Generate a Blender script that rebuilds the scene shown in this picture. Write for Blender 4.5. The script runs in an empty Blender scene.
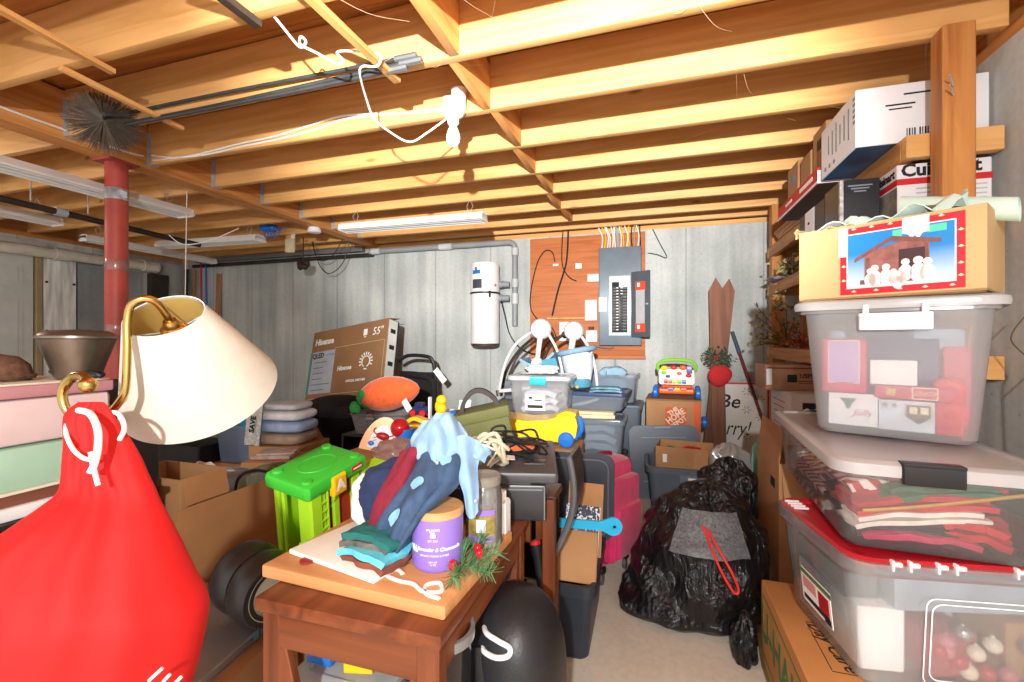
import bpy, math, random
from mathutils import Vector, Matrix, noise, Euler
random.seed(7)
R = math.radians
scn = bpy.context.scene
COL = scn.collection
PI = math.pi

# ------------------------------------------------------------------ materials
def lin(c):
    out = []
    for v in c[:3]:
        v = v / 255.0
        out.append(v / 12.92 if v <= 0.04045 else ((v + 0.055) / 1.055) ** 2.4)
    return (out[0], out[1], out[2], 1.0)

_M = {}
def M(name, rgb=(128, 128, 128), rough=0.6, metal=0.0, var=0.08, vscale=8.0, bump=0.0, bscale=60.0, spec=0.4, stretch=None, dist=0.002, sheen=0.0):
    """a plain procedural surface: base colour with a little noise variation and bump"""
    if name in _M:
        return _M[name]
    m = bpy.data.materials.new(name); m.use_nodes = True
    nt = m.node_tree; N = nt.nodes; L = nt.links
    b = N['Principled BSDF']
    b.inputs['Roughness'].default_value = rough
    b.inputs['Metallic'].default_value = metal
    b.inputs['Specular IOR Level'].default_value = spec
    if sheen:
        b.inputs['Sheen Weight'].default_value = sheen
    c = lin(rgb)
    tc = N.new('ShaderNodeTexCoord'); mp = N.new('ShaderNodeMapping')
    L.new(tc.outputs['Object'], mp.inputs['Vector'])
    if stretch:
        mp.inputs['Scale'].default_value = stretch
    if var > 0:
        nz = N.new('ShaderNodeTexNoise'); nz.inputs['Scale'].default_value = vscale
        nz.inputs['Detail'].default_value = 4
        L.new(mp.outputs['Vector'], nz.inputs['Vector'])
        cr = N.new('ShaderNodeValToRGB')
        cr.color_ramp.elements[0].position = 0.3; cr.color_ramp.elements[1].position = 0.7
        cr.color_ramp.elements[0].color = tuple(max(0, v * (1 - var * 1.6)) for v in c[:3]) + (1,)
        cr.color_ramp.elements[1].color = tuple(min(1, v * (1 + var * 1.2)) for v in c[:3]) + (1,)
        L.new(nz.outputs['Fac'], cr.inputs['Fac']); L.new(cr.outputs['Color'], b.inputs['Base Color'])
    else:
        b.inputs['Base Color'].default_value = c
    if bump > 0:
        n2 = N.new('ShaderNodeTexNoise'); n2.inputs['Scale'].default_value = bscale; n2.inputs['Detail'].default_value = 5
        L.new(mp.outputs['Vector'], n2.inputs['Vector'])
        bp = N.new('ShaderNodeBump'); bp.inputs['Strength'].default_value = bump; bp.inputs['Distance'].default_value = dist
        L.new(n2.outputs['Fac'], bp.inputs['Height']); L.new(bp.outputs['Normal'], b.inputs['Normal'])
    _M[name] = m
    return m

def wood(name, light, dark, axis=0, scale=1.0, rough=0.55, knots=True):
    """sawn timber, the grain running along one axis of the object"""
    if name in _M:
        return _M[name]
    m = bpy.data.materials.new(name); m.use_nodes = True
    nt = m.node_tree; N = nt.nodes; L = nt.links
    b = N['Principled BSDF']; b.inputs['Roughness'].default_value = rough
    b.inputs['Specular IOR Level'].default_value = 0.3
    tc = N.new('ShaderNodeTexCoord'); mp = N.new('ShaderNodeMapping')
    s = [14.0 * scale] * 3; s[axis] = 0.9 * scale
    mp.inputs['Scale'].default_value = s
    L.new(tc.outputs['Object'], mp.inputs['Vector'])
    oi = N.new('ShaderNodeObjectInfo')
    ad = N.new('ShaderNodeVectorMath'); ad.operation = 'ADD'
    mul = N.new('ShaderNodeMath'); mul.operation = 'MULTIPLY'; mul.inputs[1].default_value = 37.0
    L.new(oi.outputs['Random'], mul.inputs[0])
    L.new(mp.outputs['Vector'], ad.inputs[0]); L.new(mul.outputs[0], ad.inputs[1])
    nz = N.new('ShaderNodeTexNoise'); nz.inputs['Scale'].default_value = 1.3; nz.inputs['Detail'].default_value = 6
    nz.inputs['Distortion'].default_value = 1.2
    L.new(ad.outputs[0], nz.inputs['Vector'])
    cr = N.new('ShaderNodeValToRGB')
    cr.color_ramp.elements[0].position = 0.32; cr.color_ramp.elements[1].position = 0.62
    cr.color_ramp.elements[0].color = lin(dark); cr.color_ramp.elements[1].color = lin(light)
    L.new(nz.outputs['Fac'], cr.inputs['Fac'])
    out = cr.outputs['Color']
    if knots:
        mp2 = N.new('ShaderNodeMapping'); s2 = [5.0] * 3; s2[axis] = 1.7
        mp2.inputs['Scale'].default_value = s2
        L.new(tc.outputs['Object'], mp2.inputs['Vector'])
        ad2 = N.new('ShaderNodeVectorMath'); ad2.operation = 'ADD'
        L.new(mp2.outputs['Vector'], ad2.inputs[0]); L.new(mul.outputs[0], ad2.inputs[1])
        vo = N.new('ShaderNodeTexVoronoi'); vo.inputs['Scale'].default_value = 1.0
        L.new(ad2.outputs[0], vo.inputs['Vector'])
        k = N.new('ShaderNodeValToRGB')
        k.color_ramp.elements[0].position = 0.03; k.color_ramp.elements[1].position = 0.085
        k.color_ramp.elements[0].color = (0.35, 0.22, 0.14, 1); k.color_ramp.elements[1].color = (1, 1, 1, 1)
        L.new(vo.outputs['Distance'], k.inputs['Fac'])
        mx = N.new('ShaderNodeMixRGB'); mx.blend_type = 'MULTIPLY'; mx.inputs['Fac'].default_value = 0.8
        L.new(out, mx.inputs['Color1']); L.new(k.outputs['Color'], mx.inputs['Color2'])
        out = mx.outputs['Color']
    L.new(out, b.inputs['Base Color'])
    bp = N.new('ShaderNodeBump'); bp.inputs['Strength'].default_value = 0.25; bp.inputs['Distance'].default_value = 0.002
    L.new(nz.outputs['Fac'], bp.inputs['Height']); L.new(bp.outputs['Normal'], b.inputs['Normal'])
    _M[name] = m
    return m

def clear(name, rgb=(235, 238, 240), through=0.6, rough=0.15, gloss=0.12):
    """thin translucent plastic: partly see-through, partly milky, with a glossy skin"""
    if name in _M:
        return _M[name]
    m = bpy.data.materials.new(name); m.use_nodes = True
    nt = m.node_tree; N = nt.nodes; L = nt.links
    N.remove(N['Principled BSDF'])
    o = N['Material Output']
    tr = N.new('ShaderNodeBsdfTransparent'); tr.inputs['Color'].default_value = (0.97, 0.98, 0.99, 1)
    df = N.new('ShaderNodeBsdfDiffuse'); df.inputs['Color'].default_value = lin(rgb)
    tl = N.new('ShaderNodeBsdfTranslucent'); tl.inputs['Color'].default_value = lin(rgb)
    gl = N.new('ShaderNodeBsdfGlossy'); gl.inputs['Roughness'].default_value = rough
    a1 = N.new('ShaderNodeMixShader'); a1.inputs[0].default_value = 0.45
    L.new(df.outputs[0], a1.inputs[1]); L.new(tl.outputs[0], a1.inputs[2])
    a2 = N.new('ShaderNodeMixShader'); a2.inputs[0].default_value = through
    L.new(a1.outputs[0], a2.inputs[1]); L.new(tr.outputs[0], a2.inputs[2])
    fr = N.new('ShaderNodeFresnel'); fr.inputs['IOR'].default_value = 1.4
    mm = N.new('ShaderNodeMath'); mm.operation = 'MULTIPLY_ADD'; mm.inputs[1].default_value = 0.8; mm.inputs[2].default_value = gloss * 0.3
    L.new(fr.outputs[0], mm.inputs[0])
    a3 = N.new('ShaderNodeMixShader'); L.new(mm.outputs[0], a3.inputs[0])
    L.new(a2.outputs[0], a3.inputs[1]); L.new(gl.outputs[0], a3.inputs[2])
    L.new(a3.outputs[0], o.inputs['Surface'])
    _M[name] = m
    return m

# ------------------------------------------------------------------ mesh building
class MB:
    """collects shapes and links them as one mesh object"""
    def __init__(s):
        s.v = []; s.f = []; s.m = []
        s.X = Matrix.Identity(4)
    def at(s, loc=(0, 0, 0), rot=(0, 0, 0), scale=(1, 1, 1)):
        s.X = Matrix.LocRotScale(Vector(loc), Euler(rot), Vector(scale)); return s
    def add(s, vs, fs, mi=0):
        n = len(s.v)
        s.v += [tuple(s.X @ Vector(p)) for p in vs]
        s.f += [tuple(i + n for i in q) for q in fs]
        s.m += [mi] * len(fs)
        return s
    def box(s, c, d, mi=0, bev=0.0, taper=1.0, tapery=None, rz=0.0, rx=0.0, ry=0.0):
        """box centred at c with size d; taper scales the bottom"""
        x, y, z = d[0] / 2, d[1] / 2, d[2] / 2
        ty = taper if tapery is None else tapery
        rot = Euler((rx, ry, rz)).to_matrix(); C = Vector(c)
        b = min(bev, x * .49, y * .49, z * .49)
        if b <= 0:
            pts = [(-x * taper, -y * ty, -z), (x * taper, -y * ty, -z), (x * taper, y * ty, -z), (-x * taper, y * ty, -z), (-x, -y, z), (x, -y, z), (x, y, z), (-x, y, z)]
            fs = [(0, 3, 2, 1), (4, 5, 6, 7), (0, 1, 5, 4), (1, 2, 6, 5), (2, 3, 7, 6), (3, 0, 4, 7)]
        else:
            pts = []; fs = []
            def ring(zz, ins, t, u):
                X_, Y_ = x * t - ins, y * u - ins
                k = b - ins if ins < b else 0
                k = max(k, b * 0.3)
                return [(-X_ + k, -Y_, zz), (X_ - k, -Y_, zz), (X_, -Y_ + k, zz), (X_, Y_ - k, zz), (X_ - k, Y_, zz), (-X_ + k, Y_, zz), (-X_, Y_ - k, zz), (-X_, -Y_ + k, zz)]
            rs = [ring(-z, b, taper, ty), ring(-z + b * .3, b * .3, taper, ty), ring(-z + b, 0, taper, ty), ring(z - b, 0, 1, 1), ring(z - b * .3, b * .3, 1, 1), ring(z, b, 1, 1)]
            for r_ in rs: pts += r_
            for i in range(5):
                for j in range(8):
                    fs.append((i * 8 + j, i * 8 + (j + 1) % 8, (i + 1) * 8 + (j + 1) % 8, (i + 1) * 8 + j))
            fs.append(tuple(range(7, -1, -1))); fs.append(tuple(range(40, 48)))
        return s.add([tuple(rot @ Vector(p) + C) for p in pts], fs, mi)
    def tube(s, path, r, n=8, mi=0, cap=True, closed=False):
        """round bar along a path; r is one radius or one per point"""
        P = [Vector(p) for p in path]; k = len(P)
        rr = r if isinstance(r, (list, tuple)) else [r] * k
        vs = []; fs = []
        up = None
        for i in range(k):
            if closed:
                t = P[(i + 1) % k] - P[i - 1]
            else:
                t = P[min(i + 1, k - 1)] - P[max(i - 1, 0)]
            if t.length < 1e-9: t = Vector((0, 0, 1))
            t.normalize()
            if up is None:
                up = Vector((0, 0, 1)) if abs(t.z) < .9 else Vector((1, 0, 0))
            a = t.cross(up)
            if a.length < 1e-6: a = t.orthogonal()
            a.normalize(); b = a.cross(t).normalized(); up = b
            for j in range(n):
                q = 2 * PI * j / n
                vs.append(P[i] + (a * math.cos(q) + b * math.sin(q)) * rr[i])
        for i in range(k if closed else k - 1):
            i2 = (i + 1) % k
            for j in range(n):
                fs.append((i * n + j, i * n + (j + 1) % n, i2 * n + (j + 1) % n, i2 * n + j))
        if cap and not closed:
            fs.append(tuple(range(n))); fs.append(tuple(range(k * n - 1, (k - 1) * n - 1, -1)))
        return s.add(vs, fs, mi)
    def lathe(s, prof, n=24, mi=0, a0=0.0, a1=2 * PI, c=(0, 0, 0), sx=1, sy=1):
        """profile [(radius, z)...] turned about z"""
        full = abs(a1 - a0 - 2 * PI) < 1e-6
        vs = []; fs = []
        cols = n if full else n + 1
        for (r, z) in prof:
            for j in range(cols):
                q = a0 + (a1 - a0) * j / n
                vs.append((c[0] + r * math.cos(q) * sx, c[1] + r * math.sin(q) * sy, c[2] + z))
        for i in range(len(prof) - 1):
            for j in range(n):
                j2 = (j + 1) % cols
                fs.append((i * cols + j, i * cols + j2, (i + 1) * cols + j2, (i + 1) * cols + j))
        return s.add(vs, fs, mi)
    def cyl(s, c, r, h, n=20, mi=0, axis='z', r2=None):
        r2 = r if r2 is None else r2
        b = min(r, r2, h) * .06
        prof = [(0, -h / 2), (r - b, -h / 2), (r, -h / 2 + b), (r2, h / 2 - b), (r2 - b, h / 2), (0, h / 2)]
        t = MB(); t.lathe(prof, n)
        rot = {'z': Matrix.Identity(3), 'x': Euler((0, PI / 2, 0)).to_matrix(), 'y': Euler((-PI / 2, 0, 0)).to_matrix()}[axis]
        return s.add([tuple(rot @ Vector(p) + Vector(c)) for p in t.v], t.f, mi)
    def ball(s, c, r, n=16, m=10, mi=0, sc=(1, 1, 1)):
        prof = [(max(0.0, math.sin(PI * i / m)) * r, -math.cos(PI * i / m) * r) for i in range(m + 1)]
        t = MB(); t.lathe(prof, n)
        return s.add([(p[0] * sc[0] + c[0], p[1] * sc[1] + c[1], p[2] * sc[2] + c[2]) for p in t.v], t.f, mi)
    def prism(s, poly, z0, z1, mi=0, plane='xy', rnd=0):
        """a flat outline given thickness; plane xy (extrude z), xz (extrude y) or yz (extrude x)"""
        k = len(poly)
        def w(p, q):
            return {'xy': (p[0], p[1], q), 'xz': (p[0], q, p[1]), 'yz': (q, p[0], p[1])}[plane]
        vs = [w(p, z0) for p in poly] + [w(p, z1) for p in poly]
        fs = [tuple(range(k - 1, -1, -1)), tuple(range(k, 2 * k))]
        for i in range(k):
            j = (i + 1) % k
            fs.append((i, j, k + j, k + i))
        return s.add(vs, fs, mi)
    def grid(s, fn, nu, nv, mi=0, closeu=False):
        """a surface fn(u, v), u and v from 0 to 1"""
        vs = [fn(i / (nu if closeu else nu), j / nv) for j in range(nv + 1) for i in range(nu + (0 if closeu else 1))]
        w = nu + (0 if closeu else 1)
        fs = []
        for j in range(nv):
            for i in range(nu):
                i2 = (i + 1) % w if closeu else i + 1
                fs.append((j * w + i, j * w + i2, (j + 1) * w + i2, (j + 1) * w + i))
        return s.add(vs, fs, mi)
    def slab(s, fn, nu, nv, t, mi=0):
        """a surface given a real thickness t along its normal"""
        a = MB(); a.grid(fn, nu, nv)
        V = [Vector(p) for p in a.v]; NR = [Vector((0, 0, 0)) for _ in V]
        for q in a.f:
            n_ = (V[q[1]] - V[q[0]]).cross(V[q[3]] - V[q[0]])
            for i in q: NR[i] += n_
        k = len(V); back = [V[i] - (NR[i].normalized() if NR[i].length > 1e-12 else Vector((0, 0, 1))) * t for i in range(k)]
        fs = list(a.f) + [tuple(i + k for i in reversed(q)) for q in a.f]
        w = nu + 1; rim = [i for i in range(w)] + [j * w + nu for j in range(1, nv + 1)] + [nv * w + i for i in range(nu - 1, -1, -1)] + [j * w for j in range(nv - 1, 0, -1)]
        for a_, b_ in zip(rim, rim[1:] + rim[:1]): fs.append((a_, a_ + k, b_ + k, b_))
        return s.add([tuple(p) for p in V + back], fs, mi)
    def build(s, name, mats, parent=None, smooth=35, loc=None, rot=None):
        me = bpy.data.meshes.new(name); me.from_pydata(s.v, [], s.f); me.validate()
        if not isinstance(mats, (list, tuple)): mats = [mats]
        for m in mats: me.materials.append(m)
        if len(mats) > 1 and len(me.polygons) == len(s.m):
            me.polygons.foreach_set('material_index', s.m)
        if smooth:
            me.polygons.foreach_set('use_smooth', [True] * len(me.polygons))
            me.set_sharp_from_angle(angle=R(smooth))
        me.update()
        o = bpy.data.objects.new(name, me); COL.objects.link(o)
        if parent is not None: o.parent = parent
        if loc is not None: o.location = loc
        if rot is not None: o.rotation_euler = rot
        return o

def tag(o, label=None, cat=None, group=None, kind=None):
    if label: o['label'] = label
    if cat: o['category'] = cat
    if group: o['group'] = group
    if kind: o['kind'] = kind
    return o

def thing(name, label, cat, loc=(0, 0, 0), rz=0.0, group=None, rot=None):
    o = bpy.data.objects.new(name, None); COL.objects.link(o)
    o.empty_display_size = 0.05
    o.location = loc; o.rotation_euler = rot if rot else (0, 0, rz)
    return tag(o, label, cat, group)

def solo(mb, name, mats, label, cat, loc=(0, 0, 0), rot=(0, 0, 0), group=None, smooth=35):
    return tag(mb.build(name, mats, None, smooth, loc, rot), label, cat, group)

def copy_tree(o, parent=None):
    c = o.copy(); COL.objects.link(c)
    if parent is not None: c.parent = parent
    for ch in o.children: copy_tree(ch, c)
    return c

def text(body, size, mat, parent, loc, rot=(PI / 2, 0, 0), name='lettering', depth=0.0006, align='CENTER', bold=0.0, sx=1.0, shear=0.0, font=None):
    """raised printed lettering as a mesh part"""
    cu = bpy.data.curves.new('lettering', 'FONT'); cu.body = body; cu.size = size; cu.extrude = depth
    cu.align_x = align; cu.align_y = 'CENTER'; cu.offset = bold; cu.resolution_u = 2; cu.shear = shear
    t = bpy.data.objects.new('lettering', cu); COL.objects.link(t)
    dg = bpy.context.evaluated_depsgraph_get(); dg.update()
    me = bpy.data.meshes.new_from_object(t.evaluated_get(dg))
    bpy.data.objects.remove(t); bpy.data.curves.remove(cu)
    if sx != 1.0:
        for v in me.vertices: v.co.x *= sx
    me.materials.clear(); me.materials.append(mat)
    o = bpy.data.objects.new(name, me); COL.objects.link(o)
    o.parent = parent; o.location = loc; o.rotation_euler = rot
    return o

def arc(c, r, a0, a1, n, plane='xz'):
    out = []
    for i in range(n + 1):
        q = a0 + (a1 - a0) * i / n
        x, y = r * math.cos(q), r * math.sin(q)
        out.append({'xz': (c[0] + x, c[1], c[2] + y), 'xy': (c[0] + x, c[1] + y, c[2]), 'yz': (c[0], c[1] + x, c[2] + y)}[plane])
    return out

def smoothpath(pts, n=6):
    """Catmull-Rom through the points"""
    P = [Vector(p) for p in pts]; out = []
    for i in range(len(P) - 1):
        p0 = P[max(i - 1, 0)]; p1 = P[i]; p2 = P[i + 1]; p3 = P[min(i + 2, len(P) - 1)]
        for k in range(n):
            t = k / n
            out.append(0.5 * ((2 * p1) + (p2 - p0) * t + (2 * p0 - 5 * p1 + 4 * p2 - p3) * t * t + (3 * p1 - p0 - 3 * p2 + p3) * t ** 3))
    out.append(P[-1])
    return out

def rrect(w, d, r, n=5, cx=0.0, cy=0.0):
    """rounded rectangle outline, counter-clockwise"""
    out = []
    for (sx, sy, a) in ((1, -1, -PI / 2), (1, 1, 0), (-1, 1, PI / 2), (-1, -1, PI)):
        for i in range(n + 1):
            q = a + PI / 2 * i / n
            out.append((cx + sx * (w / 2 - r) + r * math.cos(q), cy + sy * (d / 2 - r) + r * math.sin(q)))
    return out

def shell(mb, rings, mi=0, cap0=False, cap1=False):
    """skin between outlines [(outline, z)...] of equal length"""
    k = len(rings[0][0]); vs = []; fs = []
    for (o, z) in rings: vs += [(p[0], p[1], z) for p in o]
    for i in range(len(rings) - 1):
        for j in range(k):
            fs.append((i * k + j, i * k + (j + 1) % k, (i + 1) * k + (j + 1) % k, (i + 1) * k + j))
    if cap0: fs.append(tuple(range(k - 1, -1, -1)))
    if cap1: fs.append(tuple(range((len(rings) - 1) * k, len(rings) * k)))
    return mb.add(vs, fs, mi)

def nz(p, s=1.0):
    return noise.noise(Vector(p) * s)
# ------------------------------------------------------------------ camera, light
H0, JB, WY, WR, WL, WTOP = 1.10, 2.14, 4.28, 1.12, -5.75, 2.10
cam = bpy.data.cameras.new('camera'); cam.sensor_width = 36.0; cam.lens = 16.0; cam.clip_start = 0.02
camo = bpy.data.objects.new('camera', cam); COL.objects.link(camo)
camo.location = (0, 0, H0); camo.rotation_euler = (PI / 2, 0, R(17.45)); scn.camera = camo

def lamp(name, kind, loc, energy, rgb, size, rot=(0, 0, 0), size_y=None):
    l = bpy.data.lights.new(name, kind); l.energy = energy; l.color = rgb
    if kind == 'AREA':
        l.size = size
        if size_y: l.shape = 'RECTANGLE'; l.size_y = size_y
    else: l.shadow_soft_size = size
    o = bpy.data.objects.new(name, l); COL.objects.link(o); o.location = loc; o.rotation_euler = rot
    return o
lamp('photographer_flash', 'POINT', (0.08, -0.95, 1.50), 205, (1.0, 0.98, 0.95), 0.03)
sp = lamp('back_wall_fill_spot', 'SPOT', (0.08, -0.95, 1.50), 1150, (1.0, 0.98, 0.95), 0.03)  # fill spot added at the flash position to brighten the back wall
sp.rotation_euler = (Vector((-1.05, 4.28, 2.2)) - Vector(sp.location)).to_track_quat('-Z', 'Y').to_euler(); sp.data.spot_size = R(54); sp.data.spot_blend = .7
lamp('bulb_light', 'POINT', (-0.851, 1.83, 1.99), 1.5, (1.0, 0.9, 0.75), 0.03)
lamp('left_fill_light', 'POINT', (-4.2, .95, 2.0), 26, (1.0, 0.93, 0.82), 0.06)  # unseen fill lamp added to lift the left side wall
w = bpy.data.worlds.new('basement_air'); scn.world = w; w.use_nodes = True
w.node_tree.nodes['Background'].inputs['Color'].default_value = (1.0, 0.97, 0.93, 1)
w.node_tree.nodes['Background'].inputs['Strength'].default_value = 1.25
vs_ = scn.view_settings; vs_.view_transform = 'Standard'; vs_.look = 'None'; vs_.gamma = 1; vs_.exposure = 0.1; vs_.use_curve_mapping = False
cy = scn.cycles; cy.use_denoising = True; cy.max_bounces = 8; cy.diffuse_bounces = 5; cy.transparent_max_bounces = 24; cy.glossy_bounces = 3
cy.sample_clamp_indirect = 4.0

# ------------------------------------------------------------------ shell materials
def concrete(name, light, dark, seams=None, gloss=0.75, streak=1.0, splotch=0.0):
    m = bpy.data.materials.new(name); m.use_nodes = True
    nt = m.node_tree; N = nt.nodes; L = nt.links
    b = N['Principled BSDF']; b.inputs['Roughness'].default_value = gloss; b.inputs['Specular IOR Level'].default_value = 0.25
    tc = N.new('ShaderNodeTexCoord')
    def noise_(sc, vec, det=5):
        mp = N.new('ShaderNodeMapping'); mp.inputs['Scale'].default_value = vec
        L.new(tc.outputs['Object'], mp.inputs['Vector'])
        n = N.new('ShaderNodeTexNoise'); n.inputs['Scale'].default_value = sc; n.inputs['Detail'].default_value = det
        L.new(mp.outputs['Vector'], n.inputs['Vector']); return n.outputs['Fac']
    def ramp(f, p0, c0, p1, c1):
        r = N.new('ShaderNodeValToRGB'); e = r.color_ramp.elements
        e[0].position = p0; e[0].color = c0; e[1].position = p1; e[1].color = c1
        L.new(f, r.inputs['Fac']); return r.outputs['Color']
    def mix(a, b_, t, fac):
        x = N.new('ShaderNodeMixRGB'); x.blend_type = t; x.inputs['Fac'].default_value = fac
        L.new(a, x.inputs['Color1']); L.new(b_, x.inputs['Color2']); return x.outputs['Color']
    big = ramp(noise_(1.6, (1, 1, 1)), .3, lin(dark), .7, lin(light))
    w1 = (1, 1, 1, 1)
    st = ramp(noise_(1.0, (9, 9, .55), 6), .32, (.62, .64, .66, 1), .6, w1)
    c = mix(big, st, 'MULTIPLY', .75 * streak)
    fine = ramp(noise_(40, (1, 1, 1), 3), .3, (.82, .82, .82, 1), .6, w1)
    c = mix(c, fine, 'MULTIPLY', .5)
    pits = N.new('ShaderNodeTexVoronoi'); pits.inputs['Scale'].default_value = 13.0
    L.new(tc.outputs['Object'], pits.inputs['Vector'])
    c = mix(c, ramp(pits.outputs['Distance'], .045, (.35, .35, .35, 1), .075, w1), 'MULTIPLY', .55)
    if seams:
        sx = N.new('ShaderNodeSeparateXYZ'); L.new(tc.outputs['Object'], sx.inputs[0])
        a = N.new('ShaderNodeMath'); a.operation = 'ADD'; a.inputs[1].default_value = seams[1]; L.new(sx.outputs[seams[2]], a.inputs[0])
        p = N.new('ShaderNodeMath'); p.operation = 'PINGPONG'; p.inputs[1].default_value = seams[0] / 2; L.new(a.outputs[0], p.inputs[0])
        c = mix(c, ramp(p.outputs[0], .004, (.5, .5, .5, 1), .009, w1), 'MULTIPLY', .6)
    L.new(c, b.inputs['Base Color'])
    bp = N.new('ShaderNodeBump'); bp.inputs['Strength'].default_value = .3; bp.inputs['Distance'].default_value = .004
    L.new(noise_(18, (1, 1, .4)), bp.inputs['Height']); L.new(bp.outputs['Normal'], b.inputs['Normal'])
    return m
CONC = concrete('poured concrete wall', (208, 212, 208), (176, 182, 180), seams=(0.61, 0.35, 0))
CONCY = concrete('poured concrete side wall', (216, 216, 210), (188, 190, 186), seams=(0.61, 0.35, 1))
CONCF = concrete('concrete floor', (228, 220, 204), (206, 196, 180), streak=.15)
JOIST = wood('joist lumber', (226, 174, 110), (204, 148, 84), axis=0)
JOISTY = wood('girder lumber', (218, 156, 90), (184, 116, 58), axis=1)
SHELFW = wood('shelf lumber', (206, 150, 92), (168, 108, 58), axis=1)
POSTW = wood('post lumber', (204, 142, 80), (170, 104, 52), axis=2)
PLYCEIL = wood('subfloor boards', (196, 128, 66), (150, 88, 40), axis=0, scale=.7)
STEEL = M('galvanised steel', (176, 186, 194), .45, .25, .12, 20)

def struct(mb, name, mats, smooth=35, loc=None, rot=None):
    return tag(mb.build(name, mats, None, smooth, loc, rot), kind='structure')

b = MB(); b.box((-2.3, 1.4, -.05), (7.2, 6.2, .1)); struct(b, 'floor', CONCF)
b = MB(); b.box((-2.3, WY + .1, 1.05), (7.2, .2, 2.1)); struct(b, 'wall_back', CONC)
b = MB(); b.box((WR + .1, 1.4, 1.05), (.2, 5.9, 2.1)); struct(b, 'wall_right', CONCY)
b = MB(); b.box((WL - .1, 1.4, 1.05), (.2, 5.9, 2.1)); struct(b, 'wall_left', CONCY)
# subfloor boards and sill plates over the walls
b = MB()
for i in range(24):
    y = -1.5 + i * .25
    b.box((-2.3, y + .125, 2.41), (7.2, .2475, .05))
b.build('ceiling', PLYCEIL)['kind'] = 'structure'
b = MB(); b.box((-2.3, WY + .07, 2.12), (7.2, .14, .04)); b.box((-2.3, WY + .12, 2.262), (7.2, .04, .24)); struct(b, 'trim_1', JOIST)
b = MB(); b.box((WR + .07, 1.4, 2.12), (.14, 5.9, .04)); b.box((WR + .12, 1.4, 2.262), (.04, 5.9, .24)); struct(b, 'trim_2', JOISTY)
b = MB(); b.box((WL - .07, 1.4, 2.12), (.14, 5.9, .04)); b.box((WL - .12, 1.4, 2.262), (.04, 5.9, .24)); struct(b, 'trim_3', JOISTY)
# girder
b = MB()
for k in range(3): b.box((-2.98 + .04 * k + .02 - .0, 1.4, 2.245), (.0385, 5.9, .25))
struct(b, 'girder_beam', JOISTY)
JY = [-.9, -.5, -.1, .31, .71, 1.135, 1.53, 1.925, 2.335, 2.735, 3.135, 3.53, 3.92, 4.2]
jm = None
for k, y in enumerate(JY):
    b = MB(); b.box((0, 0, .1175), (3.97, .038, .235), bev=.003)
    o = struct(b, 'ceiling_joist', JOIST, loc=(-.872, y + .012, JB)) if jm is None else jm.copy()
    if jm is None: jm = o
    else: COL.objects.link(o); o.location = (-.872, y + .012, JB)
for k, y in enumerate(JY):
    o = jm.copy(); COL.objects.link(o); o.location = (-4.37, y + .06, JB); o.scale = (2.78 / 3.97, 1, 1)
bm_ = None
for k in range(len(JY) - 2):
    y0, y1 = JY[k] + .031, JY[k + 1] - .007
    b = MB(); b.box((-.71 + (.012 if k % 2 else -.012), (y0 + y1) / 2, JB + .1175), (.038, y1 - y0, .235), bev=.003); struct(b, 'bridging_block', JOISTY)
for k in range(4, len(JY) - 1):
    y = JY[k] + .012
    b = MB()
    for s in (-1, 1): b.box((-2.852, y + s * .0215, JB + .09), (.05, .002, .18))
    b.box((-2.846, y, JB - .002), (.06, .045, .003)); b.box((-2.872, y + .035, JB + .09), (.002, .03, .18)); b.box((-2.872, y - .035, JB + .09), (.002, .03, .18))
    struct(b, 'joist_hanger', STEEL)
# ------------------------------------------------------------------ overhead things
WHITE = M('white enamel', (236, 238, 238), .35, 0, .03)
WHITEP = M('white plastic', (238, 240, 242), .4, 0, .03, bump=.0)
CABLEW = M('white cable sheath', (240, 238, 230), .45, 0, .03)
BLACKP = M('black plastic', (30, 30, 32), .42, 0, .1)
BLACKR = M('black rubber', (50, 51, 54), .34, 0, .08, spec=.5)
TAPE = M('silver duct tape', (178, 184, 190), .35, .5, .15, 30, bump=.4, bscale=40)
REDPAINT = M('red oxide paint', (172, 72, 62), .5, 0, .14, 6, bump=.2, bscale=30)
LATH = wood('thin lath', (230, 176, 108), (204, 140, 78), axis=1, knots=False)
RODM = M('dark grey fibreglass rod', (58, 60, 62), .5, 0, .15, 20)
WIREM = M('dark bristle wire', (96, 86, 76), .6, .1, .2, 40)
YEL = M('yellow sheath', (238, 190, 60), .45)
BLUEP = M('blue plastic', (40, 120, 215), .4)
PIPEG = M('dark iron pipe', (62, 58, 54), .5, .4, .15)
PIPEW = M('painted white pipe', (208, 204, 192), .5, 0, .1, 10)
PVCG = M('grey conduit', (140, 146, 150), .45, 0, .06)

# red steel post under the girder
t = thing('steel_post', 'red painted round steel post wrapped with silver tape, holding up the girder', 'post', (-2.93, 1.80, 0))
b = MB(); b.lathe([(0, .012), (.053, .012), (.053, 2.108), (0, 2.108)], 28); b.build('shaft', REDPAINT, t)
b = MB(); b.box((0, 0, .006), (.18, .18, .012)); b.build('base_plate', REDPAINT, t)
b = MB(); b.box((0, 0, 2.114), (.14, .16, .012)); b.build('cap_plate', REDPAINT, t)
b = MB(); b.lathe([(.0536, 1.90), (.0552, 1.902), (.0552, 1.962), (.0536, 1.965)], 28)
b.slab(lambda u, v: (.05 + u * .07, -.03 + .012 * math.sin(u * 7), 1.915 + .035 * v + .02 * u * math.sin(u * 5)), 8, 3, .0008); tag(b.build('tape_band', TAPE, t), 'silver duct tape band')
b = MB(); b.lathe([(.0536, 1.50), (.0548, 1.503), (.0548, 1.56), (.0536, 1.563)], 28); b.build('tape_band', clear('clear tape', (225, 205, 200), .75, .2), t); b = MB(); b.lathe([(.0536, 1.15), (.0546, 1.152), (.0546, 1.19), (.0536, 1.193)], 28)
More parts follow.
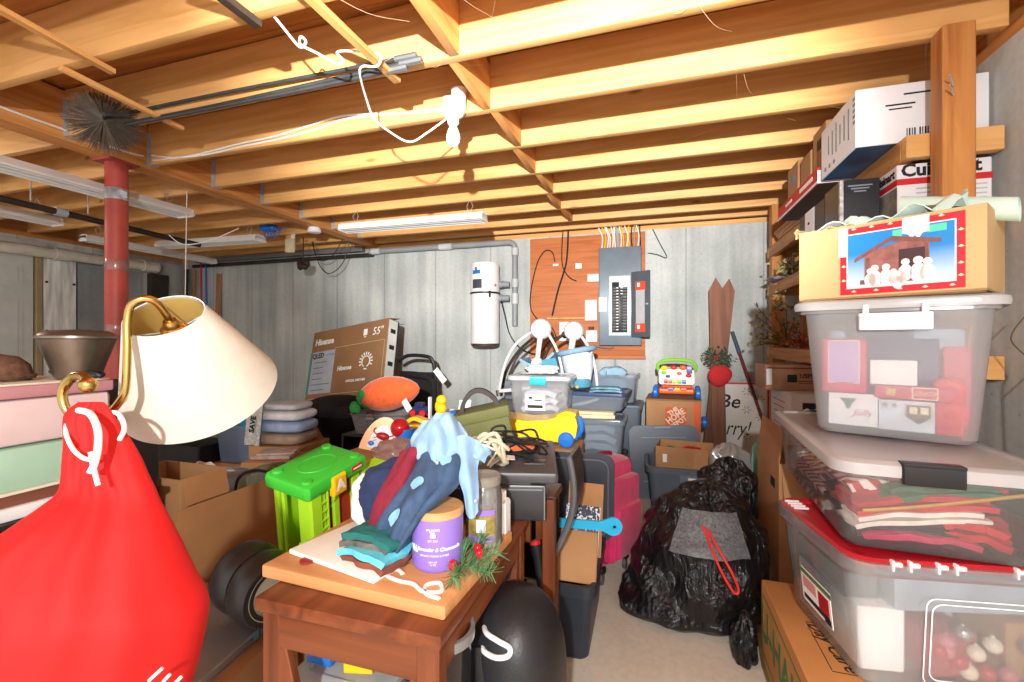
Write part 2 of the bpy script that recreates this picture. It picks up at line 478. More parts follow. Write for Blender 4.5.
b.build('tape_band', clear('clear tape', (225, 205, 200), .75, .2), t)

# chimney brush with its rods along a joist
t = thing('chimney_brush', 'round dark wire chimney brush lying up against the girder above the red post', 'brush', (-2.40, 1.425, 2.105), rz=R(-32))
b = MB(); rnd = random.Random(3)
for i in range(760):
    q = rnd.uniform(0, 2 * PI); ax = rnd.uniform(-.05, .05); rr = .135 * rnd.uniform(.8, 1.08); cv = rnd.uniform(-.02, .02)
    d = Vector((ax * 1.4, math.cos(q), math.sin(q)))
    if d.z > .3: rr *= .9
    p0 = Vector((ax * .6, 0, 0)) + Vector((0, d.y, d.z)) * .006
    p1 = p0 + Vector((ax * .5 + cv * .3, d.y, d.z)) * rr * .55
    p2 = p0 + Vector((ax * 1.2 + cv, d.y, d.z)) * rr
    b.tube([p0, p1, p2], [.0013, .0012, .0009], 3)
b.build('bristles', WIREM, t)
b = MB(); b.tube([(-.07, 0, 0), (.08, 0, 0)], .007, 8); b.tube([(.08, 0, 0), (.02, .085, .045)], .009, 8); b.build('stem', RODM, t)
def rod(path, r, label):
    b = MB(); P0 = smoothpath(path, 6); b.tube(P0, r, 8)
    t = thing('brush_rod', label, 'rod', (0, 0, 0), group='rods laid along the joist')
    b.build('shaft', RODM, t)
    e = Vector(path[-1]); d = (e - Vector(path[-2])).normalized()
    b = MB(); b.tube([e - d * .09, e], r * 1.55, 8); b.build('ferrule', M('zinc ferrule', (128, 132, 134), .4, .6), t)
rod([(-2.45, 1.505, 2.176), (-1.8, 1.497, 2.168), (-1.155, 1.497, 2.158), (-.84, 1.497, 2.156)], .0075, 'upper grey brush rod screwed to the wire brush, lying along the joist')
rod([(-2.36, 1.49, 2.117), (-1.8, 1.50, 2.122), (-1.155, 1.50, 2.132), (-.82, 1.50, 2.138)], .0085, 'middle grey brush rod of the three lying along the joist')
rod([(-2.34, 1.475, 2.101), (-1.8, 1.49, 2.108), (-1.2, 1.50, 2.116), (-.88, 1.50, 2.122)], .0085, 'lowest grey brush rod of the three lying along the joist')

# thin laths nailed up under the joists
def lath(p, q, w, h, label, mat=None):
    p, q = Vector(p), Vector(q); d = q - p; L_ = d.length
    b = MB(); b.box((0, 0, 0), (w, L_, h), bev=.001)
    solo(b, 'lath', mat or LATH, label, 'wood strip', (p + q) / 2, (math.asin(d.z / L_), 0, -math.atan2(d.x, d.y)), group='strips under the joists')
lath((-1.90, .55, 2.128), (-1.964, 1.195, 2.122), .028, .018, 'pale thin wood strip ending above the wire brush, nearer the camera than the reddish strip')
lath((-2.129, 1.12, 2.126), (-2.151, 1.60, 2.112), .024, .018, 'reddish thin wood strip crossing right above the wire brush')
lath((-.99, .95, 2.126), (-.962, 1.565, 2.118), .03, .018, 'thin wood strip carrying the looped white cord')
lath((-1.238, .8, 2.126), (-1.223, 1.158, 2.122), .03, .022, 'dark weathered wood strip sticking out beside the white cord', M('weathered strip', (74, 62, 52), .7, 0, .2))

# bare bulb and its cords
t = thing('bulb_holder', 'white lampholder box with a bare bulb fixed to a ceiling joist', 'light', (-.86, 1.905, 2.14))
b = MB(); b.box((-.01, -.012, .03), (.105, .045, .085), bev=.012); b.build('junction_box', WHITEP, t)
b = MB(); b.lathe([(0, -.0), (.045, 0), (.05, -.01), (.046, -.03), (.028, -.042), (.024, -.07), (0, -.07)], 24, c=(0, -.045, .0)); b.lathe([(0, -.02), (.03, -.02), (.034, .06), (0, .06)], 16, c=(.025, -.04, .02)); b.build('socket', WHITE, t)
bm = M('frosted bulb glass', (255, 250, 240), .3)
bn = bm.node_tree.nodes['Principled BSDF']; bn.inputs['Emission Color'].default_value = (1, .95, .86, 1); bn.inputs['Emission Strength'].default_value = 2.0
b = MB(); b.lathe([(.013, -.065), (.016, -.085), (.026, -.11), (.0305, -.13), (.028, -.15), (.017, -.166), (0, -.171)], 24, c=(0, -.045, 0)); b.build('bulb', bm, t)
cord = [(-1.185, 1.12, 2.18), (-1.157, 1.2, 2.12), (-1.143, 1.25, 2.092), (-1.118, 1.25, 2.105), (-1.129, 1.24, 2.117), (-1.140, 1.25, 2.1), (-1.107, 1.28, 2.086), (-1.061, 1.34, 2.072), (-1.056, 1.36, 2.097), (-1.081, 1.36, 2.128), (-1.048, 1.39, 2.145), (-.965, 1.42, 2.139), (-.94, 1.42, 2.118), (-.965, 1.43, 2.098), (-1.03, 1.44, 2.115), (-1.065, 1.47, 2.110), (-1.13, 1.6, 2.096), (-1.147, 1.68, 2.054), (-1.107, 1.74, 2.015), (-1.031, 1.78, 1.978), (-.969, 1.83, 2.035), (-.895, 1.865, 2.10)]
b = MB(); b.tube(smoothpath(cord, 6), .0042, 6); solo(b, 'extension_cord', CABLEW, 'white cord looped over a wood strip and running down to the bulb holder', 'cord')
def cable(path, r, mat, label, group=None, name='cable', staples=0):
    P0 = smoothpath(path, 6); t = thing(name, label, 'cable', (0, 0, 0), group=group)
    b = MB(); b.tube(P0, r, 6); b.build('sheath', mat, t)
    for k in range(staples):
        p = P0[int((k + .7) / staples * (len(P0) - 1))]; b = MB(); b.tube(arc((p[0], p[1], p[2]), r * 1.4, 0, 2 * PI, 10, 'yz'), .001, 5); b.build('staple', STEEL, t)
    return t
cable([(-2.82, 1.916, 2.19), (-2.62, 1.914, 2.153), (-2.391, 1.914, 2.142), (-2.14, 1.914, 2.154), (-1.903, 1.914, 2.160), (-1.679, 1.914, 2.176), (-1.467, 1.914, 2.205), (-1.267, 1.914, 2.195), (-.92, 1.914, 2.167)], .0052, CABLEW, 'lower white house cable stapled along the joist to the bulb holder', 'cables on the joists', staples=3)
cable([(-2.80, 1.910, 2.156), (-2.501, 1.912, 2.149), (-2.137, 1.912, 2.171), (-1.934, 1.912, 2.177), (-1.708, 1.912, 2.200), (-1.466, 1.906, 2.220), (-1.156, 1.912, 2.185), (-.93, 1.912, 2.178)], .0052, CABLEW, 'upper white house cable with a frayed end beside the girder, running to the bulb holder', 'cables on the joists', staples=2)
cable([(-2.853, .6, 2.19), (-2.853, 1.279, 2.170), (-2.853, 1.507, 2.170), (-2.853, 1.72, 2.168), (-2.853, 1.83, 2.172), (-2.853, 1.89, 2.18)], .0055, CABLEW, 'white cable stapled along the girder face behind the wire brush', 'cables on the joists', staples=4)
b = MB(); b.box((0, 0, 0), (.06, .04, .05), bev=.006); b.box((.0, -.03, .012), (.045, .02, .02), bev=.004); solo(b, 'outlet_box', BLUEP, 'small blue electrical box on the girder behind the wire brush', 'electrical box', (-2.72, 1.66, 2.225))

# fluorescent fittings
def fluor(L_, label, loc, rz, w=.12, cover=False):
    t = thing('fluorescent_fixture', label, 'light', loc, rz, group='unlit fluorescent lights')
    b = MB(); pr = [(-w * .28, .055), (-w / 2, .012), (-w / 2 - .004, 0), (-w / 2, .0), (-w * .27, .028), (w * .27, .028), (w / 2, 0), (w / 2 + .004, 0), (w / 2, .012), (w * .28, .055)]
    b.prism(pr, -L_ / 2, L_ / 2, plane='yz'); b.build('housing', WHITE, t, smooth=20)
    for s in (-1, 1):
        b = MB(); b.box((s * (L_ / 2 - .004), 0, .02), (.008, w * .9, .05), bev=.003); b.build('end_cap', WHITE, t)
        b = MB(); b.tube([(-L_ / 2 + .02, s * w * .2, .012), (L_ / 2 - .02, s * w * .2, .012)], .0125, 10); tag(b.build('tube', M('unlit tube glass', (228, 232, 232), .25, 0, .02), t), 'white glass tube')
        b = MB(); b.tube([(s * (L_ / 2 - .12), 0, .055), (s * (L_ / 2 - .14), 0, .112), (s * (L_ / 2 - .12), .01, .165)], .0016, 5); b.tube([(s * (L_ / 2 - .12), 0, .055), (s * (L_ / 2 - .09), 0, .112), (s * (L_ / 2 - .12), .01, .165)], .0016, 5); b.build('chain', STEEL, t)
fluor(2.0, 'long white fluorescent light passing close behind the red post', (-3.15, 1.37, 1.972), PI / 2, .16)
fluor(1.22, 'short white fluorescent light end just under the dark iron pipe', (-4.22, 1.60, 1.955), PI / 2, .14)
fluor(1.22, 'slim white fluorescent strip hung low beyond the red post', (-4.7, 3.24, 1.965), PI / 2, .10)
fluor(1.1, 'white fluorescent light with curled end bracket hung between the two darker bays', (-3.78, 3.05, 1.955), R(3), .13)
fluor(1.2, 'white fluorescent light hung by chains in front of the back wall, above the grey conduit', (-1.775, 3.07, 1.972), R(1), .13)
b = MB(); b.tube([(-3.105, 2.34, 2.14), (-3.105, 2.335, 1.8), (-3.107, 2.33, 1.42)], .003, 6); solo(b, 'pull_cord', CABLEW, 'thin white pull cord hanging beside the red post', 'cord')
t = thing('iron_pipe', 'dark iron pipe slung under the joists beyond the red post', 'pipe')
b = MB(); b.tube([(-3.7, -.5, 1.955), (-3.7, 1.66, 1.945), (-3.7, 2.9, 1.918)], .021, 12); b.build('tube', PIPEG, t)
for y in (1.95, 2.25):
    b = MB(); b.tube([(-3.7, y - .03, 1.942), (-3.7, y + .03, 1.940)], .029, 12); b.build('coupling', STEEL, t)
    b = MB(); b.tube([(-3.7, y - .15, 1.97), (-3.7, y - .15, 2.138)], .004, 6); b.build('hanger', STEEL, t)
t = thing('drain_pipe', 'thick white pipe running along the top of the side wall above the door', 'pipe')
b = MB(); b.tube([(-5.6, -.5, 1.95), (-5.6, 2.49, 1.95), (-5.6, 3.8, 1.965)], .052, 16); b.build('tube', PIPEW, t)
b = MB(); b.tube([(-5.6, 3.70, 1.964), (-5.6, 3.86, 1.966)], .066, 16); b.build('coupling', PIPEW, t); b = MB(); b.tube([(-5.6, 2.9, 1.955), (-5.6, 3.0, 1.956)], .062, 16); b.build('coupling', PIPEW, t)
t = thing('junction_block', 'wood block with cream switch plate hanging off the joists by cables', 'electrical box', (-3.42, 3.62, 1.98))
b = MB(); b.box((0, 0, .17), (.09, .038, .31), bev=.003); b.build('block', JOIST, t)
b = MB(); b.box((.02, -.03, .05), (.1, .03, .13), bev=.004); b.box((.02, -.048, .05), (.03, .008, .05), bev=.002); tag(b.build('switch_plate', M('cream plastic', (226, 214, 178), .45), t), 'cream switch plate')
for k in range(4):
    b = MB(); b.tube(smoothpath([(.03 + .012 * k, -.03, .11), (.05 + .014 * k, -.03, .22), (.04 + .02 * k, -.01, .33)], 5), .004, 6); b.build('cable', CABLEW, t)
b = MB()
for k in range(9): b.ball((-3.36 + .025 * math.sin(k * 2.1) * 1.4, 3.72 + .02 * math.cos(k), 1.86 + .022 * math.sin(k * 1.3)), .032, 10, 6)
b.tube([(-3.36, 3.72, 1.88), (-3.36, 3.72, 2.14)], .006, 6)
solo(b, 'cord_bundle', M('dark brown cord', (52, 40, 36), .6), 'dark coiled cord bundle dangling below the wood switch block', 'cord')
cable([(-3.40, 3.9, 2.14), (-3.36, 3.9, 1.98), (-3.28, 3.9, 1.927), (-3.15, 3.9, 1.98), (-3.03, 3.9, 2.135)], .0045, BLACKP, 'shorter black cable loop sagging below the joists at the back wall', 'sagging black cables')
cable([(-3.44, 3.93, 2.14), (-3.336, 3.93, 1.885), (-3.211, 3.93, 1.80), (-3.05, 3.93, 1.905), (-2.97, 3.93, 2.135)], .0045, BLACKP, 'longer black cable loop sagging below the joists at the back wall', 'sagging black cables')
b = MB(); b.box((0, 0, 0), (.16, .08, .05), bev=.01); b.box((0, -.05, .01), (.09, .04, .02), bev=.004)
for k in range(5): b.tube(smoothpath([(-.06 + .03 * k, -.02, -.02), (-.05 + .04 * k, -.02, -.09 - .02 * (k % 2)), (-.03 + .05 * k, 0, .0)], 5), .004, 5)
solo(b, 'cable_splitter', BLUEP, 'bright blue cable splitter tucked under the joists near the wood switch block', 'electrical box', (-3.47, 3.4, 2.165))
b = MB(); b.tube(smoothpath([(-3.1, 2.75, 1.98), (-3.22, 2.6, 1.86), (-3.35, 2.5, 1.82), (-3.5, 2.5, 1.9)], 6), .004, 6); solo(b, 'loose_wire', CABLEW, 'loose pale wire end drooping beside the red post', 'cable')
t = thing('smoke_detector', 'white smoke alarm under the girder near the hanging fluorescent light', 'alarm', (-2.93, 3.38, 2.075))
b = MB(); b.lathe([(0, .045), (.05, .045), (.055, .03), (.06, .01), (.05, 0), (0, -.004)], 20); b.build('body', WHITEP, t)
# ------------------------------------------------------------------ along the back wall
PLYW = wood('backboard plywood', (190, 116, 70), (172, 98, 54), axis=0, scale=1.6, knots=False)
PANELG = M('panel grey paint', (112, 126, 136), .4, .2, .06, 12)
PANELD = M('dark grey paint', (84, 94, 102), .45, .1, .06)
BRK = M('breaker black', (34, 34, 36), .4)
CARD = M('brown cardboard', (178, 133, 90), .8, 0, .07, 5, bump=.1, bscale=90)
CARDIN = M('inner cardboard', (170, 124, 80), .85, 0, .07, 5)
CARDD = M('dark kraft cardboard', (150, 112, 76), .8, 0, .07, 5)
PAPER = M('white paper', (240, 240, 238), .7, 0, .02)
INK = M('black ink', (30, 30, 32), .6, 0, 0)
INKW = M('white ink', (244, 244, 240), .6, 0, 0)
REDP = M('red print', (205, 40, 44), .55, 0, .04)
ORANGE = M('orange print', (222, 92, 40), .55, 0, .05)

# plywood electrical backboard
t = thing('backboard', 'reddish plywood board on the back wall carrying the breaker panel', 'board', (-.62, WY - .012, .955))
b = MB(); b.box((0, 0, .565), (1.07, .018, 1.13), bev=.002); b.build('sheet', PLYW, t)
b = MB(); b.box((.0, -.02, -.005), (1.08, .02, .03), bev=.002); b.build('ledge', PLYW, t)
YB = WY - .021
t = thing('breaker_panel', 'grey electrical breaker panel with its small door swung open', 'breaker panel', (-.30, YB, 1.06))
b = MB(); b.box((0, -.05, .44), (.37, .1, .88), bev=.006); b.build('cabinet', PANELG, t)
b = MB(); b.box((0, -.104, .355), (.2, .008, .545), bev=.003); b.box((0, -.109, .355), (.18, .004, .525)); b.build('cover_frame', M('light grey trim', (150, 162, 170), .4, .3), t)
b = MB(); b.box((0, -.113, .34), (.135, .01, .45), bev=.002); b.build('breaker_bed', BRK, t)
for c in (-1, 1):
    for k in range(15):
        z = .14 + k * .0265
        br = MB(); br.box((c * .035, -.122, z), (.055, .012, .023), bev=.002)
        o = br.build('breaker', BRK if (k + c) % 3 else M('grey breaker', (60, 60, 62), .4), t)
        h = MB(); h.box((c * .018, -.131, z), (.02, .012, .009), bev=.002); h.build('toggle', WHITEP if c < 0 or k > 11 else BRK, o)
b = MB(); b.box((.03, -.124, .555), (.07, .01, .075), bev=.003); tag(b.build('main_switch', WHITEP, t), 'white main switch block')
b = MB(); b.lathe([(0, 0), (.013, 0), (.013, .006), (0, .006)], 16); tag(b.at().build('seal', M('pale yellow seal', (232, 224, 150), .5), t, loc=(-.06, -.118, .585), rot=(PI / 2, 0, 0)), 'pale yellow round sticker')
d = MB(); d.box((.09, 0, 0), (.18, .012, .575), bev=.003); do = d.build('door', PANELD, t, loc=(.102, -.112, .36), rot=(0, 0, R(-28)))
d = MB(); d.box((.09, -.008, -.02), (.085, .003, .37)); tag(d.build('chart', M('grey directory card', (178, 180, 180), .6), do), 'grey directory card')
for z in (.16, -.205):
    d = MB(); d.box((.09, -.0085, z), (.095, .004, .075)); tag(d.build('warning_label', M('orange red label', (214, 78, 48), .5), do), 'orange warning label')
    d = MB(); d.box((.075, -.0115, z + .008), (.025, .002, .035)); d.build('label_square', PAPER, do)
d = MB(); d.box((.155, -.012, 0), (.02, .014, .014), bev=.003); d.build('latch', STEEL, do)
b = MB(); b.box((-.15, -.102, .37), (.07, .003, .13)); tag(b.build('sticker', M('pale sticker', (206, 214, 216), .5), t), 'pale blank sticker')
rnd = random.Random(5)
names = ['white', 'yellow', 'white', 'white', 'white', 'white', 'blue-grey', 'white', 'yellow', 'white', 'yellow', 'black', 'grey', 'white', 'black']
for k in range(15):
    x0 = -.50 + k * .0268; x1 = -.465 + k * .0245
    m = {'white': CABLEW, 'yellow': YEL, 'black': BLACKP, 'grey': M('grey sheath', (140, 142, 146), .5), 'blue-grey': M('blue grey duct', (150, 172, 190), .5)}[names[k]]
    r = .011 if names[k] == 'blue-grey' else .0055
    b = MB(); b.tube(smoothpath([(x0, 4.244, 2.3), (x0 + rnd.uniform(-.01, .01), 4.236, 2.15), (x1 + rnd.uniform(-.012, .012), 4.222, 2.05), (x1, 4.212, 1.93)], 5), r, 6)
    cols = names[k]
    solo(b, 'feeder_cable', m, ('%s cable dropping from the joists into the breaker panel' if names.count(cols) > 1 else 'the only %s cable dropping into the breaker panel') % cols, 'cable', group='%s feeder cables over the panel' % cols)
def plate(name, label, x, z, w, h, d=.02, mat=None, cat='electrical box'):
    t = thing(name, label, cat, (x, YB, z))
    b = MB(); b.box((0, -d / 2, 0), (w, d, h), bev=.004); b.build('body', mat or WHITEP, t); return t
plate('jack_box', 'tiny white phone jack at upper part of the plywood board', -.90, 1.822, .055, .02, .02)
plate('jack_box', 'small square white junction box near the middle of the plywood board', -.68, 1.80, .06, .05, .03)
plate('phone_block', 'horizontal pale wiring block touching the breaker panel', -.545, 1.683, .11, .075, .03, M('pale grey plastic', (196, 202, 204), .45))
t = plate('doorbell_box', 'tall blank white cover box on the plywood beside the breaker panel', -.565, 1.385, .11, .19, .035)
b = MB(); b.box((0, -.037, -.09), (.11, .006, .008)); b.build('lip', WHITEP, t)
t = plate('outlet_plate', 'white four-socket outlet plate low on the plywood board', -.562, 1.145, .105, .105, .02)
for sx in (-1, 1):
    for sz in (-1, 1):
        b = MB(); b.box((sx * .024, -.021, sz * .024), (.03, .003, .03), bev=.004); o = b.build('socket', M('pale ivory plastic', (222, 222, 216), .4), t)
        b = MB(); b.box((sx * .024 - .006, -.0235, sz * .024), (.003, .002, .011)); b.box((sx * .024 + .006, -.0235, sz * .024), (.003, .002, .011)); b.build('slot', INK, o)
b = MB(); b.box((0, -.03, .075), (.05, .03, .025), bev=.004); b.build('plug', BLACKP, t)
t = plate('outlet_plate', 'white outlet plate with a black plug behind the baby swings', -.815, 1.19, .10, .18, .018)
b = MB(); b.ball((.01, -.045, -.03), .035, 14, 8, sc=(1, .8, 1)); b.box((.01, -.025, -.03), (.04, .02, .05)); b.build('plug', BLACKP, t)
b = MB(); b.box((-.8, YB - .02, 1.313), (.36, .04, .018), bev=.003); solo(b, 'ledge_strip', LATH, 'narrow pale wood ledge strip nailed to the plywood board', 'wood strip')
cable([(-.779, 4.24, 2.13), (-.785, 4.235, 1.95), (-.805, 4.235, 1.80), (-.874, 4.235, 1.582), (-.932, 4.235, 1.34)], .008, BLACKP, 'thick black cable falling diagonally across the plywood board', 'black cables on the plywood')
cable([(-.83, 4.24, 2.13), (-.84, 4.24, 1.95), (-.83, 4.24, 1.8), (-.77, 4.235, 1.70), (-.70, 4.24, 1.66)], .005, BLACKP, 'thin black cable curling to a knot at the middle of the plywood board', 'black cables on the plywood')
cable([(-.905, 4.235, 1.85), (-.93, 4.235, 1.94), (-1.0, 4.235, 1.96), (-1.075, 4.232, 1.85), (-1.135, 4.225, 1.60), (-1.14, 4.222, 1.42), (-1.06, 4.215, 1.3), (-.93, 4.2, 1.23), (-.88, 4.2, 1.12)], .005, BLACKP, 'black cable arching from the tiny jack down the edge of the plywood board', 'black cables on the plywood')
cable([(-.70, 4.2, 1.06), (-.55, 4.19, 1.055), (-.40, 4.19, 1.035), (-.36, 4.2, 1.05)], .006, M('grey cord', (120, 124, 128), .5), 'grey cord lying along the foot of the plywood board under the breaker panel')
cable([(-.02, 4.262, 2.1), (.04, 4.262, 1.97), (.10, 4.262, 1.84), (.02, 4.262, 1.87), (-.06, 4.262, 1.89)], .004, BLACKP, 'thin black wire bent on the concrete beside the breaker panel')

# central vacuum unit and its pipes
t = thing('central_vacuum', 'tall white cylindrical central vacuum unit mounted on the back wall', 'vacuum', (-1.56, 4.10, 1.04))
b = MB(); b.lathe([(0, .03), (.13, .03), (.138, .045), (.138, .50), (.140, .505), (.140, .69), (.138, .695), (.138, .785), (.132, .80), (0, .802)], 40); b.build('canister', WHITE, t)
b = MB(); b.lathe([(0, 0), (.105, 0), (.132, .012), (.137, .036), (0, .036)], 40); tag(b.build('base_ring', M('brown base ring', (74, 58, 50), .5), t), 'dark brown base ring')
b = MB(); b.lathe([(.1385, .505), (.146, .508), (.146, .522), (.1385, .525)], 40); b.box((.09, -.115, .50), (.016, .016, .06), bev=.003); tag(b.build('clamp_band', BLACKP, t), 'black clamp band')
lab = M('dark grey label', (66, 72, 78), .4)
b = MB(); b.grid(lambda u, v: (.1415 * math.sin(R(-34) + u * R(42)), -.1415 * math.cos(R(-34) + u * R(42)), .555 + v * .085), 8, 1); tag(b.build('label', lab, t), 'dark square label')
b = MB(); b.grid(lambda u, v: (.1415 * math.sin(R(-34) + u * R(36)), -.1415 * math.cos(R(-34) + u * R(36)), .69 + v * .035), 8, 1); b.grid(lambda u, v: (.1415 * math.sin(R(-22) + u * R(10)), -.1415 * math.cos(R(-22) + u * R(10)), .725 + v * .03), 3, 1); tag(b.build('label', M('blue logo', (46, 108, 186), .4), t), 'blue logo')
b = MB(); b.box((0, .155, .45), (.1, .03, .5)); b.build('wall_bracket', STEEL, t)
for z, nm in ((.60, 'intake_pipe'), (.47, 'exhaust_pipe')):
    b = MB(); b.tube([(.11, .02, z), (.17, .02, z)], .034, 16); b.tube([(.16, .02, z), (.235, .03, z)], .028, 16); b.build(nm, PVCG, t)
b = MB(); b.ball((.125, -.06, .585), .012, 10, 6); tag(b.build('reset_button', REDP, t), 'small red button')
t = thing('vacuum_duct', 'grey duct pipe running along the wall top and turning down beside the central vacuum', 'pipe')
b = MB(); b.tube(smoothpath([(-2.93, 4.215, 2.06), (-1.4, 4.215, 2.06)], 2) + [Vector(p) for p in arc((-1.36, 4.215, 1.995), .065, PI / 2, 0, 6)] + [Vector((-1.295, 4.215, 1.245))], .028, 14); b.build('tube', PVCG, t)
for p, q in (((-2.1, 4.215, 2.06), (-1.96, 4.215, 2.06)), ((-2.90, 4.215, 2.06), (-2.8, 4.215, 2.06)), ((-1.295, 4.215, 1.7), (-1.295, 4.215, 1.62)), ((-1.295, 4.215, 1.46), (-1.295, 4.215, 1.56)), ((-1.295, 4.215, 2.0), (-1.295, 4.215, 1.93))):
    b = MB(); b.tube([p, q], .034, 14); tag(b.build('coupling', M('pale coupling', (188, 194, 196), .45), t), 'pale coupling')
cable([(-1.40, 4.1, 1.5), (-1.38, 4.16, 1.35), (-1.34, 4.2, 1.16), (-1.22, 4.2, 1.02), (-1.05, 4.18, .98), (-.95, 4.2, 1.1), (-.84, 4.2, 1.15)], .006, BLACKP, 'black power cord sagging from the central vacuum to the outlet behind the swings')
b = MB(); b.tube([(-5.5, 4.23, 2.03), (-2.9, 4.23, 2.03)], .022, 12); solo(b, 'water_pipe', PIPEG, 'dark pipe running along the shaded top of the back wall', 'pipe')
b = MB(); b.box((-4.2, 4.2, 2.09), (2.4, .06, .05), bev=.004); solo(b, 'cable_tray', M('dull grey tray', (120, 122, 122), .5, .3), 'grey metal channel along the shaded top of the back wall', 'channel')
# leftover lumber standing in the corner
for k, (x, y, w_, c, lb, L_) in enumerate(((-5.60, 4.15, .05, (74, 62, 54), 'dark weathered board standing in the far corner', 2.0), (-5.44, 4.13, .045, (196, 150, 110), 'pale narrow board standing in the far corner', 1.98), (-5.12, 4.2, .07, (176, 128, 92), 'reddish wide board standing near the far corner', 1.93))):
    b = MB(); b.box((0, 0, L_ / 2), (w_, .025, L_), bev=.003); solo(b, 'standing_board', wood('board %d' % k, c, tuple(int(v * .8) for v in c), axis=2), lb, 'board', (x, y, 0), (R(-2), 0, 0), group='boards standing in the far corner')
for x, c, lb in ((-5.33, (190, 50, 60), 'red thin pipe rising beside the boards in the far corner'), (-5.25, (50, 104, 200), 'blue thin pipe rising beside the boards in the far corner')):
    b = MB(); b.tube([(0, 0, 0), (.0, .01, 1.0), (-.03, .02, 2.1)], .011, 8); solo(b, 'water_line', M(lb[:8], c, .45), lb, 'pipe', (x, 4.2, 0))

# side wall: door and panels
GD = M('door grey paint', (198, 202, 198), .5, 0, .05)
t = MB()
t.box((WL + .02, 2.35, .96), (.04, .9, 1.92), bev=.004)
for z0, z1 in ((.12, .82), (.95, 1.52), (1.62, 1.84)):
    for y0, y1 in ((1.98, 2.30), (2.40, 2.72)):
        t.box((WL + .042, (y0 + y1) / 2, (z0 + z1) / 2), (.008, y1 - y0, z1 - z0), bev=.003); t.box((WL + .046, (y0 + y1) / 2, (z0 + z1) / 2), (.01, y1 - y0 - .07, z1 - z0 - .07), bev=.004)
struct(t, 'door_1', GD)
b = MB(); b.box((WL + .03, 2.835, .97), (.06, .05, 1.94), bev=.004); b.box((WL + .03, 1.86, .97), (.06, .05, 1.94), bev=.004); struct(b, 'trim_4', M('tan jamb paint', (158, 140, 108), .6))
b = MB(); b.box((WL + .03, 2.35, 1.99), (.06, 1.1, .14), bev=.004); struct(b, 'trim_5', M('pale header paint', (190, 190, 184), .6, 0, .1))
t = thing('insulation_board', 'white streaky insulation panel fixed to the side wall beside the door', 'panel', (WL + .03, 3.0, 0))
fm = M('streaky white board', (226, 228, 226), .4, .0, .2, 5, stretch=(6, 6, .6))
b = MB(); b.box((0, 0, .97), (.05, .26, 1.94), bev=.003); b.build('board', fm, t)
for z in (.6, 1.2, 1.68):
    for y in (-.11, .11):
        b = MB(); b.cyl((.027, y, z), .012, .006, 10, axis='x'); tag(b.build('nail', BLACKP, t), 'black nail cap')
b = MB(); b.box((WL + .02, 3.30, .955), (.035, .29, 1.91), bev=.003); solo(b, 'cement_board', concrete('cement board', (168, 172, 172), (140, 144, 146), streak=.6), 'dull grey cement board against the side wall, beyond the white panel', 'panel')
b = MB(); b.box((WL + .02, 3.66, .95), (.035, .22, 1.9), bev=.003); solo(b, 'cement_board', concrete('cement board two', (168, 172, 172), (142, 146, 148), streak=.6), 'narrow grey cement board behind the red post on the side wall', 'panel')
b = MB(); b.box((WL + .04, 3.95, .95), (.08, .2, 1.9), bev=.003); solo(b, 'dark_board', M('dark board', (58, 54, 50), .7, 0, .15), 'nearly black board standing at the corner end of the side wall', 'board')

# television carton
t = thing('television_box', 'large brown television carton tilted back near the back wall', 'box', (-2.72, 3.52, .40), rot=(R(-14), R(-7), R(-13)))
b = MB(); b.box((0, 0, .43), (1.05, .13, .86), bev=.004); b.build('carton', CARDD, t)
b = MB(); b.box((.5255, 0, .43), (.002, .11, .84)); o = tag(b.build('side_label', M('pale printed strip', (214, 218, 214), .6), t), 'white printed side')
b = MB()
for k in range(5): b.box((.527, .0, .15 + k * .15), (.001, .06, .04))
b.build('print', INK, o)
b = MB(); b.box((.5262, .058, .43), (.002, .018, .84)); b.build('edge_band', M('dark edge', (34, 44, 42), .6), t)
b = MB(); b.box((-.514, -.0655, .44), (.026, .002, .42)); b.build('side_band', M('teal print', (58, 150, 150), .5), t)
b = MB(); b.box((-.325, -.066, .44), (.33, .002, .42)); lbp = tag(b.build('panel_print', M('pale blue grey print', (178, 188, 200), .6), t), 'pale spec panel')
text('QLED', .068, INK, t, (-.405, -.0675, .605), bold=.002)
text('GOOGLE', .03, M('blue ink', (90, 140, 200), .6, 0, 0), t, (-.23, -.0675, .605))
b = MB()
for k, w_ in enumerate((.19, .15, .16, .15, .27, .2)): b.box((-.46 + w_ / 2, -.0672, .54 - k * .055), (w_, .001, .009))
b.build('print', M('grey ink', (120, 128, 138), .6, 0, 0), t)
text('Hisense', .088, INKW, t, (-.34, -.0665, .745), bold=.003, shear=.1)
text('55"', .10, INKW, t, (.40, -.0665, .755), shear=.15)
b = MB(); b.box((.24, -.066, .765), (.05, .001, .06)); b.box((.24, -.066, .72), (.03, .001, .008)); b.build('print', INKW, t)
b = MB()
for (x, z, w_, h_) in ((.17, .665, .66, .004), (.17, .215, .66, .004), (-.16, .44, .004, .45), (.5, .44, .004, .45)): b.box((x, -.066, z), (w_, .001, h_))
b.build('border', M('pale tan ink', (206, 178, 140), .6), t)
text('Hisense', .062, INKW, t, (.0, -.0665, .45), bold=.002, shear=.1)
b = MB()
for k in range(16):
    q = PI * 2 * k / 16
    if 3.9 < q < 5.5: continue
    b.at((.285 + .075 * math.cos(q), -.0665, .485 + .075 * math.sin(q)), (0, -q, 0)); b.box((0, 0, 0), (.028, .001, .014))
b.at(); b.tube(arc((.285, -.066, .485), .05, -1.2, PI + 1.2, 18), .005, 4); b.box((.285, -.066, .415), (.04, .001, .012)); b.build('emblem', INKW, t)
text('OFFICIAL PARTNER', .03, INKW, t, (.17, -.0665, .32), bold=.001)
b = MB()
for k in range(3): b.box((-.2 + k * .25, -.066, .13), (.17, .001, .05))
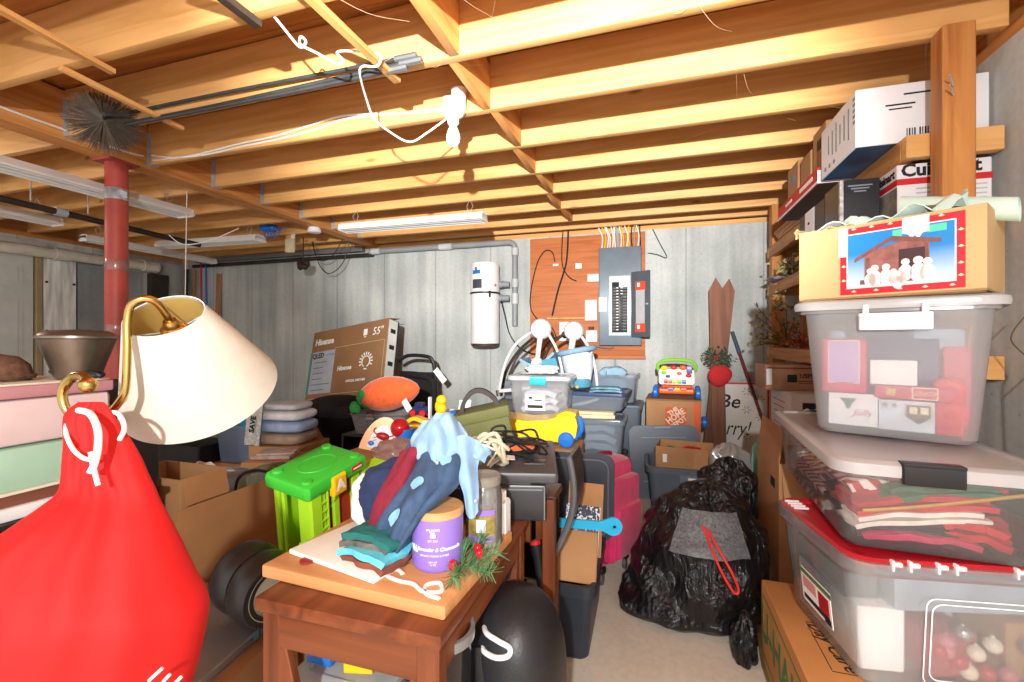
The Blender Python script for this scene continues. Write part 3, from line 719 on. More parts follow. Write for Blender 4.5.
for k in range(2): b.cyl((-.46 + k * .06, -.066, .12), .02, .001, 12, axis='y')
b.box((-.42, -.066, .18), (.11, .001, .012)); b.build('print', M('faded tan ink', (196, 160, 120), .6), t)
b = MB()
b.slab(lambda u, v: (-.52 + 1.04 * u, -.06 + .14 * v, .862 + .05 * v * (.4 + .3 * u)), 8, 3, .004); b.build('flap', CARDD, t)
# carton under the television box
t = thing('cardboard_box', 'brown carton propping up the tilted television carton', 'box', (-2.72, 3.60, 0), rz=R(-13))
b = MB(); b.box((0, 0, .165), (1.0, .33, .33), bev=.005); b.build('carton', CARDD, t)
b = MB(); b.box((0, 0, .331), (1.0, .05, .002)); b.build('tape', M('brown tape', (170, 130, 84), .3), t)
b = MB(); b.lathe([(0, 0), (.07, 0), (.075, .06), (.072, .10), (.0, .10)], 20); b.lathe([(.072, .095), (.078, .11), (.05, .125), (0, .127)], 20)
solo(b, 'ice_bucket', M('pale straw tub', (206, 202, 186), .6, 0, .1, 30), 'pale round tub just showing over the top of the television carton', 'tub', (-2.90, 4.08, 1.16))
b = MB(); b.box((0, 0, .58), (.3, .24, 1.155), bev=.006); solo(b, 'tall_carton', CARD, 'tall narrow carton standing behind the television carton, carrying the pale tub', 'box', (-2.90, 4.10, 0))

# stroller frame
t = thing('folded_stroller', 'black folded stroller frame between the television carton and the carrot plush', 'stroller', (-1.90, 3.62, 0))
FR = M('black painted tube', (32, 33, 36), .4, .2)
b = MB(); b.tube(smoothpath([(-.32, .0, .92), (-.2, -.02, .97), (-.03, -.02, .965), (.03, -.01, .93), (.05, 0, .80), (.05, .02, .4), (.0, .03, .1)], 5), .017, 10); b.build('handle', FR, t)
b = MB(); b.tube(smoothpath([(-.30, .05, .80), (-.1, -.03, .80), (.03, -.05, .77), (.07, -.05, .66), (.06, -.05, .3), (.02, -.04, .1)], 5), .028, 10); b.build('padded_bar', M('black foam', (26, 26, 28), .85), t)
b = MB(); b.box((.12, -.04, .80), (.055, .004, .14), rz=0, ry=R(-40)); lo = tag(b.build('hang_tag', PAPER, t), 'white barcode tag')
for s in (-1, 1):
    w_ = MB(); w_.lathe([(.03, -.02), (.085, -.02), (.1, -.008), (.1, .008), (.085, .02), (.03, .02)], 20); w_.build('wheel', BLACKR, t, loc=(-.1 + s * .16, .03, .1), rot=(PI / 2, 0, 0))
b = MB(); b.tube([(-.26, .03, .1), (.06, .03, .1)], .012, 8); b.slab(lambda u, v: (-.28 + .3 * u, .02 + .04 * math.sin(v * 3), .12 + .7 * v), 6, 8, .01); b.build('seat_cloth', M('black fabric', (30, 30, 33), .9, 0, .1, 40, bump=.3), t)

# crossed wooden skis with mitten
SKI = wood('brown painted wood', (134, 84, 58), (108, 64, 42), axis=2, knots=False)
t = thing('ski_decoration', 'pair of crossed brown wooden decorative skis leaning on the back wall with a red mitten', 'decoration', (.482, 4.04, 0), rot=(R(-2.2), 0, 0))
def ski(x0, x1, y, L_, w_):
    b = MB(); d = Vector((x1 - x0, 0, L_)); a = math.atan2(x1 - x0, L_)
    b.at((x0, y, 0), (0, a, 0)); LL = d.length
    b.prism([(-w_ / 2, 0), (w_ / 2, 0), (w_ / 2, LL - .1), (0, LL), (-w_ / 2, LL - .1)], -.01, .01, plane='xz'); b.build('ski', SKI, t)
ski(.02, -.005, -.012, 1.625, .105)
ski(-.075, .10, .012, 1.615, .105)
b = MB(); mit = []
for k in range(20):
    q = 2 * PI * k / 20; r = .088 * (1 + .18 * max(0, math.cos(q - R(20))) ** 3); mit.append((r * math.cos(q), r * 1.1 * math.sin(q)))
def mitten(u, v):
    q = 2 * PI * u; k = .088 * (1 + .28 * max(0, math.cos(q - R(10))) ** 6); c = math.cos(PI * v); s = math.sin(PI * v)
    return (k * s * math.cos(q), .03 * c, k * s * 1.15 * math.sin(q))
b.at((.01, -.055, .82), scale=(.9, 1, .9)); b.grid(mitten, 26, 10, closeu=True); tag(b.build('mitten', M('red felt', (200, 46, 52), .9, 0, .05), t), 'red felt mitten')
b = MB(); rnd = random.Random(8)
GREEN = M('artificial pine green', (70, 96, 76), .7, 0, .2, 30)
for k in range(150):
    p = Vector((rnd.gauss(0, .042), -.045 + rnd.uniform(-.03, .02), .965 + rnd.gauss(0, .028))); d = Vector((rnd.gauss(0, 1), rnd.gauss(0, .6), rnd.gauss(.1, .8))).normalized()
    a = d.orthogonal().normalized() * .008
    b.add([p - a, p + d * .025, p + a, p + d * .05][0:1] + [p + d * .028 - a, p + d * .055, p + d * .028 + a], [(0, 1, 2, 3)])
b.build('pine_sprig', GREEN, t)
b = MB()
for k in range(10): b.ball((rnd.gauss(0, .035), -.085, .965 + rnd.gauss(0, .02)), .007, 8, 6)
tag(b.build('berries', REDP, t), 'red berries')

# leaning pole and merry sign
t = thing('ski_pole', 'thin dark red pole leaning on the back wall right beside the crossed skis', 'pole', (0, 0, 0))
P0, P1 = Vector((.955, 4.05, .03)), Vector((.625, 4.25, 1.18))
b = MB(); b.tube([P0, P0.lerp(P1, .5), P0.lerp(P1, .86)], .012, 8); b.build('shaft', M('dark red enamel', (112, 32, 34), .4), t)
b = MB(); b.tube([P0.lerp(P1, .84), P1], .015, 8); tag(b.build('grip', M('slate blue grip', (70, 84, 100), .5), t), 'slate blue grip')
t = thing('greeting_sign', 'white wooden sign with black script and gold snowflakes behind the skis', 'sign', (.665, 4.16, 0), rot=(R(-4), 0, 0))
SIGNW = M('sign white paint', (232, 230, 222), .6, 0, .04)
b = MB(); b.box((0, 0, .37), (.43, .018, .74), bev=.002); b.build('board', SIGNW, t)
b = MB(); b.box((0, -.002, .746), (.45, .024, .014)); b.box((.221, -.002, .37), (.012, .024, .75)); b.box((-.221, -.002, .37), (.012, .024, .75)); tag(b.build('border', REDP, t), 'red edging')
text('Be', .16, INK, t, (-.075, -.0105, .59), shear=.25, bold=.002)
text('Merry!', .17, INK, t, (-.09, -.0105, .37), shear=.35, sx=.72)
GOLD = M('gold paint', (188, 152, 84), .4, .3)
for (x, z) in ((.06, .68), (.16, .62), (.06, .53), (.16, .47), (.07, .31), (.16, .30), (.05, .16)):
    b = MB()
    for k in range(6):
        b.at((x, -.0098, z), (0, k * PI / 3, 0)); b.box((.024, 0, 0), (.022, .0012, .005))
    b.at(); b.build('snowflake', M('olive gold paint', (150, 132, 92), .5), t)

# home improvement carton with a toy walker on it
t = thing('cardboard_box', 'brown carton with an orange square logo under the toy walker', 'box', (.135, 3.72, 0), rz=R(-3))
b = MB(); b.box((0, 0, .33), (.38, .36, .66), bev=.004); b.build('carton', CARD, t)
b = MB(); b.box((.0, .0, .665), (.39, .37, .012), bev=.003); b.build('lid', CARDD, t)
b = MB(); b.box((.165, -.181, .33), (.045, .003, .655)); tag(b.build('stripe', ORANGE, t), 'orange stripe')
b = MB(); b.box((.02, -.181, .54), (.145, .003, .145)); lg = tag(b.build('logo', M('logo orange', (208, 88, 48), .6), t), 'orange square logo')
for w_, s_, dx, dz, sxx in (('THE', .042, -.028, .045, 1), ('HOME', .062, -.002, .008, .85), ('DEPOT', .05, .024, -.038, .85)):
    text(w_, s_, M('cream ink', (232, 214, 184), .6, 0, 0), t, (.02 + dx * .7, -.183, .54 + dz), rot=(PI / 2, R(-38), 0), bold=.0015, sx=sxx)
t = thing('toy_walker', 'colourful baby walker toy with green handle and blue wheels standing on the carton', 'toy', (.155, 3.66, .672), rz=R(-3))
LIME = M('lime green plastic', (126, 200, 50), .35, 0, .03)
BLU = M('bright blue plastic', (38, 118, 210), .35, 0, .03)
ORP = M('orange plastic', (240, 104, 40), .35, 0, .03)
YLW = M('yellow plastic', (250, 206, 30), .35, 0, .03)
REDPL = M('red plastic', (214, 40, 40), .35, 0, .03)
PURP = M('purple plastic', (110, 96, 180), .35, 0, .03)
b = MB(); b.box((0, 0, .055), (.25, .16, .04), bev=.012); b.box((0, .05, .11), (.22, .05, .12), bev=.01); b.build('base', ORP, t)
b = MB(); b.prism(rrect(.25, .115, .02), -.02, .02, plane='xz'); b.build('play_panel', M('cream plastic shell', (238, 232, 220), .4), t, loc=(0, -.03, .155), rot=(R(-14), 0, 0))
b = MB(); b.tube(smoothpath([(-.13, 0, .20), (-.135, .01, .24), (-.10, .015, .275), (0, .015, .285), (.10, .015, .275), (.135, .01, .24), (.13, 0, .20)], 5), .013, 10); b.build('handle', LIME, t)
for k, (x, z, r, m) in enumerate(((-.085, .225, .026, YLW), (-.02, .23, .024, REDPL), (.045, .23, .026, ORP), (.085, .17, .022, REDPL), (-.09, .19, .018, LIME), (.02, .185, .018, ORP))):
    b = MB(); b.ball((x, -.045, z), r, 12, 8, sc=(1, .5, .7)); b.build('button', m, t)
b = MB(); b.box((.09, -.04, .215), (.04, .02, .06), bev=.006); b.build('roller', PURP, t)
for k, m in enumerate((REDPL, ORP, YLW, LIME, BLU)):
    b = MB(); b.box((-.075 + k * .032, -.058, .125), (.028, .014, .03), bev=.003); b.build('piano_key', m, t)
b = MB()
b.box((-.06, -.063, .165), (.03, .006, .02), bev=.003); b.build('panel_dial', BLACKP, t)
for k, m in enumerate((PURP, YLW, ORP)):
    b = MB(); b.box((-.04 + k * .045, -.083, .07), (.038, .008, .022), bev=.003); b.build('bead', m, t)
for sx in (-1, 1):
    for sy in (-1, 1):
        b = MB(); b.lathe([(0, -.018), (.036, -.018), (.045, -.01), (.045, .01), (.036, .018), (.018, .016), (0, .02)], 20); b.build('wheel', BLU, t, loc=(sx * .148, sy * .07 - .01, .045), rot=(0, sx * PI / 2, 0))
t = thing('toy_reel', 'loose blue toy disc stuck on the side of the orange-striped carton', 'toy', (.345, 3.62, .50))
b = MB(); b.lathe([(0, -.018), (.036, -.018), (.045, -.01), (.045, .01), (.036, .018), (0, .02)], 20); b.build('disc', BLU, t, rot=(0, PI / 2, 0))
b = MB(); b.tube([(-.05, 0, 0), (0, 0, 0)], .008, 8); b.build('axle', STEEL, t)
# ------------------------------------------------------------------ right: shelves along the side wall
t = thing('storage_shelf', 'rough lumber storage shelf standing along the side wall, loaded with cartons', 'shelf', (0, 0, 0))
b = MB(); b.box((.945, 1.885, JB / 2), (.088, .075, JB - .004), bev=.004); b.build('post', POSTW, t)
b = MB(); b.box((.89, 3.93, JB / 2), (.09, .09, JB - .004), bev=.004); b.build('post', POSTW, t)
b = MB(); b.box((1.075, 3.93, JB / 2), (.05, .09, JB - .004), bev=.004); b.build('post', POSTW, t)
for zt in (1.82, 1.53, 1.05, .43):
    for y in (1.952, 3.985):
        b = MB(); b.box((.975, y, zt - .04), (.27, .038, .08), bev=.003); b.build('crosspiece', JOIST, t)
    b = MB(); b.box((.859, 2.97, zt - .04), (.038, 1.99, .08), bev=.003); b.build('rail', SHELFW, t)
    for x in (.925, 1.03):
        b = MB(); b.box((x, 2.97, zt - .012), (.09, 1.99, .022), bev=.002); b.build('shelf_board', SHELFW, t)
b = MB(); b.box((.765, 2.32, 1.519), (.15, .74, .022), bev=.002); b.build('shelf_board', SHELFW, t)
for (z, dx) in ((1.93, 0), (1.90, .004)):
    b = MB(); b.tube([(.925, 1.842, z), (.89, 1.79, z + .012)], .0025, 6); b.build('nail', STEEL, t)

def carton(name, label, cat, size, loc, rz=0, mat=None, group=None, tape=True, lines=True):
    w_, d, h = size
    t = thing(name, label, cat, loc, rz, group)
    b = MB(); b.box((0, 0, h / 2), (w_, d, h), bev=.004); b.build('carton', mat or CARD, t)
    if tape:
        b = MB(); b.box((0, 0, h + .0005), (.05, d, .0012)); b.box((0, -d / 2 - .0005, h - .03), (.05, .0012, .06)); b.build('tape', M('brown tape', (170, 130, 84), .3), t)
    return t
WBOX = M('white printed carton', (232, 234, 238), .5, 0, .02)
t = carton('appliance_box', 'large white appliance carton on the top shelf, jutting out under the joists', 'box', (.395, .37, .215), (.912, 2.19, 1.822), mat=WBOX, tape=False)
b = MB(); b.box((0, 0, -.0008), (.39, .365, .001)); tag(b.build('base_print', M('blue photo print', (58, 104, 150), .4, 0, .5, 6), t), 'blue printed underside')
for (x, z, w_) in ((.02, .14, .05), (-.005, .035, .07)):
    for k in range(9):
        if k in (4,): continue
        b = MB() if k == 0 else b; b.box((x - w_ / 2 + k * w_ / 9, -.1855, z), (w_ / 16 if k % 2 else w_ / 24, .001, .03))
b.box((.01, -.1855, .175), (.12, .001, .006)); b.box((-.06, -.1855, .14), (.09, .001, .006)); b.box((-.06, -.1855, .125), (.07, .001, .005))
b.build('barcode', INK, t)
b = MB()
for k in range(6): b.box((-.198, -.12 + k * .042, .115 + .006 * (k % 2)), (.001, .012, .12 - .02 * (k % 3)))
for k in range(5): b.box((-.198, -.17, .10 + k * .022), (.001, .02, .012))
for k in range(3): b.box((-.198, .13 - k * .05, .03), (.001, .02, .016))
b.build('print', M('grey print', (130, 134, 144), .6), t)
t = carton('flat_box', 'flat red and white carton lying on the top shelf behind the white appliance carton', 'box', (.36, .70, .075), (.89, 2.76, 1.822), mat=REDP, tape=False)
b = MB(); b.box((0, 0, -.0008), (.35, .69, .001)); b.build('base_print', M('dark grey print', (70, 68, 70), .5), t)
b = MB(); b.box((-.1805, -.18, .045), (.001, .2, .02)); b.box((-.1805, .12, .045), (.001, .12, .014)); b.build('print', INKW, t)
b = MB(); b.box((-.1808, 0, .006), (.001, .7, .012)); b.box((0, -.3505, .03), (.36, .001, .06)); b.build('white_band', WBOX, t)
BX_ = carton('cardboard_box', 'small brown carton with a dark hand hole, first on the flat red carton', 'box', (.24, .18, .22), (.87, 2.52, 1.898))
b = MB(); b.box((-.1205, 0, .142), (.003, .05, .05), bev=.001); tag(b.build('hand_hole', INK, BX_), 'dark hand hole')
carton('cardboard_box', 'small plain brown carton in the middle of the flat red carton', 'box', (.22, .17, .17), (.86, 2.73, 1.898))
t = carton('cardboard_box', 'narrow tan carton with a blue mark, last on the flat red carton', 'box', (.20, .2, .2), (.85, 2.96, 1.898))
b = MB(); b.box((-.1005, .0, .12), (.001, .05, .05)); b.build('print', M('blue ink', (90, 140, 200), .6, 0, 0), t)
b = MB(); b.box((0, 0, .004), (.16, .14, .008), bev=.002, rz=.2); b.box((.01, .01, .012), (.13, .11, .008), bev=.002, rz=-.1)
solo(b, 'paper_stack', PAPER, 'white papers on the narrow tan carton right under the joists', 'papers', (.85, 2.96, 2.10))
for k in range(5):
    b = MB(); b.box((0, 0, .0125), (.07, .54, .025), bev=.002); solo(b, 'spare_board', SHELFW, 'rough spare board stacked at the far end of the top shelf', 'board', (.87 + .075 * (k % 2), 3.40 + .025 * k, 1.822 + .026 * (k // 2)), group='spare boards on the top shelf')

t = carton('coffee_maker_box', 'white Cuisin carton with a red band, partly behind the thick wooden post', 'box', (.27, .20, .20), (.965, 2.075, 1.532), mat=WBOX, tape=False)
t['label'] = 'white coffee maker carton with a red band, partly behind the thick wooden post'
text('Cuisinart', .062, INK, t, (-.01, -.1015, .175), bold=.002)
b = MB(); b.box((0, -.1005, .137), (.27, .001, .022)); b.box((-.1355, 0, .137), (.001, .2, .022)); tag(b.build('band', REDP, t), 'red band')
text('Cuisinart', .045, INK, t, (-.1363, 0, .172), rot=(PI / 2, 0, -PI / 2), bold=.001)
b = MB(); b.box((-.1353, 0, .06), (.001, .198, .12)); b.build('photo', M('grey product photo', (150, 148, 140), .5, 0, .3, 20), t)
b = MB()
for k in range(6): b.box((.02, -.1005, .11 - k * .016), (.2, .001, .005))
b.build('print', M('pale print', (190, 194, 196), .6), t)
t = carton('black_box', 'black glossy carton with small white lettering beside the coffee maker carton', 'box', (.13, .17, .19), (.75, 2.15, 1.532), mat=M('black glossy print', (44, 46, 52), .3), tape=False)
b = MB()
for k in range(3): b.box((0, -.0855, .165 - k * .011), (.08 - .02 * k, .001, .005))
b.build('print', M('grey ink', (150, 152, 160), .6, 0, 0), t)
b = MB(); b.box((-.0655, -.08, .095), (.002, .012, .19)); b.box((-.06, -.0858, .095), (.01, .002, .19)); b.build('silver_edge', M('silver crinkled tape', (190, 192, 194), .3, .5, .3, 60, bump=.5), t)
t = carton('grey_box', 'dark grey carton with a white panel on its side, second on the middle shelf', 'box', (.14, .36, .18), (.76, 2.43, 1.532), mat=M('dark grey print', (70, 68, 70), .5), tape=False)
b = MB(); b.box((-.0705, .02, .09), (.001, .13, .178)); b.build('white_panel', WBOX, t)
b = MB(); b.box((-.0712, .03, .12), (.001, .025, .012)); b.build('print', INK, t)

# parcels on the lower shelf
GREYW = M('pale printed carton', (216, 210, 206), .6, 0, .03)
t = carton('gourmet_box', 'white and black food gift carton on the lowest shelf, behind the open carton', 'box', (.34, .44, .375), (.89, 3.11, .432), mat=GREYW, tape=False)
b = MB(); b.box((.03, -.2205, .25), (.28, .001, .15)); b.build('panel', INK, t)
text('GOURMET', .085, INKW, t, (.03, -.2218, .26), bold=.002, sx=.72)
b = MB()
for k in range(6): b.box((-.1705, .03, .31 - k * .035), (.001, .28 - .03 * (k % 3), .008))
b.build('print', M('pink print', (200, 120, 120), .6), t)
t = carton('mail_box', 'brown postal carton with small eagle label, sitting on the food gift carton', 'box', (.34, .3, .15), (.80, 3.20, .809), mat=M('postal carton', (168, 128, 100), .75, 0, .05), tape=False)
b = MB(); b.box((-.03, -.1505, .07), (.05, .001, .045)); b.build('print', INK, t)
text('USPS', .034, INK, t, (.045, -.151, .085), bold=.001)
b = MB(); b.box((.045, -.1505, .055), (.09, .001, .006)); b.box((.04, -.1505, .042), (.07, .001, .005)); b.box((0, -.1505, .13), (.33, .001, .008)); b.build('print', M('dark red print', (120, 60, 56), .6), t)
b = MB(); b.box((-.15, -.1505, .08), (.03, .001, .10)); b.build('label', WBOX, t)

# dried and artificial flowers on the shelves
def spray(name, label, loc, mat, n, spread, leaf, seed, stems=True):
    rnd = random.Random(seed); t = thing(name, label, 'plant', loc)
    lv = MB(); st = MB()
    for k in range(n):
        d = Vector((rnd.gauss(spread[3], 1) * spread[0], rnd.gauss(-.1, .6) * spread[1], abs(rnd.gauss(.5, .5)) * spread[2]))
        st.tube([(0, 0, .004), d * .5 + Vector((0, 0, .03)), d], .0022, 4)
        for j in range(7):
            p = d * (.35 + .11 * j) + Vector((rnd.gauss(0, .02), rnd.gauss(0, .02), rnd.gauss(0, .02)))
            p.z = max(p.z, .026)
            a = Vector((rnd.gauss(0, 1), rnd.gauss(0, 1), rnd.gauss(0, 1))).normalized(); c = a.orthogonal().normalized()
            lv.add([p - a * leaf, p - c * leaf * .6 + Vector((0, 0, .004)), p + a * leaf, p + c * leaf * .6 + Vector((0, 0, .004))], [(0, 1, 2, 3)])
    lv.build('leaves', mat, t); st.build('stems', M('dry stem', (96, 78, 50), .7), t)
    return t
spray('eucalyptus_spray', 'olive green artificial leaf spray spilling off the third shelf', (.88, 3.62, 1.052), M('olive leaf', (128, 120, 56), .7, 0, .25, 20), 26, (.13, .14, .27, -.6), .02, 2)
spray('orange_flowers', 'bunch of rusty orange artificial flowers on the third shelf', (.87, 3.25, 1.052), M('rust petal', (178, 92, 44), .7, 0, .25, 20), 18, (.06, .06, .12, -.5), .02, 4)
spray('hydrangea_spray', 'pale green dried hydrangea on the second shelf', (.86, 3.45, 1.532), M('pale petal', (190, 184, 132), .7, 0, .2, 20), 14, (.05, .06, .11, -.6), .018, 5)
spray('hydrangea_spray', 'pale cream dried flower head hanging below the second shelf end', (.835, 3.55, 1.30), M('pale petal', (190, 184, 132), .7, 0, .2, 20), 12, (.03, .04, .10, -.5), .017, 6)
b = MB(); b.slab(lambda u, v: (-.1 + .2 * u, -.12 + .24 * v, .012 + .03 * math.sin(u * 4) * v), 6, 4, .006); b.box((0, 0, .004), (.16, .2, .008), bev=.002)
solo(b, 'magazine', M('magazine print', (150, 160, 180), .4, 0, .4, 20), 'curled pale magazine at the far end of the second shelf', 'magazine', (.87, 3.68, 1.536))

# open carton on the floor in front of the shelf
t = thing('open_carton', 'tall open brown carton with raised flap, between the rubbish bags and the totes', 'box', (.65, 2.29, 0))
b = MB()
for (c, d) in (((0, -.197, .3), (.34, .005, .6)), ((0, .197, .3), (.34, .005, .6)), ((-.1675, 0, .3), (.005, .39, .6)), ((.1675, 0, .3), (.005, .39, .6)), ((0, 0, .0025), (.335, .39, .005))): b.box(c, d)
b.build('carton', CARD, t)
for (p, r_, d) in (((-.168, 0, .6), (0, R(8), 0), (.005, .388, .14)), ((.168, 0, .6), (0, R(35), 0), (.005, .388, .14)), ((0, -.197, .6), (R(165), 0, 0), (.32, .005, .14))):
    f = MB(); f.box((0, 0, d[2] / 2), d); f.build('flap', CARDIN if r_[1] else CARD, t, loc=p, rot=r_)
b = MB(); b.box((-.1705, -.10, .50), (.002, .07, .04), bev=.001); tag(b.build('hand_hole', M('dark opening', (26, 20, 16), .9), t), 'dark hand hole')
b = MB(); b.box((0, 0, .27), (.30, .34, .53), bev=.01); solo(b, 'inner_box', CARDIN, 'brown inner box seen inside the tall open carton', 'box', (.65, 2.29, .006))

# ------------------------------------------------------------------ the stack of totes
def rr(w_, d, r): return rrect(w_, d, r, 5)
def bin_body(t, w_, d, h, tap, mat, rim=.012, name='body', rad=.05, rimh=.02, thick=.004):
    b = MB()
    o0 = rr(w_ * tap, d * tap, rad * .8); o1 = rr(w_, d, rad)
    i0 = rr(w_ * tap - thick * 2, d * tap - thick * 2, rad * .75); 
    b_ = []
    solid = 'tote plastic' not in mat.name
    rs = [(rr(w_ * tap - .02, d * tap - .02, rad * .7), 0), (o0, .012), (o1, h - rimh), (rr(w_ + rim * 2, d + rim * 2, rad + rim * .5), h - rimh), (rr(w_ + rim * 2, d + rim * 2, rad + rim * .5), h), (rr(w_ - thick, d - thick, rad), h)]
    if solid: rs.append((i0, .016))
    shell(b, rs, cap0=True, cap1=solid)
    return b.build(name, mat, t)
def bin_lid(t, w_, d, z, mat, over=.018, hh=.022, rad=.055, ridge=True, crown=.006):
    b = MB(); W, D = w_ + over * 2, d + over * 2
    rs = [(rr(W, D, rad), z - hh), (rr(W + .004, D + .004, rad), z - hh * .5), (rr(W, D, rad), z), (rr(W - .02, D - .02, rad * .85), z + crown)]
    if ridge: rs += [(rr(W - .05, D - .05, rad * .7), z + crown), (rr(W - .06, D - .06, rad * .65), z - .001)]
    shell(b, rs, cap1=True); return b.build('lid', mat, t)
CLR = clear('frosted tote plastic', (244, 246, 250), .63, .18)
CLR2 = clear('clear tote plastic', (242, 244, 246), .71, .10)
CLRL = clear('frosted lid plastic', (244, 246, 248), .28, .2)
t = thing('shipping_carton', 'brown moving carton with green lettering on the floor under the red-lidded tote', 'box', (.591, 1.472, 0))
b = MB(); b.box((0, 0, .149), (.498, .49, .298), bev=.005); b.build('carton', M('orange kraft cardboard', (196, 136, 78), .75, 0, .07, 5), t)
GRN = M('green print', (88, 120, 62), .6, 0, .1)
text('U-HAUL', .14, GRN, t, (-.2498, -.02, .17), rot=(PI / 2, 0, -PI / 2), bold=.004)
b = MB()
for (y, z, dy, dz) in ((0, .26, .44, .006), (0, .07, .44, .006), (.22, .165, .006, .19), (-.22, .165, .006, .19)): b.box((-.2495, y, z), (.001, dy, dz))
b.box((-.2495, 0, .03), (.001, .44, .02)); b.build('print', GRN, t)
text('Day Care', .05, INK, t, (-.15, -.08, .2988), rot=(0, 0, R(-80)), shear=.3)
text('Items', .05, INK, t, (-.085, -.09, .2988), rot=(0, 0, R(-80)), shear=.3)
text('THIS', .035, INK, t, (-.16, .11, .2988), rot=(0, 0, R(-80)), shear=.3)
b = MB()
for (x, y, dx, dy) in ((-.18, -.08, .002, .2), (-.055, -.09, .002, .2), (-.118, -.185, .125, .002), (-.118, .02, .125, .002)): b.box((x, y, .2985), (dx, dy, .0008))
b.build('pen_frame', INK, t)
b = MB(); b.box((0, 0, .2984), (.004, .49, .001)); b.build('flap_seam', CARDIN, t)

# red-lidded tote
def V2(o, a, b_, u, v): return (o[0] + a[0] * u + b_[0] * v, o[1] + a[1] * u + b_[1] * v)
rz3 = R(8.9); ux, uy = (math.cos(rz3), math.sin(rz3)), (-math.sin(rz3), math.cos(rz3))
c3 = V2((.416, 1.197), ux, uy, .31, .2175)
T3 = t = thing('storage_tote', 'big clear tote with a dark red lid standing on the moving carton', 'tote', (c3[0], c3[1], .302), rz3)
bin_body(t, .585, .40, .30, .90, CLR2, rim=.014, rimh=.028)
REDLID = M('dark red lid plastic', (176, 26, 40), .3, 0, .06)
b = MB(); W, D = .60, .415
shell(b, [(rr(W - .03, D - .03, .04), .285), (rr(W, D, .055), .302), (rr(W - .012, D - .012, .05), .309), (rr(W - .06, D - .06, .04), .306), (rr(W - .07, D - .07, .04), .300)], cap0=True, cap1=True); b.build('lid', REDLID, t)
LR = M('white moulded ribs', (236, 226, 226), .4)
for x in (-.22, -.185, -.13, -.095, .02, .055, .11, .145):
    b = MB(); b.box((x, -D / 2 - .001, .299), (.006, .012, .024), bev=.002); b.box((x + .010, -D / 2 - .001, .301), (.020, .01, .010), bev=.003); b.build('lid_rib', LR, t)
for y in (.10, .12, .14, .16):
    b = MB(); b.box((-W / 2 + .03, y, .311), (.04, .006, .006), bev=.002); b.build('lid_rib', LR, t)
b = MB(); b.box((-.283, -.03, .185), (.0015, .150, .09), taper=1.0); lo = b.build('product_label', PAPER, t, rot=(0, 0, 0)); lo.rotation_euler = (0, R(-5.6), 0); lo.location = (.008, 0, -.03)
for (y, z, dy, dz, m) in ((-.03, .222, .16, .012, GRN), (-.07, .185, .05, .045, REDLID), (.0, .195, .07, .03, M('pale pink print', (220, 150, 150), .6)), (-.03, .155, .13, .012, INK), (-.085, .15, .03, .016, INK)):
    b = MB(); b.box((-.2842, y, z), (.001, dy, dz)); b.build('print', m, lo)
b = MB()
for ins in (.0, .012):
    o = rr(.40 - ins * 2, .20 - ins * 2, .02)
    b.tube([(p[0] + .05, -.197 + .0 - (.13 - (p[1] + .13)) * .0 + (.13 - p[1]) * .066 - .012, p[1] + .13) for p in o], .0016, 4, closed=True)
b.build('moulded_panel', M('moulded rib', (236, 238, 240), .35), t)
def inbox(par, name, label, cat, size, loc, mat, rz=0, group=None, rx=0):
    m = par.matrix_basis if False else Matrix.LocRotScale(par.location, par.rotation_euler, (1, 1, 1))
    p = m @ Vector(loc); b = MB(); b.box((0, 0, size[2] / 2), size, bev=min(size) * .06)
    return solo(b, name, mat, label, cat, p, (rx, 0, par.rotation_euler.z + rz), group)
inbox(T3, 'white_box', 'white shoebox at the bottom end of the red-lidded tote', 'box', (.10, .30, .15), (-.205, 0, .022), PAPER)
inbox(T3, 'brown_box', 'tan gift box in the middle of the red-lidded tote', 'box', (.20, .14, .13), (.16, -.06, .022), CARD, .06)
inbox(T3, 'pale_fill_block', 'pale filler block added behind the tan gift box to brighten the red-lidded tote', 'paper', (.36, .11, .14), (.08, .10, .022), M('pale filler', (226, 222, 216), .8, 0, .05))  # pale block added as a reflector so the tote looks brighter
inbox(T3, 'ornament_box', 'red ornament box in the red-lidded tote', 'box', (.12, .09, .10), (-.06, -.10, .022), M('muted red card', (170, 70, 76), .6), .2)
inbox(T3, 'grey_case', 'slate blue case lying on top of the contents of the red-lidded tote', 'case', (.42, .22, .075), (.02, -.03, .17), M('slate blue plastic', (168, 182, 192), .5, 0, .15, 8), .08)
inbox(T3, 'dark_pouch', 'dark grey pouch on the white shoebox in the red-lidded tote', 'pouch', (.08, .24, .06), (-.235, 0, .175), M('dark grey cloth', (110, 116, 118), .8), 0)
rnd = random.Random(12)
for k in range(16):
    x, y, r = -.09 + .30 * rnd.random(), -.155 + .02 * rnd.random(), .018
    m = Matrix.LocRotScale(T3.location, T3.rotation_euler, (1, 1, 1)); p = m @ Vector((x + .03 * (k % 2), -.148, .04 + .022 * (k % 5)))
    b = MB(); b.ball((0, 0, 0), r, 12, 8); b.cyl((0, 0, r), .004, .008, 8)
    solo(b, 'bauble', [M('pink bauble', (196, 110, 120), .3), M('silver bauble', (196, 196, 196), .2, .8), M('red bauble', (178, 40, 48), .25), M('cream bauble', (224, 214, 190), .3)][k % 4], ['pink', 'silver', 'red', 'cream'][k % 4] + ' bauble pressed against the long side of the red-lidded tote', 'ornament', p, group=['pink', 'silver', 'red', 'cream'][k % 4] + ' baubles in the tote')

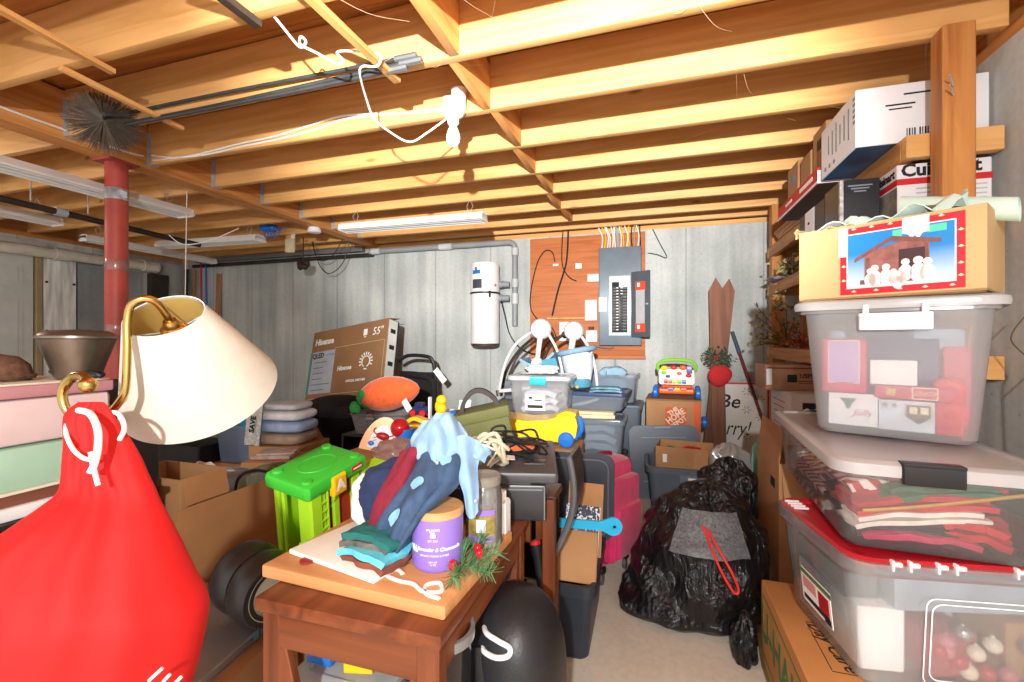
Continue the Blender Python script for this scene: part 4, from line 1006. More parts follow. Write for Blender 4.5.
# flat tote with black latches, full of festive cloth
rz2 = R(-3.6); ux, uy = (math.cos(rz2), math.sin(rz2)), (-math.sin(rz2), math.cos(rz2))
c2 = V2((.426, 1.198), ux, uy, .21, .41)
T2 = t = thing('storage_tote', 'long flat clear tote with a black latch, full of red and green cloth', 'tote', (c2[0] - .03, c2[1] + .03, .614), rz2)
bin_body(t, .385, .785, .195, .93, clear('glassy tote plastic', (238, 240, 242), .85, .10), rim=.012, rad=.045)
bin_lid(t, .385, .785, .208, CLRL, over=.018, hh=.026)
for s in (-1, 1):
    b = MB(); b.box((-.03, s * .412, .192), (.11, .012, .046), bev=.004); b.box((-.03, s * .405, .214), (.11, .03, .008), bev=.003); tag(b.build('latch', BLACKP, t), 'black latch')
RC = M('red felt cloth', (186, 34, 44), .9, 0, .15, 30, bump=.3); GC = M('dark green cloth', (40, 104, 72), .9, 0, .15, 30, bump=.3); WC = M('cream cloth', (226, 216, 206), .9, 0, .1, 30, bump=.3); DKC = M('charcoal cloth', (52, 48, 50), .9, 0, .15, 30, bump=.3); PKC = M('deep pink cloth', (200, 48, 90), .9, 0, .1, 30)
STR = bpy.data.materials.new('striped cloth'); STR.use_nodes = True
_n = STR.node_tree; _w = _n.nodes.new('ShaderNodeTexWave'); _w.inputs['Scale'].default_value = 14; _w.bands_direction = 'DIAGONAL'; _c = _n.nodes.new('ShaderNodeTexCoord'); _r = _n.nodes.new('ShaderNodeValToRGB')
_r.color_ramp.interpolation = 'CONSTANT'; _r.color_ramp.elements[0].color = lin((190, 40, 48)); _r.color_ramp.elements[1].position = .55; _r.color_ramp.elements[1].color = lin((232, 222, 210))
_n.links.new(_c.outputs['Object'], _w.inputs['Vector']); _n.links.new(_w.outputs['Fac'], _r.inputs['Fac']); _n.links.new(_r.outputs['Color'], _n.nodes['Principled BSDF'].inputs['Base Color']); _n.nodes['Principled BSDF'].inputs['Roughness'].default_value = .9
def cloth(par, name, label, cat, loc, size, mat, seed, rz=0, tilt=(0, 0), layers=2, group=None):
    """a folded, crumpled piece of cloth"""
    m = Matrix.LocRotScale(par.location, par.rotation_euler, (1, 1, 1)) if par else Matrix.Identity(4)
    p = m @ Vector((loc[0] * .93, loc[1] * .94, loc[2]) if par else loc); b = MB(); w_, d, h = size
    if par: w_ *= .90; d *= .92
    for L_ in range(layers):
        z0 = h * L_ / layers; th = h / layers
        b.slab(lambda u, v: ((u - .5) * w_ * (1 - .08 * L_) + .012 * nz((u * 3, v * 3, seed + L_)), (v - .5) * d * (1 - .1 * L_) + .012 * nz((u * 3 + 9, v * 3, seed + L_)), z0 + th * .98 + .26 * th * nz((u * 4, v * 5, seed * 2 + L_)) - th * .5 * (abs(u - .5) * 2) ** 4), 14, 12, th * .7)
    return solo(b, name, mat, label, cat, p, (tilt[0], tilt[1], (par.rotation_euler.z if par else 0) + rz), group, smooth=50)
cloth(T2, 'folded_cloth', 'charcoal cloth at the bottom of the flat tote', 'cloth', (0, -.16, .02), (.33, .40, .05), DKC, 1, 0)
cloth(T2, 'folded_cloth', 'deep pink cloth edge along the bottom of the flat tote', 'cloth', (-.03, -.345, .02), (.24, .07, .02), PKC, 2, .05, layers=1)
cloth(T2, 'christmas_stocking', 'red stocking crumpled in the flat tote near its latch', 'stocking', (.10, -.31, .03), (.13, .12, .045), RC, 3, -.4)
cloth(T2, 'folded_cloth', 'cream trimmed cloth across the front of the flat tote', 'cloth', (-.03, -.31, .058), (.30, .11, .03), WC, 4, .12, tilt=(0, R(-7)))
cloth(T2, 'folded_cloth', 'red cloth folded across the middle of the flat tote', 'cloth', (-.02, -.27, .085), (.31, .17, .035), RC, 5, .1, tilt=(0, R(-7)))
cloth(T2, 'folded_cloth', 'dark green cloth layered over the red cloth in the flat tote', 'cloth', (.03, -.26, .115), (.26, .15, .03), GC, 6, .1, tilt=(0, R(-6)))
cloth(T2, 'folded_cloth', 'red and green topmost cloth in the flat tote', 'cloth', (.06, -.2, .14), (.24, .2, .03), RC, 7, -.1)
cloth(T2, 'folded_cloth', 'red and cream striped cloth near the corner of the flat tote', 'cloth', (-.10, -.16, .10), (.14, .25, .075), STR, 8, .1)
cloth(T2, 'folded_cloth', 'cream striped cloth along the long side of the flat tote', 'cloth', (-.06, .15, .02), (.22, .38, .14), STR, 9, 0, layers=4)
cloth(T2, 'folded_cloth', 'green cloth in the far half of the flat tote', 'cloth', (.10, .15, .02), (.15, .4, .13), GC, 10, 0, layers=4)
m = Matrix.LocRotScale(T2.location, T2.rotation_euler, (1, 1, 1))
b = MB(); b.tube(smoothpath([(-.14, -.357, .085), (-.05, -.36, .105), (.05, -.36, .13), (.15, -.355, .155)], 6), .004, 6); solo(b, 'gold_cord', M('gold cord', (206, 160, 70), .35, .5), 'gold cord draped across the cloths in the flat tote', 'cord', m @ Vector((0, 0, 0)), (0, 0, rz2))

# frosted tote with pale latch on top of it
rz1 = R(-24); c1 = (.690, 1.668)
T1 = t = thing('storage_tote', 'frosted clear tote with a white latch under the nativity carton', 'tote', (c1[0], c1[1], .834), rz1)
bin_body(t, .40, .425, .365, .86, CLR, rim=.012, rad=.05)
bin_lid(t, .40, .425, .376, CLRL, over=.026, hh=.022, rad=.06)
b = MB(); b.box((.01, -.240, .318), (.150, .012, .045), bev=.005); b.box((.01, -.247, .335), (.150, .016, .012), bev=.004); b.box((-.05, -.243, .345), (.014, .014, .04), bev=.003); b.box((.07, -.243, .345), (.014, .014, .04), bev=.003); tag(b.build('latch', WHITEP, t), 'white latch')
rz_ = 0
PKB = M('raspberry card', (200, 50, 84), .5, 0, .08); NAVY = M('navy card', (52, 62, 104), .6, 0, .1)
def stand(name, label, cat, size, loc, mat, prints=()):
    o = inbox(T1, name, label, cat, size, loc, mat)
    for (x, z, dx, dz, mm) in prints:
        b = MB(); b.box((x, -size[1] / 2 - .0006, z), (dx, .001, dz)); b.build('print', mm, o)
    return o
LILAC = M('lilac print', (190, 160, 204), .5, 0, .1)
cream = M('cream ink', (232, 214, 184), .6, 0, 0)
def frame_(x, z, w_, h_, k=.003): return [(x, z + h_ / 2, w_, k, cream), (x, z - h_ / 2, w_, k, cream), (x - w_ / 2, z, k, h_, cream), (x + w_ / 2, z, k, h_, cream)]
stand('gift_box', 'raspberry gift box with a lilac panel in the frosted tote', 'box', (.105, .05, .155), (-.105, -.15, .118), PKB, [(0, .088, .07, .12, LILAC)] + frame_(0, .088, .072, .122) + [(0, .018, .04, .022, PKB)])
stand('gift_box', 'navy gift box standing in the middle of the frosted tote', 'box', (.20, .05, .25), (.0, -.085, .022), NAVY)
stand('gift_box', 'second raspberry gift box behind the red bow in the frosted tote', 'box', (.055, .045, .22), (.135, -.085, .03), PKB)
stand('white_card_box', 'blank white card box in the frosted tote below the latch', 'box', (.10, .03, .068), (.005, -.155, .145), PAPER)
o = stand('gift_box', 'low raspberry carton with a gold-framed label in the frosted tote', 'box', (.16, .03, .035), (.045, -.155, .108), PKB, [(-.045, .018, .02, .02, M('gold ink', (214, 170, 70), .5))] + frame_(.025, .017, .05, .03))
text('LENOX', .016, cream, o, (.025, -.0168, .017))
stand('teal_card', 'mint green card with red dots behind the white cards in the frosted tote', 'card', (.16, .012, .08), (.0, -.140, .022), M('mint print', (150, 206, 200), .5), [(.02, .07, .015, .01, PKB), (.06, .072, .015, .01, PKB)])
o = stand('tree_card', 'white boxed card with a green tree in the frosted tote', 'card', (.115, .012, .092), (-.085, -.158, .022), PAPER)
b = MB(); b.prism([(-.03, .078), (.01, .078), (-.002, .062), (-.006, .048), (-.014, .048), (-.018, .062)], -.0075, -.0062, plane='xz'); b.build('tree_print', M('pine print', (70, 130, 96), .6), o)
text('Jolly', .026, M('raspberry ink', (190, 60, 110), .5, 0, 0), o, (.022, -.0066, .038), shear=.3)
o = stand('emblem_card', 'grey card with a shield emblem and snowflakes in the frosted tote', 'card', (.115, .012, .082), (.032, -.172, .022), M('pale grey card', (206, 212, 216), .6, 0, .1, 30))
b = MB(); b.prism([(.0, .072), (.05, .072), (.05, .04), (.025, .022), (0, .04)], -.0085, -.006, plane='xz'); b.build('emblem', M('bronze print', (110, 104, 84), .5), o)
b = MB(); b.box((.015, -.0095, .058), (.016, .002, .018)); b.box((.037, -.0095, .058), (.016, .002, .018)); b.build('print', cream, o)
b = MB()
for x in (-.045, -.025):
    for k in range(3): b.at((x, -.0063, .068), (0, k * PI / 3, 0)); b.box((0, 0, 0), (.016, .001, .002))
b.at(); b.build('snowflake', M('grey ink', (120, 128, 138), .6, 0, 0), o)
mt1 = Matrix.LocRotScale(T1.location, T1.rotation_euler, (1, 1, 1))
RIB = M('red ribbon', (214, 32, 36), .45, 0, .08, 20)
for k, (z, s, lb) in enumerate(((.07, .85, 'big red ribbon bow at the bottom corner of the frosted tote'), (.135, .75, 'smaller red ribbon bow above the big bow in the frosted tote'))):
    b = MB()
    for q in (20, 75, 130, 200, 250, 310):
        a = R(q); L_ = .052 * s
        b.slab(lambda u, v: (math.cos(a) * L_ * math.sin(u * PI) * .9 + math.sin(a) * (v - .5) * .028, -.018 * math.cos(u * PI) - .02 * u + .006 * math.cos(a), math.sin(a) * L_ * math.sin(u * PI) * .9 - math.cos(a) * (v - .5) * .028), 10, 2, .0012)
    b.ball((0, -.02, 0), .014, 10, 8); b.slab(lambda u, v: (-.028 * s + .05 * u, -.015 + .004 * math.sin(9 * u), -.052 + .052 * v), 6, 3, .001)
    solo(b, 'ribbon_bow', RIB, lb, 'bow', mt1 @ Vector((.118, -.135, z)), (0, 0, rz1), smooth=50)
inbox(T1, 'gift_box', 'pale blue filler box deep inside the frosted tote, enlarged to lighten it', 'box', (.31, .20, .28), (0, .07, .022), M('pale blue card', (186, 196, 214), .6))  # pale filler, enlarged so the inside of the tote reads lighter

# nativity carton
rzn = R(-36); t = thing('nativity_box', 'torn tan carton with a nativity scene picture on top of the frosted tote', 'box', (.654, 1.565, 1.2185), rzn)
TAN = M('tan cardboard', (200, 168, 120), .75, 0, .06, 5, bump=.1, bscale=90)
b = MB(); w_, d, h = .397, .26, .205
for (c, s) in (((0, -d / 2 + .003, h / 2), (w_, .006, h)), ((0, d / 2 - .003, h / 2), (w_, .006, h)), ((-w_ / 2 + .003, 0, h / 2), (.006, d - .012, h)), ((w_ / 2 - .003, 0, h / 2), (.006, d - .012, h)), ((0, 0, .003), (w_, d, .006))): b.box(c, s)
b.build('carton', TAN, t)
b = MB(); rnd = random.Random(4)
b.slab(lambda u, v: (-w_ / 2 - .004 + .14 * u, -d / 2 + .006 + .05 * v * (1 + .2 * nz((u * 9, v, 1))), h + .004 + .012 * nz((u * 6, v * 3, 2)) - .004 * v), 14, 3, .003)
b.slab(lambda u, v: (-w_ / 2 - .008 + .010 * math.sin(v * 9), -d / 2 + d * u, h - .015 + .03 * v + .006 * nz((u * 20, v, 4))), 14, 3, .003); b.build('torn_flap', TAN, t)
yf = -d / 2 - .0008
NR = M('christmas red print', (214, 30, 48), .5); NBL = bpy.data.materials.new('sky print'); NBL.use_nodes = True
_n = NBL.node_tree; _c = _n.nodes.new('ShaderNodeTexCoord'); _s = _n.nodes.new('ShaderNodeSeparateXYZ'); _r = _n.nodes.new('ShaderNodeValToRGB'); _r.color_ramp.elements[0].position = .03; _r.color_ramp.elements[0].color = lin((206, 228, 240)); _r.color_ramp.elements[1].position = .12; _r.color_ramp.elements[1].color = lin((20, 132, 206))
_n.links.new(_c.outputs['Object'], _s.inputs[0]); _n.links.new(_s.outputs[2], _r.inputs['Fac']); _n.links.new(_r.outputs['Color'], _n.nodes['Principled BSDF'].inputs['Base Color']); _n.nodes['Principled BSDF'].inputs['Roughness'].default_value = .45
b = MB(); b.box((.035, yf, .103), (.255, .0016, .185)); b.build('label_border', NR, t)
b = MB(); b.box((.035, yf - .0012, .103), (.224, .001, .152)); b.build('picture_edge', PAPER, t)
b = MB(); b.box((.035, yf - .002, .103), (.218, .001, .146)); b.build('picture', NBL, t)
WD = M('stable print', (134, 84, 78), .6, 0, .15, 40); yp = yf - .003
b = MB(); b.prism([(-.035, .055), (.098, .055), (.098, .13), (.05, .145), (-.035, .12)], yp - .0008, yp + .0008, plane='xz'); b.build('stable_print', M('stable wall print', (150, 98, 92), .6, 0, .2, 50), t)
b = MB(); b.prism([(-.058, .098), (.02, .146), (.12, .126), (.12, .136), (.025, .158), (-.056, .110)], yp - .002, yp, plane='xz'); b.box((-.028, yp, .08), (.008, .002, .055)); b.box((.092, yp, .09), (.008, .002, .08)); b.box((.03, yp - .0006, .042), (.15, .001, .012)); b.build('stable_roof_print', WD, t)
b = MB(); b.prism([(.038, .062), (.09, .062), (.09, .12), (.038, .12)], yp - .0012, yp, plane='xz'); b.build('shadow_print', M('dark umber print', (70, 48, 52), .7), t)
b = MB()
for (x, z, s) in ((-.022, .062, 1.0), (-.012, .068, 1.1), (.012, .068, 1.1), (.028, .058, .8), (.052, .076, 1.1), (.045, .06, .8), (.077, .076, 1.25), (.095, .072, 1.15), (.036, .05, .9)):
    b.prism([(x + .013 * s * math.cos(q * PI / 6), z - .016 * s + .020 * s * math.sin(q * PI / 6)) for q in range(12)], yp - .003, yp - .001, plane='xz')
    b.prism([(x + .008 * s * math.cos(q * PI / 5), z + .009 * s + .008 * s * math.sin(q * PI / 5)) for q in range(10)], yp - .0034, yp - .001, plane='xz')
b.build('figure_prints', M('white figurine print', (238, 228, 224), .6), t)
b = MB(); b.box((-.085, yf - .001, .158), (.022, .001, .08)); b.prism([(.045, .2), (.098, .2), (.098, .158), (.085, .155), (.078, .142), (.07, .152), (.062, .143), (.058, .155), (.045, .16)], yp - .0014, yp - .0006, plane='xz'); tag(b.build('torn_patch', PAPER, t), 'torn white patch')
b = MB(); b.box((.112, yp, .163), (.036, .001, .018)); b.box((.035, yp, .163), (.02, .001, .018)); b.build('print', M('mint ink', (90, 214, 180), .6), t)
b = MB()
for (x, z) in ((-.06, .191), (-.02, .191), (.02, .191), (.12, .191), (.155, .15), (.155, .11), (.155, .07), (.155, .04), (.14, .018), (.09, .018), (.04, .018), (-.01, .018), (-.06, .018), (-.084, .05), (-.084, .09)):
    b.prism([(x - .006, z), (x, z + .005), (x + .006, z), (x, z - .002)], yf - .0018, yf - .0008, plane='xz')
b.build('dove_print', cream, t)
b = MB(); b.slab(lambda u, v: (.17 + .03 * math.sin(u * 9), yf - .002, .02 + .04 * u), 3, 2, .0006); 
m = Matrix.LocRotScale(t.location, t.rotation_euler, (1, 1, 1))
FOAM = M('pale green foam sheet', (206, 232, 222), .7, 0, .03)
t2 = thing('foam_wrap', 'pale green foam packing sheet spilling out of the nativity carton', 'packing', m @ Vector((0, 0, .15)), rzn)
b = MB(); b.slab(lambda u, v: (-.17 + .30 * u + .02 * math.sin(v * 4), -.10 + .19 * v, .058 + .085 * abs(nz((u * 3.2, v * 2.5, 5))) + .02 * math.sin(u * 8) * v + .03 * u * v), 18, 8, .003)
b.slab(lambda u, v: (-.15 + .10 * u, -.05 + .12 * v, .045 + .06 * u * (1 - u) * 4 * v), 8, 5, .003); b.build('crumpled_sheet', FOAM, t2, smooth=25)
b = MB(); b.grid(lambda u, v: (.02 + .235 * v, .03 - .02 * v, .075 + .035 * (1 - v) + .0 * u) if False else (.0 + .238 * v, .06 + .030 * math.cos(2 * PI * u) - .07 * v, .125 - .075 * v + .030 * math.sin(2 * PI * u)), 16, 8, closeu=True); b.build('rolled_sheet', FOAM, t2)
b = MB(); b.tube(smoothpath([(0, 0, .003), (.0, .03, .36), (.02, .07, .42), (.0, .12, .49), (.04, .13, .56)], 5), .002, 5); b.tube(smoothpath([(0, .03, .36), (.03, .05, .39), (.06, .09, .41)], 5), .002, 5)
solo(b, 'dry_twig', M('dry stem', (96, 78, 50), .7), 'bare dry twig poking up beyond the lid of the frosted tote', 'twig', (1.0, 1.60, .615))
# grey bin, its lid, and the box inside
GREYB = M('slate grey plastic', (92, 104, 116), .45, 0, .05)
t = thing('storage_bin', 'slate grey storage bin holding a brown carton, in front of the toy walker', 'tote', (.165, 3.04, 0), R(2))
bin_body(t, .42, .34, .345, .86, GREYB, rim=.016, rimh=.035, rad=.05)
b = MB(); b.box((.06, -.176, .24), (.19, .01, .15), bev=.02); b.build('raised_panel', GREYB, t)
b = MB(); b.box((.06, -.184, .262), (.095, .004, .065), bev=.001); o = tag(b.build('maker_sticker', PAPER, t), 'white maker sticker')
b = MB(); b.box((.0795, -.187, .262), (.05, .002, .022)); b.build('print', INK, o)
b = MB(); b.box((.058, -.187, .242), (.05, .002, .012)); b.build('print', M('blue ink dark', (50, 90, 170), .6), o)
b = MB(); b.box((.027, -.187, .268), (.026, .002, .03)); b.build('print', M('grey red print', (170, 120, 120), .6), o)
t = thing('bin_lid', 'slate grey bin lid stood on edge behind the bin of the same colour', 'lid', (.08, 3.33, .004), rot=(R(-6), R(-3), R(4)))
b = MB(); b.prism([(p[0], p[1] + .255) for p in rrect(.47, .50, .06, 6)], -.01, .01, plane='xz'); b.prism([(p[0], p[1] + .255) for p in rrect(.40, .43, .05, 6)], -.018, 0, plane='xz'); b.build('panel', GREYB, t)
b = MB()
for z in (.12, .27, .42): b.box((0, -.02, z), (.3, .006, .012), bev=.002)
b.box((.0, -.014, .49), (.12, .018, .02), bev=.003); b.build('ribs', M('lighter slate plastic', (118, 130, 142), .45), t)
t = thing('open_carton', 'small open brown carton with strip of tape, sitting in the grey bin', 'box', (.180, 3.04, .268), rz=R(-7))
b = MB(); w_, d, h = .325, .22, .185
for (c, s) in (((0, -d / 2, h / 2), (w_, .005, h)), ((0, d / 2, h / 2), (w_, .005, h)), ((-w_ / 2, 0, h / 2), (.005, d, h)), ((w_ / 2, 0, h / 2), (.005, d, h)), ((0, 0, .003), (w_, d, .006))): b.box(c, s)
b.build('carton', CARD, t)
b = MB(); b.box((.03, -d / 2 - .003, .115), (.05, .001, .11)); b.build('tape', M('brown tape', (170, 130, 84), .3), t)
b = MB(); b.box((-.11, -d / 2 - .003, .115), (.025, .001, .05)); tag(b.build('sticker', PAPER, t), 'white sticker')
b = MB(); b.box((0, 0, .124), (.2, .1, .248), bev=.01); solo(b, 'foam_block', M('dark foam', (44, 44, 46), .9), 'dark foam block on the floor of the grey bin, holding up the small open carton', 'packing', (.185, 3.04, .0165))
b = MB(); b.ball((0, 0, 0), .045, 14, 10, sc=(1, 1, .8)); solo(b, 'green_ball', M('green wool', (76, 130, 70), .9, 0, .1, 40, bump=.5), 'dull green woolly ball in the small open carton', 'ball', (.09, 3.05, .40))
cloth(None, 'red_cloth', 'bright red cloth poking out of the small open carton', 'cloth', (.225, 3.03, .375), (.13, .12, .06), M('bright red cloth', (214, 34, 60), .85, 0, .1, 30), 15, .3)
b = MB(); b.tube(smoothpath([(-.09, 0, 0), (-.07, 0, .03), (0, 0, .04), (.07, 0, .03), (.09, 0, 0)], 5), .012, 8); solo(b, 'bag_handle', BLACKP, 'curved black bag handle peeping out behind the small open carton', 'handle', (.24, 3.175, .345))

# rubbish bags
def plastic_bag(name, rgb, rough, bump, alpha=None):
    if alpha is not None:
        m = clear(name, rgb, alpha, rough, .5)
    else:
        m = M(name, rgb, rough, 0, .1, 8, spec=.6)
        nt = m.node_tree; N = nt.nodes; L = nt.links
        tc = N.new('ShaderNodeTexCoord'); n1 = N.new('ShaderNodeTexNoise'); n1.inputs['Scale'].default_value = 20; n1.inputs['Detail'].default_value = 6; n1.inputs['Distortion'].default_value = 1.6
        mp = N.new('ShaderNodeMapping'); mp.inputs['Scale'].default_value = (1, 1, .42); L.new(tc.outputs['Object'], mp.inputs['Vector']); L.new(mp.outputs['Vector'], n1.inputs['Vector'])
        bp = N.new('ShaderNodeBump'); bp.inputs['Strength'].default_value = bump; bp.inputs['Distance'].default_value = .03
        L.new(n1.outputs['Fac'], bp.inputs['Height']); L.new(bp.outputs['Normal'], N['Principled BSDF'].inputs['Normal'])
    return m
BAGM = plastic_bag('black bin liner', (24, 24, 26), .24, .9)
def bag(name, label, loc, prof, sx, sy, mat, seed, amp=.03, freq=7, n=88, m=60, lean=(0, 0), flare=None):
    """prof: radius as a function of height fraction"""
    t = thing(name, label, 'bag', loc); b = MB(); H = prof[-1][1]
    def rad(z):
        for (r0, z0), (r1, z1) in zip(prof, prof[1:]):
            if z <= z1:
                k = (z - z0) / max(1e-6, z1 - z0); k = k * k * (3 - 2 * k); return r0 + (r1 - r0) * k
        return prof[-1][0]
    def f(u, v):
        z = H * v; q = 2 * PI * u; r = rad(z)
        d = Vector((math.cos(q), math.sin(q), v * 2))
        w_ = noise.ridged_multi_fractal(d * freq * .32 + Vector((seed, 0, 0)), .9, 2.1, 4, 1.0, 2.0) - 1.0
        k = amp * (w_ * .5 + nz(d * 2.2 + Vector((seed, 3, 0))) * 1.1) * min(1, r / .05)
        rr_ = max(0.0, r + k)
        if flare and v < .16: rr_ += flare[1] * max(0, math.cos(q - flare[0])) ** 8 * (1 - v / .16)
        return (rr_ * math.cos(q) * sx + lean[0] * v, rr_ * math.sin(q) * sy + lean[1] * v, max(.001, z + .5 * k * (1 if v > .1 else 0)))
    b.grid(f, n, m, closeu=True); b.build('liner', mat, t, smooth=60)
    return t
BG = bag('rubbish_bag', 'big full black rubbish bag with a red drawstring standing on the floor', (.150, 2.03, 0), [(0, 0), (.215, .004), (.258, .04), (.262, .16), (.235, .30), (.16, .42), (.085, .49), (0, .52)], 1.0, .93, BAGM, 3.1, amp=.03, freq=4.5, lean=(.05, .03), flare=(R(205), .10))
b = MB(); b.tube(smoothpath([(.02, -.195, .41), (.045, -.235, .35), (.075, -.262, .28), (.115, -.268, .215), (.13, -.264, .225), (.11, -.268, .28), (.075, -.25, .34), (.035, -.20, .40)], 6), .0045, 6); tag(b.build('drawstring', M('red drawstring', (232, 44, 36), .5), BG), 'red drawstring loop')
b = MB()
def patch(u, v):
    q = R(-118) + u * R(62); z = .31 + .14 * v; r = .262 - .62 * max(0, z - .31) + .012
    return (r * math.cos(q) + .05 * z / .56, r * .95 * math.sin(q) + .03 * z / .56, z + .012 * nz((u * 4, v * 4, 2)))
b.slab(patch, 12, 10, .004)
pm = M('speckled grey knit', (100, 102, 106), .5, 0, .34, 120, bump=.4, bscale=140); tag(b.build('bulging_knit', pm, BG), 'grey speckled knit stretched against the liner')
bag('rubbish_bag', 'smaller black rubbish bag slumped behind the big drawstring bag', (.355, 2.52, 0), [(0, 0), (.10, .004), (.118, .06), (.115, .26), (.11, .4), (.05, .49), (0, .52)], 1, 1, BAGM, 8.2, amp=.03, n=56, m=36)
bag('rubbish_bag', 'small black bag crammed on the floor beside the moving carton', (.292, 1.73, 0), [(0, 0), (.036, .004), (.044, .05), (.04, .11), (.02, .16), (0, .18)], .9, 1.2, BAGM, 5.5, amp=.014, n=48, m=30)
bag('clear_bag', 'crumpled clear plastic bag beside the grey bin', (.395, 2.76, 0), [(0, 0), (.08, .004), (.095, .08), (.09, .35), (.07, .47), (.03, .53), (0, .54)], 1.15, .8, plastic_bag('crinkled clear film', (222, 222, 220), .2, 0, .35), 2.2, amp=.035, n=56, m=36)
bag('teal_bag', 'pale teal plastic bag standing in front of the greeting sign', (.56, 2.80, 0), [(0, 0), (.07, .004), (.085, .08), (.08, .35), (.05, .48), (.02, .56), (0, .57)], .9, .8, M('pale teal film', (124, 178, 166), .4, 0, .1, 10), 9.2, amp=.028, n=56, m=36)
# ------------------------------------------------------------------ middle: tables and what stands on them
def sub(path, o): return [(p[0] - o[0], p[1] - o[1], p[2] - o[2]) for p in path]
def loft(b, lines, nu, nv, th, fold=0.0, ff=6.0, seed=0.0, mi=0):
    """cloth skinned smoothly through several lines of points, with folds"""
    L_ = [smoothpath(l, 8) for l in lines]
    def on(l, u):
        x = u * (len(l) - 1); i = min(int(x), len(l) - 2); return l[i].lerp(l[i + 1], x - i)
    def f(u, v):
        c = smoothpath([on(l, u) for l in L_], 6); p = on(c, v)
        if fold:
            k = fold * (nz((u * ff, v * ff * .5, seed)) + .6 * math.sin(u * ff * 2.2 + seed + 2 * nz((v * 3, u, seed))))
            p = p + Vector((k * .3, -k, k * .4))
        return tuple(p)
    b.slab(f, nu, nv, th, mi); return f
BROWN = wood('brown stained wood', (124, 68, 40), (92, 48, 28), axis=1, rough=.35, knots=False)
BROWNX = wood('brown stained rail', (122, 68, 40), (92, 48, 28), axis=0, rough=.35, knots=False)
BROWNZ = wood('brown stained leg', (120, 66, 40), (90, 48, 28), axis=2, rough=.35, knots=False)
def brown_table(label, x0, x1, y0, y1, zt, leg, brace=True, extra=0.0):
    t = thing('side_table', label, 'table', ((x0 + x1) / 2, (y0 + y1) / 2, 0)); w_, d = x1 - x0, y1 - y0
    b = MB(); b.box((0, 0, zt - .0125), (w_, d, .025), bev=.004); b.build('tabletop', BROWN, t)
    for sx in (-1, 1):
        for sy in (-1, 1):
            b = MB(); hh = zt - .026 if not (extra and sx > 0 and sy < 0) else zt + extra
            b.box((sx * (w_ / 2 - leg * .5 - (.008 if not extra else -.030 if sx > 0 and sy < 0 else .008)), sy * (d / 2 - leg / 2 - .008), hh / 2), (leg, leg * .8, hh), bev=.003); b.build('leg', BROWNZ, t)
    for sy in (-1, 1):
        b = MB(); b.box((0, sy * (d / 2 - .022), zt - .06), (w_ - leg * 2 - .01, .02, .065), bev=.002); b.build('apron', BROWNX, t)
    for sx in (-1, 1):
        b = MB(); b.box((sx * (w_ / 2 - .022), 0, zt - .06), (.02, d - leg * 2 - .01, .065), bev=.002); b.build('apron', BROWN, t)
    if brace:
        for sy in (-1, 1):
            for sx in (-1, 1):
                b = MB(); top, bot = Vector((sx * (w_ / 2 - leg - .004), sy * (d / 2 - .022), zt - .095)), Vector((sx * .015, sy * (d / 2 - .022), .06))
                v = top - bot; b.at(tuple((top + bot) / 2), (0, math.atan2(v.x, v.z), 0)); b.box((0, 0, 0), (.034, .018, v.length), bev=.002); b.build('brace', BROWNZ, t)
        for sx in (1,):
            b = MB(); top, bot = Vector((sx * (w_ / 2 - .022), d / 2 - leg - .004, zt - .095)), Vector((sx * (w_ / 2 - .022), d / 2 - leg - .09, .06))
            v = top - bot; b.at(tuple((top + bot) / 2), (-math.atan2(v.y, v.z), 0, 0)); b.box((0, 0, 0), (.018, .034, v.length), bev=.002); b.build('brace', BROWNZ, t)
    return t
brown_table('brown stained side table with slanted braces, carrying the candle and clothes', -.718, -.333, .668, 1.21, .62, .042)
brown_table('brown stained table under the black printer, one tall leg beside the black bin', -.80, -.298, 1.235, 1.515, .62, .036, brace=False, extra=.035)

# board, canvas, candle, jar
t = thing('wooden_board', 'pale tan wooden board with white swirl lying on the brown side table', 'board', (-.545, .885, .6205), R(-3))
b = MB(); b.box((-.0, -.0, .0125), (.42, .335, .025), bev=.004); b.build('plank', wood('tan board', (206, 150, 98), (184, 128, 80), axis=0, knots=False), t)
b = MB(); pts = smoothpath([(.02, -.10, .0262), (.0, -.09, .0262), (-.005, -.115, .0262), (.03, -.125, .0262), (.06, -.125, .0262), (.09, -.14, .0262), (.12, -.13, .0262), (.105, -.105, .0262), (.085, -.12, .0262), (.10, -.145, .0262), (.13, -.15, .0262)], 6)
b.tube([(p[0] + .062, p[1] - .0, p[2]) for p in pts], .0042, 6); b.at((0, 0, .0255), scale=(1, 1, .12)); tag(b.build('swirl', M('white paint', (242, 240, 236), .5, 0, 0), t), 'white painted swirl')
t = thing('canvas_panel', 'white canvas panel under the folded shirts on the tan board', 'panel', (-.60, .862, .6465), R(-12))
b = MB(); b.box((0, 0, .005), (.25, .215, .010), bev=.002); b.build('panel', M('ivory canvas', (240, 236, 226), .7, 0, .02), t)
b = MB(); b.cyl((-.06, -.112, .003), .014, .004, 16); tag(b.build('peg', M('dark red peg', (150, 40, 36), .5), t), 'dark red round peg')
b = MB(); b.at(scale=(1.25, .8, 1)); b.cyl((.03, .015, .0115), .062, .003, 32); tag(b.build('picture', M('mottled grey picture', (96, 92, 84), .5, 0, .35, 20), t), 'mottled grey round picture')

